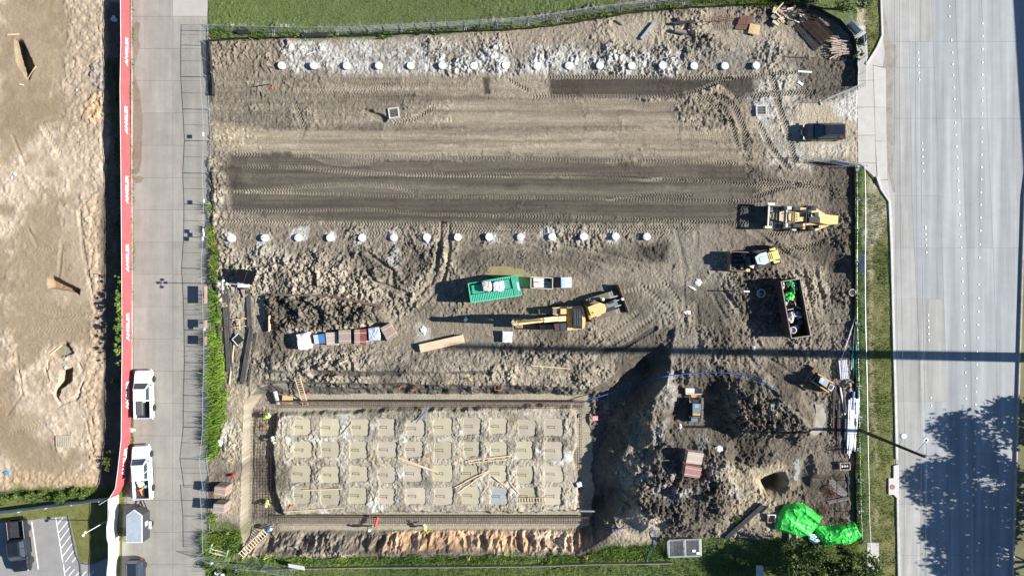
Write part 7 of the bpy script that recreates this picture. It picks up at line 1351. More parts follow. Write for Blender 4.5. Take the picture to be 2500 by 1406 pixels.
for i, (u, v, rx_, ry_, z, mm, l_) in enumerate(((.55, .06, .38, .28, 1.75, M_NEON, 'small neon green plastic bundle at the top end of the dumpster'), (.38, .27, .62, .42, 1.75, M_NEON, 'large neon green plastic bundle in the upper half of the dumpster'), (.60, .19, .20, .42, 1.85, M_NEON, 'trailing neon green strip joining the green bundles in the dumpster'), (.85, .06, .22, .30, 1.5, M_BLUEB, 'blue bag in the top right corner of the dumpster'), (.84, .16, .22, .28, 1.5, M_BLUEB, 'blue bag below the top right corner of the dumpster'), (.14, .08, .22, .40, 1.7, M_WBAG, 'pale rag bundle in the top left corner of the dumpster'), (.66, .11, .22, .14, 1.75, M_WPAINT, 'white scrap beside the small green bundle in the dumpster'), (.38, .13, .40, .45, 1.45, M_DBAG, 'black rubbish bag between the green bundles in the dumpster'), (.12, .40, .20, .25, 1.6, M_WBAG, 'pale scrap at the left wall of the dumpster'), (.50, .45, .75, .60, 1.1, M_DSTEEL, 'grey scrap metal in the middle of the dumpster'), (.30, .66, .45, .55, 1.45, M_WBAG, 'heap of white rubbish low in the dumpster'), (.40, .60, .35, .30, 1.5, M_WBAG, 'pale crumpled sheet above the white rubbish in the dumpster'), (.72, .60, .30, .32, 1.3, M_BLUEB, 'crumpled blue bag right of the white rubbish in the dumpster'), (.85, .62, .25, .40, 1.25, mat('slate_bag', (0.10, 0.15, 0.22), 0.4, 0, 0.2, 4), 'slate blue bag at the right wall of the dumpster'), (.75, .76, .36, .36, 1.5, M_DBAG, 'dark barrel-shaped bag in the lower half of the dumpster'), (.55, .83, .34, .30, 1.35, MATS['slate_bag'], 'slate blue bag above the pale ring in the dumpster'), (.35, .93, .30, .28, 1.2, MATS['slate_bag'], 'grey blue bag under the pale ring in the dumpster'))):
    b = MB(); b.blob((0, 0, 0), rx_, ry_, .30, 11, 7, .30, i + 2); tag(b.build('rubbish_bundle', mm, None, dworld(u, v, z)), l_, 'rubbish')
for i in range(16):
    u, v = rr.uniform(.2, .8), rr.uniform(.30, .68); L_ = rr.uniform(.5, 1.3); b = MB(); b.bx(-L_ / 2, L_ / 2, -.035, .035, -.02, .02); tag(b.build('scrap_stick', (M_LUM, M_REB, M_WBAG)[i % 3], None, dworld(u, v, rr.uniform(1.5, 1.75)), rot=(0, rr.uniform(-.3, .3), rr.uniform(0, 3.1))), 'thin scrap stick among the rubbish in the middle of the dumpster', 'scrap', 'sticks in the dumpster')
b = MB(); b.lathe([(.42, 0), (.42, .10), (.34, .12), (.34, .0), (.42, 0)], 18); tag(b.build('pale_ring', M_WPAINT, None, dworld(.27, .87, 1.6), rot=(.3, -.25, 0)), 'pale plastic ring at the lower end of the dumpster', 'ring')
# concrete rings, poles and scraps around
for l_, px, py, r_, m_ in (('grey concrete manhole ring in the dumpster shadow', 1855, 716, .50, M_KERB), ('pale fluted drum beside the roadside fence', 2077, 714, .42, M_CREAM)):
    gz = HZ(px, py); b = MB(); b.lathe([(r_, -.05), (r_, .32), (r_ * .8, .34), (r_ * .8, .05), (.02, .05)], 18); tag(b.build('concrete_ring', m_, None, (*W(px, py, 0)[:2], gz)), l_, 'concrete ring')
b = MB(); b.tube((0, 0, 0), (0, 0, 1.9), .06, 8); b.bx(-.12, .5, -.08, .08, 1.75, 1.95); tag(b.build('marker_post', M_WPAINT, None, (*W(1803, 711, 0)[:2], HZ(1803, 711))), 'short white marker post left of the dumpster shadow', 'post')
for i, (px, py, rx_, ry_, l_) in enumerate(((1705, 690, .42, .35, 'crumpled white plastic scrap on the dirt track'), (1690, 703, .16, .5, 'white plastic tail of the scrap on the dirt track'), (1676, 762, .22, .4, 'small pale paper scrap lower on the dirt track'), (1839, 850, .22, .2, 'small white stone lump below the dumpster shadow'), (1747, 1094, .6, .45, 'white rubble pile right of the oxblood bundles'), (1660, 1040, .3, .15, 'pale lump below the compact loader'), (1034, 806, .5, .3, 'pale plastic film above the lumber pack'), (274, 45, .45, .38, 'white plastic bag beside the ditch at the top left'), (322, 1048, .5, .25, 'white rag in the weeds between the two white pickups'), (38, 426, .18, .18, 'small white rock in the left lot'), (30, 434, .14, .14, 'smaller white rock in the left lot'), (188, 221, .14, .14, 'tiny white rock near the clay heap of the left lot'), (162, 877, .22, .14, 'white scrap beside the small pond'), (161, 897, .2, .16, 'white scrap on the rim of the lowest dark hole'))):
    fld = HG if px < 300 else (lambda a, c: .03) if px < 500 else HZ; b = MB(); b.blob((0, 0, .05), rx_, ry_, .10, 10, 5, .4, i); tag(b.build('pale_scrap', mat('white_scrap', (0.68, 0.67, 0.65), 0.7, 0, 0.2, 4, 0.3), None, (*W(px, py, 0)[:2], fld(px, py)), rr.uniform(0, 3)), l_, 'scrap')
b = MB(); b.blob((0, 0, .04), .35, .2, .08, 9, 5, .4, 3); tag(b.build('blue_scrap', mat('bright_blue', (0.08, 0.30, 0.65), 0.5), None, (*W(19, 1154, 0)[:2], HG(19, 1154))), 'bright blue scrap at the left edge of the left lot', 'scrap')
# catch basins
M_RIMC = mat('limed_concrete', (0.52, 0.51, 0.49), 0.9, 0, 0.25, 3, 0.4, 9, (0.22, 0.19, 0.15), 0.8)
for l_, px, py, rz in (('white square catch basin with a grate in the tan lift', 962, 277, R(8)), ('lime-dusted square catch basin near the gate', 1856, 272, R(3))):
    gz = HZ(px, py); o = T('catch_basin', l_, 'catch basin', (*W(px, py, 0)[:2], gz - .05), rz)
    for x0, x1, y0, y1 in ((-.62, .62, .48, .62), (-.62, .62, -.62, -.48), (-.62, -.48, -.48, .48), (.48, .62, -.48, .48)): b = MB(); b.bx(x0, x1, y0, y1, 0, .26); b.build('rim_side', M_RIMC, o)
    b = MB(); b.bx(-.48, .48, -.48, .48, 0, .12); b.build('basin_floor', M_BLK, o)
    for i in range(5): b = MB(); b.bx(-.47, .47, -.40 + i * .19, -.33 + i * .19, .18, .22); b.build('grate_bar', M_DECK, o)
# piers
PT = [690, 768, 848, 926, 1003, 1080, 1157, 1234, 1311, 1388, 1463, 1540, 1615, 1692, 1767, 1842]; PB = [568, 650, 730, 808, 885, 963, 1043, 1118, 1194, 1271, 1347, 1423, 1501, 1577]
M_CASE = mat('pier_casing', (0.45, 0.44, 0.42), 0.85, 0, 0.2, 4); M_COVER = mat('pier_cover', (0.70, 0.70, 0.69), 0.6, 0, 0.1, 5, 0.5, 10, (0.38, 0.34, 0.28), 0.55, rnd=0.12); M_MARK = mat('marker_ink', (0.05, 0.05, 0.05), 0.7)
def pier(px, py, label, group, seed):
    rr = random.Random(seed); gz = HZ(px, py); o = T('drilled_pier', label, 'pier', (*W(px, py, 0)[:2], gz), rr.uniform(-.3, .3), group)
    o.rotation_euler = (rr.uniform(-.07, .07), rr.uniform(-.07, .07), rr.uniform(-3, 3) * .2); o.location.z += rr.uniform(-.12, .06)
    b = MB(); b.lathe([(.40, -.3), (.40, .36), (.38, .38)], 20); b.build('casing', M_CASE, o)
    b = MB(); rings = []
    for r_, z_ in ((.435, .26), (.44, .36), (.40, .40), (.22, .42), (.05, .425)): rings.append([(r_ * (1 + rr.uniform(-.02, .02)) * math.cos(2 * math.pi * j / 20), r_ * (1 + rr.uniform(-.02, .02)) * math.sin(2 * math.pi * j / 20), z_ + rr.uniform(-.012, .012)) for j in range(20)])
    b.loft(rings); b.build('cover', M_COVER, o)
    for k in range(2): x_ = rr.uniform(-.12, .05); b = MB(); b.bx(x_ - rr.uniform(.08, .16), x_ + rr.uniform(.08, .16), -.015 + (k - .5) * .2, .015 + (k - .5) * .2, .424, .437); b.build('ink_mark', M_MARK, o)
for i, px in enumerate(PT): pier(px, 163 + (1 if i > 9 else 0) * .5, 'white covered pier in the upper row, ' + ORD[i] + ' from the left', 'upper row of piers', i)
for i, px in enumerate(PB): pier(px, 582 - i * .3, 'white covered pier in the lower row, ' + ORD[i] + ' from the left', 'lower row of piers', 40 + i)
# sump dowels
dow = None
for i, (cx_, cy_, hw, hh) in enumerate(SUMPS):
    if dow is None:
        b = MB(); b.path([(0, -.11, -.5), (0, -.11, .45), (0, -.06, .52), (0, .06, .52), (0, .11, .45), (0, .11, -.5)], .03, 5); dow = b.build('dowel_hoop', M_DSTEEL); o = dow
    else: o = dow.copy(); COL.objects.link(o)
    o.location = (cx_ + .05, cy_, WATER + random.uniform(.0, .25)); r_, c_ = divmod(i, 10)
    tag(o, 'steel hoop standing in the %s sump from the left of the %s row' % (ORD[c_], ('top', 'second', 'third', 'bottom')[r_]), 'dowel', 'steel hoops in the sumps')
# rebar cages in the trench
def cage(label, x0, x1, y0, y1, nl, step, z0, z1, rz=0, parts=True):
    """photo rectangle at trench level; nl long bars per layer, stirrups at the step"""
    cx_, cy_ = (x0 + x1) / 2, (y0 + y1) / 2; c = W(cx_, cy_, z1); L_ = (wx(x1, z1) - wx(x0, z1)); D_ = (wy(y0, z1) - wy(y1, z1)); o = T('rebar_cage', label, 'rebar cage', (c[0], c[1], z0)); H_ = z1 - z0
    alongx = abs(L_) > abs(D_)
    b = MB(); rr = random.Random(int(x0))
    A_, B_ = (L_, D_) if alongx else (D_, L_)
    def pt(u, v, z): return (u, v, z) if alongx else (v, u, z)
    for k in range(nl):
        v = -B_ / 2 + B_ * k / (nl - 1)
        for z in (0.04, H_): b.tube(pt(-A_ / 2, v, z), pt(A_ / 2, v + rr.uniform(-.04, .04), z), .014, 4)
    if alongx: b.beam(pt(-A_ / 2, B_ / 2, H_ * .9), pt(A_ / 2, B_ / 2 - .05, H_ * .9), .16, .08)
    b.build('long_bars', M_REB, o)['kind'] = 'stuff'
    b = MB(); n = int(A_ / step)
    for i in range(n):
        u = -A_ / 2 + A_ * (i + .5) / n + rr.uniform(-.015, .015); p = [pt(u, -B_ / 2, .02), pt(u, B_ / 2, .02), pt(u, B_ / 2, H_ + .02), pt(u, -B_ / 2, H_ + .02)]
        for q_, r_ in zip(p, p[1:] + p[:1]): b.tube(q_, r_, .012, 3)
    b.build('stirrups', M_REB, o)['kind'] = 'stuff'; return o
cage('long dark rebar cage along the top side of the pit', 672, 1428, 980, 996, 5, .26, FLOOR + .08, FLOOR + .95); cage('long dark rebar cage along the bottom side of the pit', 672, 1436, 1262, 1281, 5, .28, FLOOR + .08, FLOOR + .8); cage('wide rebar mat covering the left trench of the pit', 618, 668, 1000, 1268, 8, .38, FLOOR + .08, FLOOR + .55); cage('rebar cage in the right trench of the pit, mostly shaded', 1404, 1420, 990, 1245, 4, .30, FLOOR + .08, FLOOR + .5)
# ladders
def ladder(label, p, q, zp, zq, wd, n, m_=None):
    a = Vector(W(*p, zp)); c = Vector(W(*q, zq)); d = (c - a); L_ = d.length; x_ = d / L_; y_ = Vector((0, 0, 1)).cross(x_).normalized(); z_ = x_.cross(y_); Mx = Matrix((x_, y_, z_)).transposed().to_4x4(); o = T('ladder', label, 'ladder', a); o.rotation_euler = Mx.to_euler()
    for s_ in (-1, 1): b = MB(); b.bx(0, L_, s_ * wd / 2 - .025, s_ * wd / 2 + .025, -.05, .05); b.build('rail', m_ or M_LUM, o)
    for i in range(n): u = L_ * (i + .6) / n; b = MB(); b.bx(u - .04, u + .04, -wd / 2 - .02, wd / 2 + .02, .051, .085); b.build('rung', m_ or M_LUM, o)
    return o
ladder('wooden ladder leaning down into the upper left corner of the pit', (726, 922), (746, 989), .9, FLOOR + .1, .62, 12); ladder('wooden ladder leaning up the slope at the lower left corner of the pit', (586, 1358), (649, 1297), 1.3, FLOOR + 1.1, .72, 12); ladder('wooden ladder lying flat near the lower right corner of the island', (1258, 1220), (1334, 1220), ISL + .2, ISL + .25, .55, 11)
b = MB(); b.bx(-.62, .62, -.45, .45, 0, .04); tag(b.build('plywood_sheet', mat('golden_ply', (0.48, 0.32, 0.15), 0.8, 0, 0.1, 3), None, W(702, 975, FLOOR + .5), rot=(.1, .12, R(-8))), 'golden plywood sheet at the upper left corner of the pit', 'plywood')
b = MB(); b.tube((0, .9, .25), (.35, -.75, .0), .28, 9, .22); tag(b.build('wrapped_roll', mat('grey_roll', (0.40, 0.37, 0.36), 0.7, 0, 0.4, 5, 0.5, 6), None, W(672, 972, FLOOR + .5)), 'grey wrapped roll standing by the plywood sheet in the pit corner', 'roll')
# A-shaped yellow stands
M_SAFE = mat('safety_yellow', (0.66, 0.57, 0.14), 0.6, 0, 0.1, 4)
def stand(label, px, py, rz, z=None):
    gz = HZ(px, py) if z is None else z; o = T('warning_stand', label, 'warning stand', (*W(px, py, gz)[:2], gz), rz, 'yellow warning stands')
    for s_ in (-1, 1):
        for t_ in (-1, 1): b = MB(); b.beam((s_ * .26, t_ * .22, 0), (s_ * .04, 0, .75), .035, .035); b.build('leg', M_SAFE, o)
    b = MB(); b.beam((-.16, .08, .32), (.16, .08, .32), .03, .05); b.build('crossbar', M_SAFE, o); return o
for l_, px, py, rz in (('yellow warning stand in the shaded ground right of the pit top', 1521, 984, .4), ('yellow warning stand on the lit ridge right of the pit', 1493, 1098, -.5), ('yellow warning stand by the blue hose below the pit corner', 1480, 1272, .2), ('yellow A-shaped stand in the lower grass right of centre', 1430, 1358, 0), ('yellow A-shaped stand in the lower grass below the clay bank', 1144, 1360, 0), ('yellow warning stand at the lower left fence panels', 650, 1358, .6), ('yellow warning stand near the left form bundles', 563, 1120, .9), ('yellow warning stand on the bank above the pit centre', 1148, 925, .3), ('yellow warning stand behind the worker at the clay bank', 1045, 1296, 1.2), ('yellow stand at the foot of the weedy bush by the ladder', 560, 1298, .1)): stand(l_, px, py, rz)
# gas cylinder, fuel can, boxes
b = MB(); b.lathe([(.16, 0), (.17, .05), (.17, .95), (.12, 1.1), (.05, 1.15), (.05, 1.22)], 14); b.lathe([(.08, 1.22), (.08, 1.3), (.03, 1.31)], 10); tag(b.build('gas_cylinder', mat('red_cylinder', (0.62, 0.05, 0.03), 0.4), None, W(922, 1262, FLOOR + .9), rot=(R(78), 0, R(-14))), 'red gas cylinder lying on the lower rebar cage', 'gas cylinder')
b = MB(); b.bx(-.2, .2, -.14, .14, 0, .42, t=.03); b.bx(-.06, .06, -.05, .05, .42, .5); tag(b.build('fuel_can', mat('red_can', (0.62, 0.03, 0.03), 0.4), None, (*W(570, 1158, 0)[:2], HZ(570, 1158)), .4), 'red fuel can on the pale soil above the lane-side form bundles', 'fuel can')
b = MB(); b.bx(-.30, .30, -.26, .26, 0, .5); b.bx(-.08, .08, -.06, .06, .501, .54); tag(b.build('pink_box', mat('pink_box', (0.72, 0.30, 0.29), 0.6, 0, 0.1, 5), None, (*W(1452, 1019, -1.0)[:2], max(HZ(1455, 1019), -1.2) + .2), .05), 'pink square box in the shade at the right edge of the pit', 'box')
b = MB(); b.bx(-.3, .3, -.28, .28, 0, .5, ch=.06); tag(b.build('white_tank', M_WPAINT, None, W(1413, 1180, FLOOR + .6), .3), 'white cube tank in the shaded right trench', 'tank')
b = MB(); b.tube((-.9, 0, 0), (.9, 0, .05), .11, 8); tag(b.build('steel_pipe', M_GALV, None, W(1434, 1247, FLOOR + .9)), 'grey pipe spanning the lower right corner of the trench', 'pipe')
for i, (l_, px, py, rz) in enumerate((('orange marker frame on the bank above the pit, left of centre', 978, 946, .3), ('orange marker frame lying open on the bank above the pit', 1217, 946, 0), ('orange stake on the bank above the pit', 1012, 951, .1), ('short orange bundle at the lower left of the island', 709, 1236, .1), ('orange strip on the left rebar mat', 650, 1044, .2), ('orange marker near the upper left ladder', 752, 962, .5), ('red drill rig leaning piece in the upper left soil', 666, 212, .6))):
    z = HZ(px, py) + .1 if py < 990 else (ISL + .15 if px > 680 else FLOOR + .65); o = T('orange_marker', l_, 'marker', (*W(px, py, z)[:2], z), rz, 'orange markers')
    for x0, y0, x1, y1 in ((-.4, -.3, .4, -.3), (-.4, .3, .4, .3), (-.4, -.3, -.4, .3), (.4, -.3, .4, .3)) if i == 1 else ((-.35, 0, .35, .1), (-.2, -.2, .1, .2)): b = MB(); b.beam((x0, y0, 0), (x1, y1, 0), .06, .06); b.build('bar', mat('faded_orange', (0.65, 0.17, 0.07), 0.6), o)
plank('dark steel rod beside the red piece in the upper left soil', (620, 212), (660, 206), .10, .10, M_BLK, dz=.1, name='steel_rod', cat='rod')
for l_, p, q in (('white and pink stake near the upper silt fence', (1240, 83), (1252, 128)), ('slanted stake crossing the white and pink one', (1222, 128), (1248, 105))): plank(l_, p, q, .06, .06, mat('pink_stake', (0.6, 0.42, 0.40), 0.7), dz=.12)
plank('thin white tube pair lying left of the lime strip', (748, 134), (770, 126), .07, .07, M_WPAINT, dz=.12)
b = MB(); b.bx(-.32, .32, -.3, .3, 0, .03); tag(b.build('white_sheet', M_WPAINT, None, (*W(541, 1078, 0)[:2], HZ(541, 1078) + .12), rot=(0, .1, R(-30))), 'white square sheet beside the tall reeds', 'sheet')
# barricade of white planks
o = T('barricade', 'white and red plank barricade among the weeds at the lower left corner', 'barricade', (*W(538, 1342, 0)[:2], 0.05), R(-14))
for i, (x0, y0, x1, y1, w_) in enumerate(((-1.1, -.25, 1.1, -.25, .14), (-.9, .15, .9, .12, .14), (-.95, -.3, -.85, .75, .12), (1.05, -.35, 1.15, .7, .14))): b = MB(); b.beam((x0, y0, .55 + .02 * i), (x1, y1, .55 + .02 * i), w_, .05); b.build('board', M_WPAINT, o)
for x_ in (-.9, .95): b = MB(); b.bx(x_ - .05, x_ + .05, -.3, -.2, 0, .5); b.build('leg', M_WPAINT, o)
b = MB(); b.bx(-.1, .35, -.08, .1, .62, .68); b.build('red_board', MATS['red_can'], o)
for i, (px, py, s_) in enumerate(((520, 1372, .25), (535, 1394, .38), (548, 1398, .3), (526, 1382, .2), (582, 1388, .2))): b = MB(); b.blob((0, 0, .12), s_, s_ * .8, .14, 9, 5, .3, i); tag(b.build('white_bag', M_WPAINT, None, (*W(px, py, 0)[:2], .35)), 'white plastic bag in the weeds at the lower left corner, ' + ORD[i] + ' of five', 'bag', 'white bags in the lower left weeds')
b = MB(); b.bx(-.95, .95, -.42, .42, 0, .02); tag(b.build('white_sheet', M_WPAINT, None, (*W(724, 1383, 1.2)[:2], 1.2), rot=(R(40), 0, R(-10))), 'white sheet hung on the fence panel in the lower grass', 'sheet')
# rolls of silt fabric
for i, (l_, p, q) in enumerate((('left black fabric roll in the grass strip by the upper fence', (580, 79), (608, 78)), ('right black fabric roll in the grass strip by the upper fence', (740, 87), (800, 86)))): b = MB(); a = Vector(W(*p, .3)); c = Vector(W(*q, .3)); mid = (a + c) / 2; b.tube(a - mid, c - mid, .26, 12); tag(b.build('fabric_roll', M_SILTF, None, mid), l_, 'roll')
# stacked fence panels at the bottom
gz = .05; c = W(1672, 1337, .9); o = T('panel_stack', 'neat stack of galvanised fence panels lying on the lower grass', 'fence panels', (c[0], c[1], 0), R(2))
for k in range(7):
    b = MB(); dx = k * .012; dy = -.07 * (6 - k); z_ = .10 + k * .115
    for x0, y0, x1, y1 in ((-1.85, -.95, 1.85, -.95), (-1.85, .95, 1.85, .95), (-1.85, -.95, -1.85, .95), (1.85, -.95, 1.85, .95), (.05, -.95, .05, .95)): b.tube((x0 + dx, y0 + dy, z_), (x1 + dx, y1 + dy, z_), .028, 6)
    fr = b.build('panel', M_GALV, o)
    if k == 6:
        b = MB()
        for i in range(44):
            for sg in (1, -1):
                x0 = -1.85 + i * .13 - (1.9 if sg > 0 else 0); t0, t1 = 0, 1.9
                if sg > 0: t0 = max(0, -1.85 - x0); t1 = min(1.9, 1.85 - x0)
                else: t0 = max(0, x0 - 1.85); t1 = min(1.9, x0 + 1.85)
                if t1 - t0 > .05: b.tube((x0 + sg * t0, -.95 + t0, z_), (x0 + sg * t1, -.95 + t1, z_), .006, 3)
        b.build('chain_mesh', M_WIRE, fr)
b = MB(); b.bx(-1.8, 1.8, -.95, .9, .04, .09); b.build('dark_mesh_bed', M_DSTEEL, o)
for x_, y_, l_ in ((1.05, -.35, 'white tag lying on the panel stack, left of two'), (1.55, -.62, 'pale blue tag lying on the panel stack, right of two')): b = MB(); b.bx(-.2, .2, -.14, .14, 0, .02); tag(b.build('paper_tag', M_WPAINT, None, (c[0] + x_, c[1] + y_, .85)), l_, 'tag')
# green tarpaulins, pale sack
M_TARP = mat('green_tarpaulin', (0.035, 0.52, 0.06), 0.45, 0, 0.15, 1.5, 0.3, 2.5, (0.07, 0.52, 0.11), 0.5, 0.5)
def tarp(label, pts, ridges, h, seed):
    """tarpaulin over a stack: outline in photo px at ground, height from ridge lines"""
    mx_ = sum(p_[0] for p_ in pts) / len(pts); my_ = sum(p_[1] for p_ in pts) / len(pts); pts = [(mx_ + (a - mx_) * 1.07, my_ + (c - my_) * 1.07) for a, c in pts]; P = wpoly(pts); xs = [p_[0] for p_ in P]; ys = [p_[1] for p_ in P]; nx_, ny_ = 64, 64; gx = np.linspace(min(xs) - .3, max(xs) + .3, nx_); gy = np.linspace(min(ys) - .3, max(ys) + .3, ny_); Xg, Yg = np.meshgrid(gx, gy); d = -poly_sdf(Xg, Yg, P)
    hgt = h * np.clip(d / .38, 0, 1) * (.86 + .14 * np.clip(d / 1.2, 0, 1)); 
    fold = .38 * (1 - np.abs(vnoise((Xg * math.cos(ridges) + Yg * math.sin(ridges)) * 1.1, (Yg * math.cos(ridges) - Xg * math.sin(ridges)) * .18, seed))) ** 2 + .06 * fbm(Xg, Yg, .9, 3, seed) + .10 * (1 - np.abs(vnoise(Xg * 2.2 + Yg, Yg * 2.0 - Xg, seed + 1))) ** 4 + .35 * np.abs((Xg - sum(xs) / len(xs)) * math.sin(ridges) - (Yg - sum(ys) / len(ys)) * math.cos(ridges)) * -.35
    Z = hgt + fold * sstep(0, .4, d) + .12 * vnoise(Xg * 2.5, Yg * 2.5, seed) * (d < .4); keep = d > .12 * vnoise(Xg * 1.4, Yg * 1.4, seed + 2) - .05
    cx_, cy_ = sum(xs) / len(xs), sum(ys) / len(ys); gz_ = HZ(1250 + cx_ * S, 703 - cy_ * S); b = MB(); idx = -np.ones(Xg.shape, int); k = 0
    for j in range(ny_):
        for i in range(nx_):
            idx[j, i] = k; k += 1; b.v.append((Xg[j, i] - cx_, Yg[j, i] - cy_, float(max(Z[j, i], .02))))
    for j in range(ny_ - 1):
        for i in range(nx_ - 1):
            if keep[j, i] and keep[j, i + 1] and keep[j + 1, i] and keep[j + 1, i + 1]: b.f.append((idx[j, i], idx[j, i + 1], idx[j + 1, i + 1], idx[j + 1, i])); b.m.append(0)
    o = b.build('tarpaulin', M_TARP, None, (cx_, cy_, gz_ + .02)); md = o.modifiers.new('thick', 'SOLIDIFY'); md.thickness = .01; return tag(o, label, 'tarpaulin')
tarp('bright green tarpaulin over a square stack, left of two', [(1912, 1232), (1940, 1226), (1962, 1230), (1984, 1250), (2004, 1258), (1976, 1304), (1940, 1304), (1890, 1288), (1896, 1262)], R(52), .9, 3)
tarp('bright green tarpaulin over a long stack, right of two', [(1986, 1280), (2012, 1284), (2060, 1276), (2084, 1272), (2092, 1294), (2102, 1306), (2076, 1322), (2044, 1326), (2014, 1330), (1996, 1308)], R(100), .8, 6)
b = MB(); b.blob((0, 0, .25), .75, .5, .35, 12, 7, .12, 3); tag(b.build('pale_sack', mat('teal_sack', (0.42, 0.60, 0.60), 0.5, 0, 0.3, 3, 0.4, 6, (0.75, 0.76, 0.76), 0.8), None, (*W(1985, 1312, 0)[:2], HZ(1985, 1312)), R(-25)), 'pale teal sack between the two green tarpaulins', 'sack')
for l_, px, py in (('white-framed empty box left of the green tarpaulins', 1880, 1262), ('white and brown box below the left green tarpaulin', 1932, 1304)):
    o = T('framed_box', l_, 'box', (*W(px, py, 0)[:2], HZ(px, py)), 0)
    for x0, x1, y0, y1 in ((-.48, .48, .40, .48), (-.48, .48, -.48, -.40), (-.48, -.40, -.40, .40), (.40, .48, -.40, .40)): b = MB(); b.bx(x0, x1, y0, y1, 0, .4); b.build('side', M_WPAINT if x1 > .3 and x0 > -.5 and (x0 > 0 or y0 > 0) else PLY1, o)
    b = MB(); b.bx(-.4, .4, -.4, .4, 0, .08); b.build('floor', PLY1, o)
# roadside stock: pipes, beams, crate, rebar
bars('pipe_bundle', 'bundle of white plastic pipes along the roadside fence', (2083, 975), (2076, 1092), 8, 1.15, .075, M_WPAINT, layers=2, cat='pipe bundle', lie=.10, jit=.35, fan=.12); bars('pipe_bundle', 'shorter white pipes ending lower beside the white bundle', (2076, 1060), (2072, 1112), 4, .5, .06, M_WPAINT, layers=1, cat='pipe bundle', lie=.10, jit=.3)
b = MB(); a = Vector(W(2083, 955, .35)); c = Vector(W(2079, 1000, .35)); mid = (a + c) / 2; b.tube(a - mid, c - mid, .16, 12); tag(b.build('blue_pipe', mat('blue_pipe', (0.12, 0.22, 0.45), 0.5), None, mid + Vector((0, 0, HZ(2081, 980)))), 'blue pipe at the upper end of the white pipe bundle', 'pipe')
for l_, p, q, r_, mm in (('left teal green pipe by the roadside fence', (2083, 845), (2081, 898), .10, mat('teal_pipe', (0.03, 0.33, 0.30), 0.45)), ('right teal green pipe by the roadside fence', (2090, 842), (2083, 924), .09, MATS['teal_pipe']), ('white pipe leaning towards the striped stack', (2088, 775), (2050, 890), .05, M_WPAINT), ('white pipe standing along the roadside fence', (2089, 785), (2078, 902), .07, M_WPAINT), ('black pipe stub beside the blue pipe', (2093, 945), (2094, 975), .16, M_BLK)):
    z = HZ((p[0] + q[0]) / 2, (p[1] + q[1]) / 2) + .25; a = Vector(W(*p, z)); c = Vector(W(*q, z)); mid = (a + c) / 2; b = MB(); b.tube(a - mid, c - mid, r_, 10); tag(b.build('long_pipe', mm, None, mid), l_, 'pipe')
pallet('striped stack of white-edged bars near the roadside fence', 2060, 902, 1.0, 2.2, R(6), mat('striped_pale', (0.52, 0.53, 0.58), 0.5), HZ(2060, 902) + .25, 5)
for i, (p, q, mm) in enumerate((((2040, 942), (2042, 1040), M_DSTEEL), ((2048, 940), (2050, 1100), M_BLK), ((2051, 944), (2063, 1012), M_CREAM), ((2058, 940), (2066, 1008), M_DSTEEL), ((2064, 1020), (2062, 1108), M_DSTEEL), ((2036, 950), (2034, 1060), M_REB), ((2045, 1000), (2044, 1100), M_REB))): plank('long steel beam in the roadside storage strip, ' + ORD[i] + ' of seven', p, q, .16, .16, mm, dz=.14, name='steel_beam', cat='steel beam', group='roadside steel beams')
o = T('timber_crate', 'small timber crate below the white pipe bundle', 'crate', (*W(2058, 1135, 0)[:2], HZ(2058, 1135)), R(3))
for x0, x1, y0, y1 in ((-.6, .6, .36, .44), (-.6, .6, -.44, -.36), (-.6, -.52, -.36, .36), (.52, .6, -.36, .36)): b = MB(); b.bx(x0, x1, y0, y1, 0, .45); b.build('side', PLY3, o)
for x_ in (-.3, 0, .3): b = MB(); b.blob((x_, 0, .25), .12, .2, .12, 8, 5, .1); b.build('packet', M_WPAINT, o)
bars('rebar_bundle', 'fan of grey bars on the dark ground above the tarpaulins', (2022, 1178), (2064, 1208), 13, 1.0, .022, M_GSTEEL, layers=2, fan=.35, lie=.1); bars('rebar_bundle', 'flat reddish bars crossing above the fan of grey bars', (1990, 1163), (2060, 1166), 7, .5, .02, M_REB, layers=1, lie=.08); bars('rebar_bundle', 'grey planks of steel left of the roadside silt fence', (2020, 1226), (2070, 1216), 3, .4, .06, M_GSTEEL, layers=1, lie=.06); bars('rebar_bundle', 'vertical pair of dark bars at the roadside silt fence', (2072, 1160), (2073, 1215), 2, .3, .05, M_DSTEEL, layers=1, lie=.06)
for i, (px, py, r_) in enumerate(((2018, 1192, .8), (2026, 1206, .7), (2008, 1244, .85), (2040, 1272, .7), (2060, 1270, .6), (2036, 1096, .6))):
    o = T('rusty_wire_heap', 'tangled heap of rusty tie wire near the tarpaulins, ' + ORD[i] + ' of six', 'wire heap', (*W(px, py, 0)[:2], HZ(px, py)), 0, 'rusty wire heaps'); b = MB(); rr = random.Random(i)
    for k in range(26): a = Vector((rr.gauss(0, r_ * .45), rr.gauss(0, r_ * .35), rr.uniform(.03, .4))); d = Vector((rr.uniform(-1, 1), rr.uniform(-1, 1), rr.uniform(-.3, .3))).normalized() * r_ * .5; b.path([a - d, a + Vector((rr.uniform(-.1, .1), rr.uniform(-.1, .1), .1)), a + d], .022, 4)
    b.build('wires', M_RUST if i != 5 else M_REB, o)['kind'] = 'stuff'
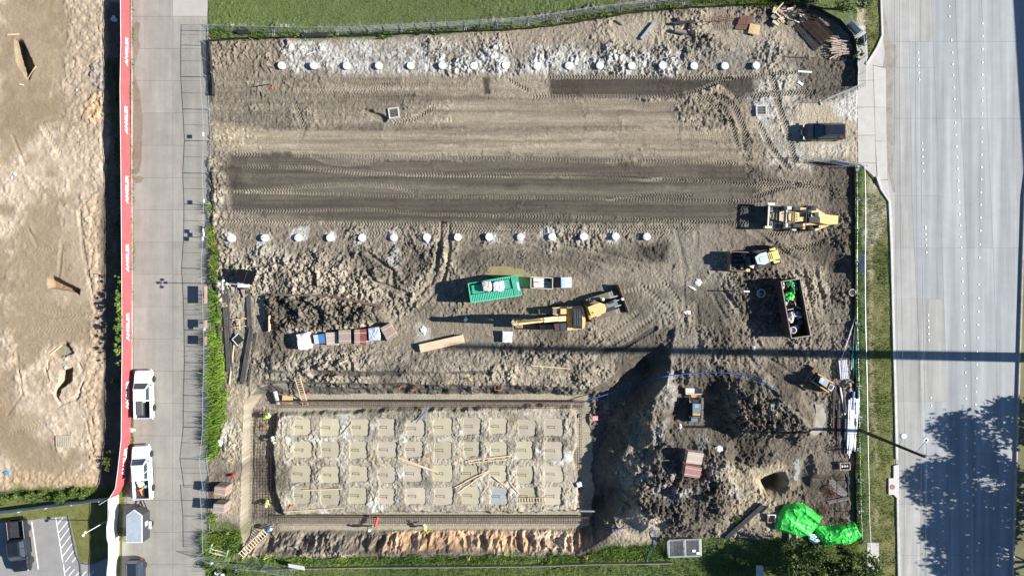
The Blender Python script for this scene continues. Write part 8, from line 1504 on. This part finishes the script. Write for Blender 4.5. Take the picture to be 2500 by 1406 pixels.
# hoses
M_HOSE = mat('blue_hose', (0.02, 0.10, 0.40), 0.45, 0, 0.1, 4)
def hose(label, pts, zf, r=.05):
    d = densify(pts, 10); rr = random.Random(1); P = []
    for i, (a, c) in enumerate(d): z = zf(a, c) + r; P.append(Vector(W(a, c, z)))
    for _ in range(2): P = [P[0]] + [(P[i - 1] + P[i] * 2 + P[i + 1]) / 4 for i in range(1, len(P) - 1)] + [P[-1]]
    b = MB(); b.path(P, r, 6); return tag(b.build('hose', M_HOSE, smooth=True), label, 'hose')
def top(a, c): return max(HZ(a + i, c + j) for i in (-6, 0, 6) for j in (-6, 0, 6)) + .03
hose('long blue hose arching from the pit across the spoil ground', [(1425, 980), (1450, 972), (1500, 957), (1560, 935), (1620, 919), (1680, 912), (1760, 909), (1820, 916), (1860, 930), (1895, 953)], lambda a, c: top(a, c) if a > 1470 else FLOOR + 1.0)
hose('blue hose bending down at the lower right of the pit', [(1470, 1285), (1500, 1293), (1530, 1288), (1570, 1279), (1590, 1283), (1603, 1300), (1606, 1318), (1592, 1340), (1580, 1350), (1579, 1374)], top, .05); hose('short dark blue hose end in the top sump row', [(1048, 996), (1034, 1006), (1026, 1018), (1016, 1032)], lambda a, c: ISL + .3, .05)
# signs and screens on fences
for i, (px, py) in enumerate(((510, 335), (511, 495), (512, 566), (511, 574), (511, 585), (513, 800))):
    b = MB(); b.bx(-.015, .015, -.22, .22, 0, .36); tag(b.build('fence_sign', M_WPAINT, None, (*W(px, py, 0)[:2], 1.25 + (.25 if i in (2, 4) else 0))), 'small plate hung on the lane fence, ' + ORD[i] + ' from the top', 'sign', 'plates on the lane fence')
for i, (py, hh) in enumerate(((720, 1.0), (790, .45), (830, .5))):
    b = MB(); b.bx(-.03, .03, -hh, hh, 0, .75); tag(b.build('fence_board', PLY1, None, (*W(514.5, py, 0)[:2], .95)), ('tall brown board leaning on the lane fence below the solar mast', 'brown board on the lane fence beside the reeds', 'lower brown board on the lane fence beside the reeds')[i], 'board')
for l_, p, q, h0, h1, mm in (('pale blue screen sign on the upper right corner fence', (2062, 66), (2085, 90), .3, 1.8, mat('blue_white_sign', (0.55, 0.62, 0.72), 0.5)), ('dark blue screen on the upper right fence below the corner', (2094, 96), (2095, 116), .3, 1.8, mat('dark_blue_sign', (0.10, 0.17, 0.30), 0.5)), ('blue-white sign with small dark lettering on the lower gate leaf', (2018, 397), (2062, 406), .35, 1.7, MATS['blue_white_sign']), ('white sign panel on the roadside fence, right of the stream of mud', (2092, 624), (2092, 668), .5, 1.8, MATS['blue_white_sign'])):
    a = Vector(W(*p, 0)); c = Vector(W(*q, 0)); mid = (a + c) / 2; b = MB(); L_ = (c - a).length; b.bx(-L_ / 2, L_ / 2, -.012, .012, h0, h1); o = b.build('screen_sign', mm, None, (mid.x + .03, mid.y + .03, 0), math.atan2(c.y - a.y, c.x - a.x)); tag(o, l_, 'sign')
b = MB(); b.bx(-.35, .35, -.7, .7, 0, .2); b.bx(-.35, .35, -.70, .70, .21, .9); tag(b.build('concrete_channel', M_KERB, None, (*W(1852, 1392, 0)[:2], -.3)), 'pale concrete channel end at the bottom edge left of the dark trees', 'concrete channel')
# ------------------------------------------------------------------ people
M_SKIN = mat('skin', (0.36, 0.21, 0.14), 0.6, 0, 0.08, 6); M_BOOT = mat('boots', (0.06, 0.045, 0.03), 0.8)
M_HATW = mat('white_hard_hat', (0.80, 0.80, 0.78), 0.35, 0, 0.03); M_JEAN = mat('jeans', (0.055, 0.07, 0.11), 0.9, 0, 0.2, 6); M_LIME = mat('hi_vis_lime', (0.55, 0.85, 0.06), 0.7, 0, 0.1, 5)
POSES = {
 'stand': dict(pel=(0, 0, .95), sp=(0, .02, 1.17), ch=(0, .03, 1.36), nk=(0, .04, 1.50), hd=(0, .06, 1.60), tp=(0, .07, 1.70), sh=(.20, .03, 1.42), el=(.27, .05, 1.14), wr=(.26, .20, .93), hip=(.10, 0, .90), kn=(.12, .04, .50), an=(.13, -.01, .09), to=(.15, .17, .05)),
 'bend': dict(pel=(0, -.18, .92), sp=(0, 0, 1.06), ch=(0, .22, 1.14), nk=(0, .36, 1.17), hd=(0, .45, 1.16), tp=(0, .54, 1.20), sh=(.20, .24, 1.16), el=(.25, .34, .86), wr=(.18, .46, .60), hip=(.10, -.16, .88), kn=(.15, .02, .48), an=(.15, -.05, .09), to=(.17, .13, .05)),
 'kneel': dict(pel=(0, -.15, .45), sp=(0, -.02, .62), ch=(0, .12, .80), nk=(0, .22, .92), hd=(0, .28, 1.0), tp=(0, .33, 1.09), sh=(.20, .13, .84), el=(.27, .30, .60), wr=(.16, .48, .46), hip=(.10, -.14, .42), kn=(.20, .30, .42), an=(.18, .16, .09), to=(.20, .34, .05))}
def person(label, px, py, z, rz, pose, vest, pants=None, shirt=None, hat=None):
    J = POSES[pose]; o = T('person', label, 'person', (*W(px, py, z)[:2], z), rz); V_ = []; E = []; Rd = []; K = []
    def av(p, r, k, par=None):
        V_.append(tuple(p)); Rd.append(r); K.append(k); i = len(V_) - 1
        if par is not None: E.append((par, i))
        return i
    pe = av(J['pel'], .15, 1); sp = av(J['sp'], .14, 2, pe); ch = av(J['ch'], .155, 2, sp); nk = av(J['nk'], .06, 0, ch); hd = av(J['hd'], .095, 0, nk); tp = av(J['tp'], .085, 0, hd)
    av(Vector(J['hd']) + Vector((0, .10, 0)), .02, 0, hd)          # nose
    for s_ in (-1, 1):
        f = lambda k: Vector((J[k][0] * s_, J[k][1], J[k][2])); sh = av(f('sh'), .075, 2, ch); el = av(f('el'), .05, 2, sh); wr = av(f('wr'), .034, 0, el); d = (f('wr') - f('el')).normalized(); pa = av(f('wr') + d * .08, .036, 0, wr); sd = Vector((1, 0, 0))
        for k in range(4): g0 = f('wr') + d * .11 + sd * (k - 1.5) * .024; fi = av(g0, .011, 0, pa); ln = (.060, .072, .068, .052)[k]; f2 = av(g0 + d * ln * .5 + Vector((0, .012, 0)), .010, 0, fi); av(g0 + d * ln + Vector((0, .03, -.005)), .009, 0, f2)
        th = av(f('wr') + d * .04 + sd * (-s_) * .045, .012, 0, wr); av(f('wr') + d * .085 + sd * (-s_) * .065, .010, 0, th)
        hp = av(f('hip'), .11, 1, pe); kn = av(f('kn'), .075, 1, hp); an = av(f('an'), .05, 1, kn); av(f('to'), .042, 3, an)
    me = bpy.data.meshes.new('body'); me.from_pydata(V_, E, []); ob = bpy.data.objects.new('body', me); COL.objects.link(ob); md = ob.modifiers.new('s', 'SKIN')
    for i, sv in enumerate(me.skin_vertices[0].data): sv.radius = (Rd[i], Rd[i]); sv.use_root = (i == 0)
    sb = ob.modifiers.new('u', 'SUBSURF'); sb.levels = 1; sb.render_levels = 1; bpy.context.view_layer.update()
    m2 = bpy.data.meshes.new_from_object(ob.evaluated_get(bpy.context.evaluated_depsgraph_get())); bpy.data.objects.remove(ob)
    m2.materials.clear()
    for mm in (M_SKIN, pants or M_JEAN, shirt or vest, M_BOOT): m2.materials.append(mm)
    A = np.array(V_); cen = np.array([p_.center[:] for p_ in m2.polygons]); near = np.argmin(((cen[:, None] - A[None]) ** 2).sum(-1) / (np.array(Rd)[None] ** .5), 1)
    m2.polygons.foreach_set('material_index', np.array(K)[near].astype(np.int32)); m2.polygons.foreach_set('use_smooth', [True] * len(m2.polygons)); bd = bpy.data.objects.new('body', m2); put(bd, o)
    a = Vector(J['pel']); c = Vector(J['ch']); ax = (c - a); e = c + ax.normalized() * .10; b = MB(); x_ = Vector((1, 0, 0)); y_ = ax.normalized().cross(x_).normalized(); rings = []
    for t, rx_, ry_ in ((.02, .19, .165), (.35, .19, .165), (.75, .225, .185), (1.0, .235, .18), (1.2, .14, .12)): q = a + ax * t; rings.append([tuple(q + x_ * rx_ * math.cos(2 * math.pi * k / 14) + y_ * ry_ * math.sin(2 * math.pi * k / 14)) for k in range(14)])
    b.loft(rings, cap=False); b.build('safety_vest', vest, o, smooth=True)
    hp_ = Vector(J['hd']) * .35 + Vector(J['tp']) * .65; tilt = math.atan2(J['tp'][1] - J['hd'][1], J['tp'][2] - J['hd'][2]); b = MB(); b.lathe([(.175, 0), (.18, .015), (.145, .02), (.14, .06), (.11, .11), (.05, .14), (.01, .145)], 14); b.build('hard_hat', hat or M_HATW, o, tuple(hp_), rot=(-tilt * .8, 0, 0), smooth=True)
    return o
M_TEAL = mat('teal_shirt', (0.20, 0.55, 0.45), 0.8); M_GREENS = mat('green_shirt', (0.05, 0.40, 0.12), 0.8); M_BLUES = mat('blue_shirt', (0.06, 0.25, 0.55), 0.8); M_WHITES = mat('white_shirt', (0.72, 0.74, 0.70), 0.8); M_KHAKI = mat('khaki', (0.30, 0.25, 0.17), 0.9)
FZ = FLOOR + .08
person('worker in lime clothing bending over the top of the left rebar mat', 656, 1014, FZ, R(-60), 'bend', M_LIME, None, M_LIME); person('worker in green and white bending over the left rebar mat edge', 672, 1066, FZ, R(-150), 'bend', M_WHITES, M_WHITES, M_GREENS); person('worker in a lime vest crouched low on the left rebar mat', 656, 1222, FZ, R(-170), 'kneel', M_LIME, None, M_LIME)
person('worker in a blue shirt and white helmet at the lower left pit corner', 660, 1286, FZ, R(-70), 'bend', M_BLUES, None, M_BLUES); person('worker in white and green standing at the bottom trench left of the red cylinder', 908, 1284, FZ, R(20), 'stand', M_WHITES, M_KHAKI, M_GREENS); person('worker in a lime vest leaning over the bottom rebar cage', 1040, 1283, FZ, R(10), 'bend', M_LIME, M_KHAKI, M_WHITES)
person('worker in teal standing in the excavator boom shadow', 1140, 779, HZ(1140, 779), R(80), 'stand', M_TEAL, None, M_TEAL); person('worker in a lime vest standing beside the bulldozer hood', 1466, 731, HZ(1466, 731), R(-40), 'stand', M_LIME, None, M_LIME); person('worker in a lime vest walking on the soil above the red fuel can', 594, 1144, HZ(594, 1144), R(100), 'stand', M_LIME, M_KHAKI, M_LIME)
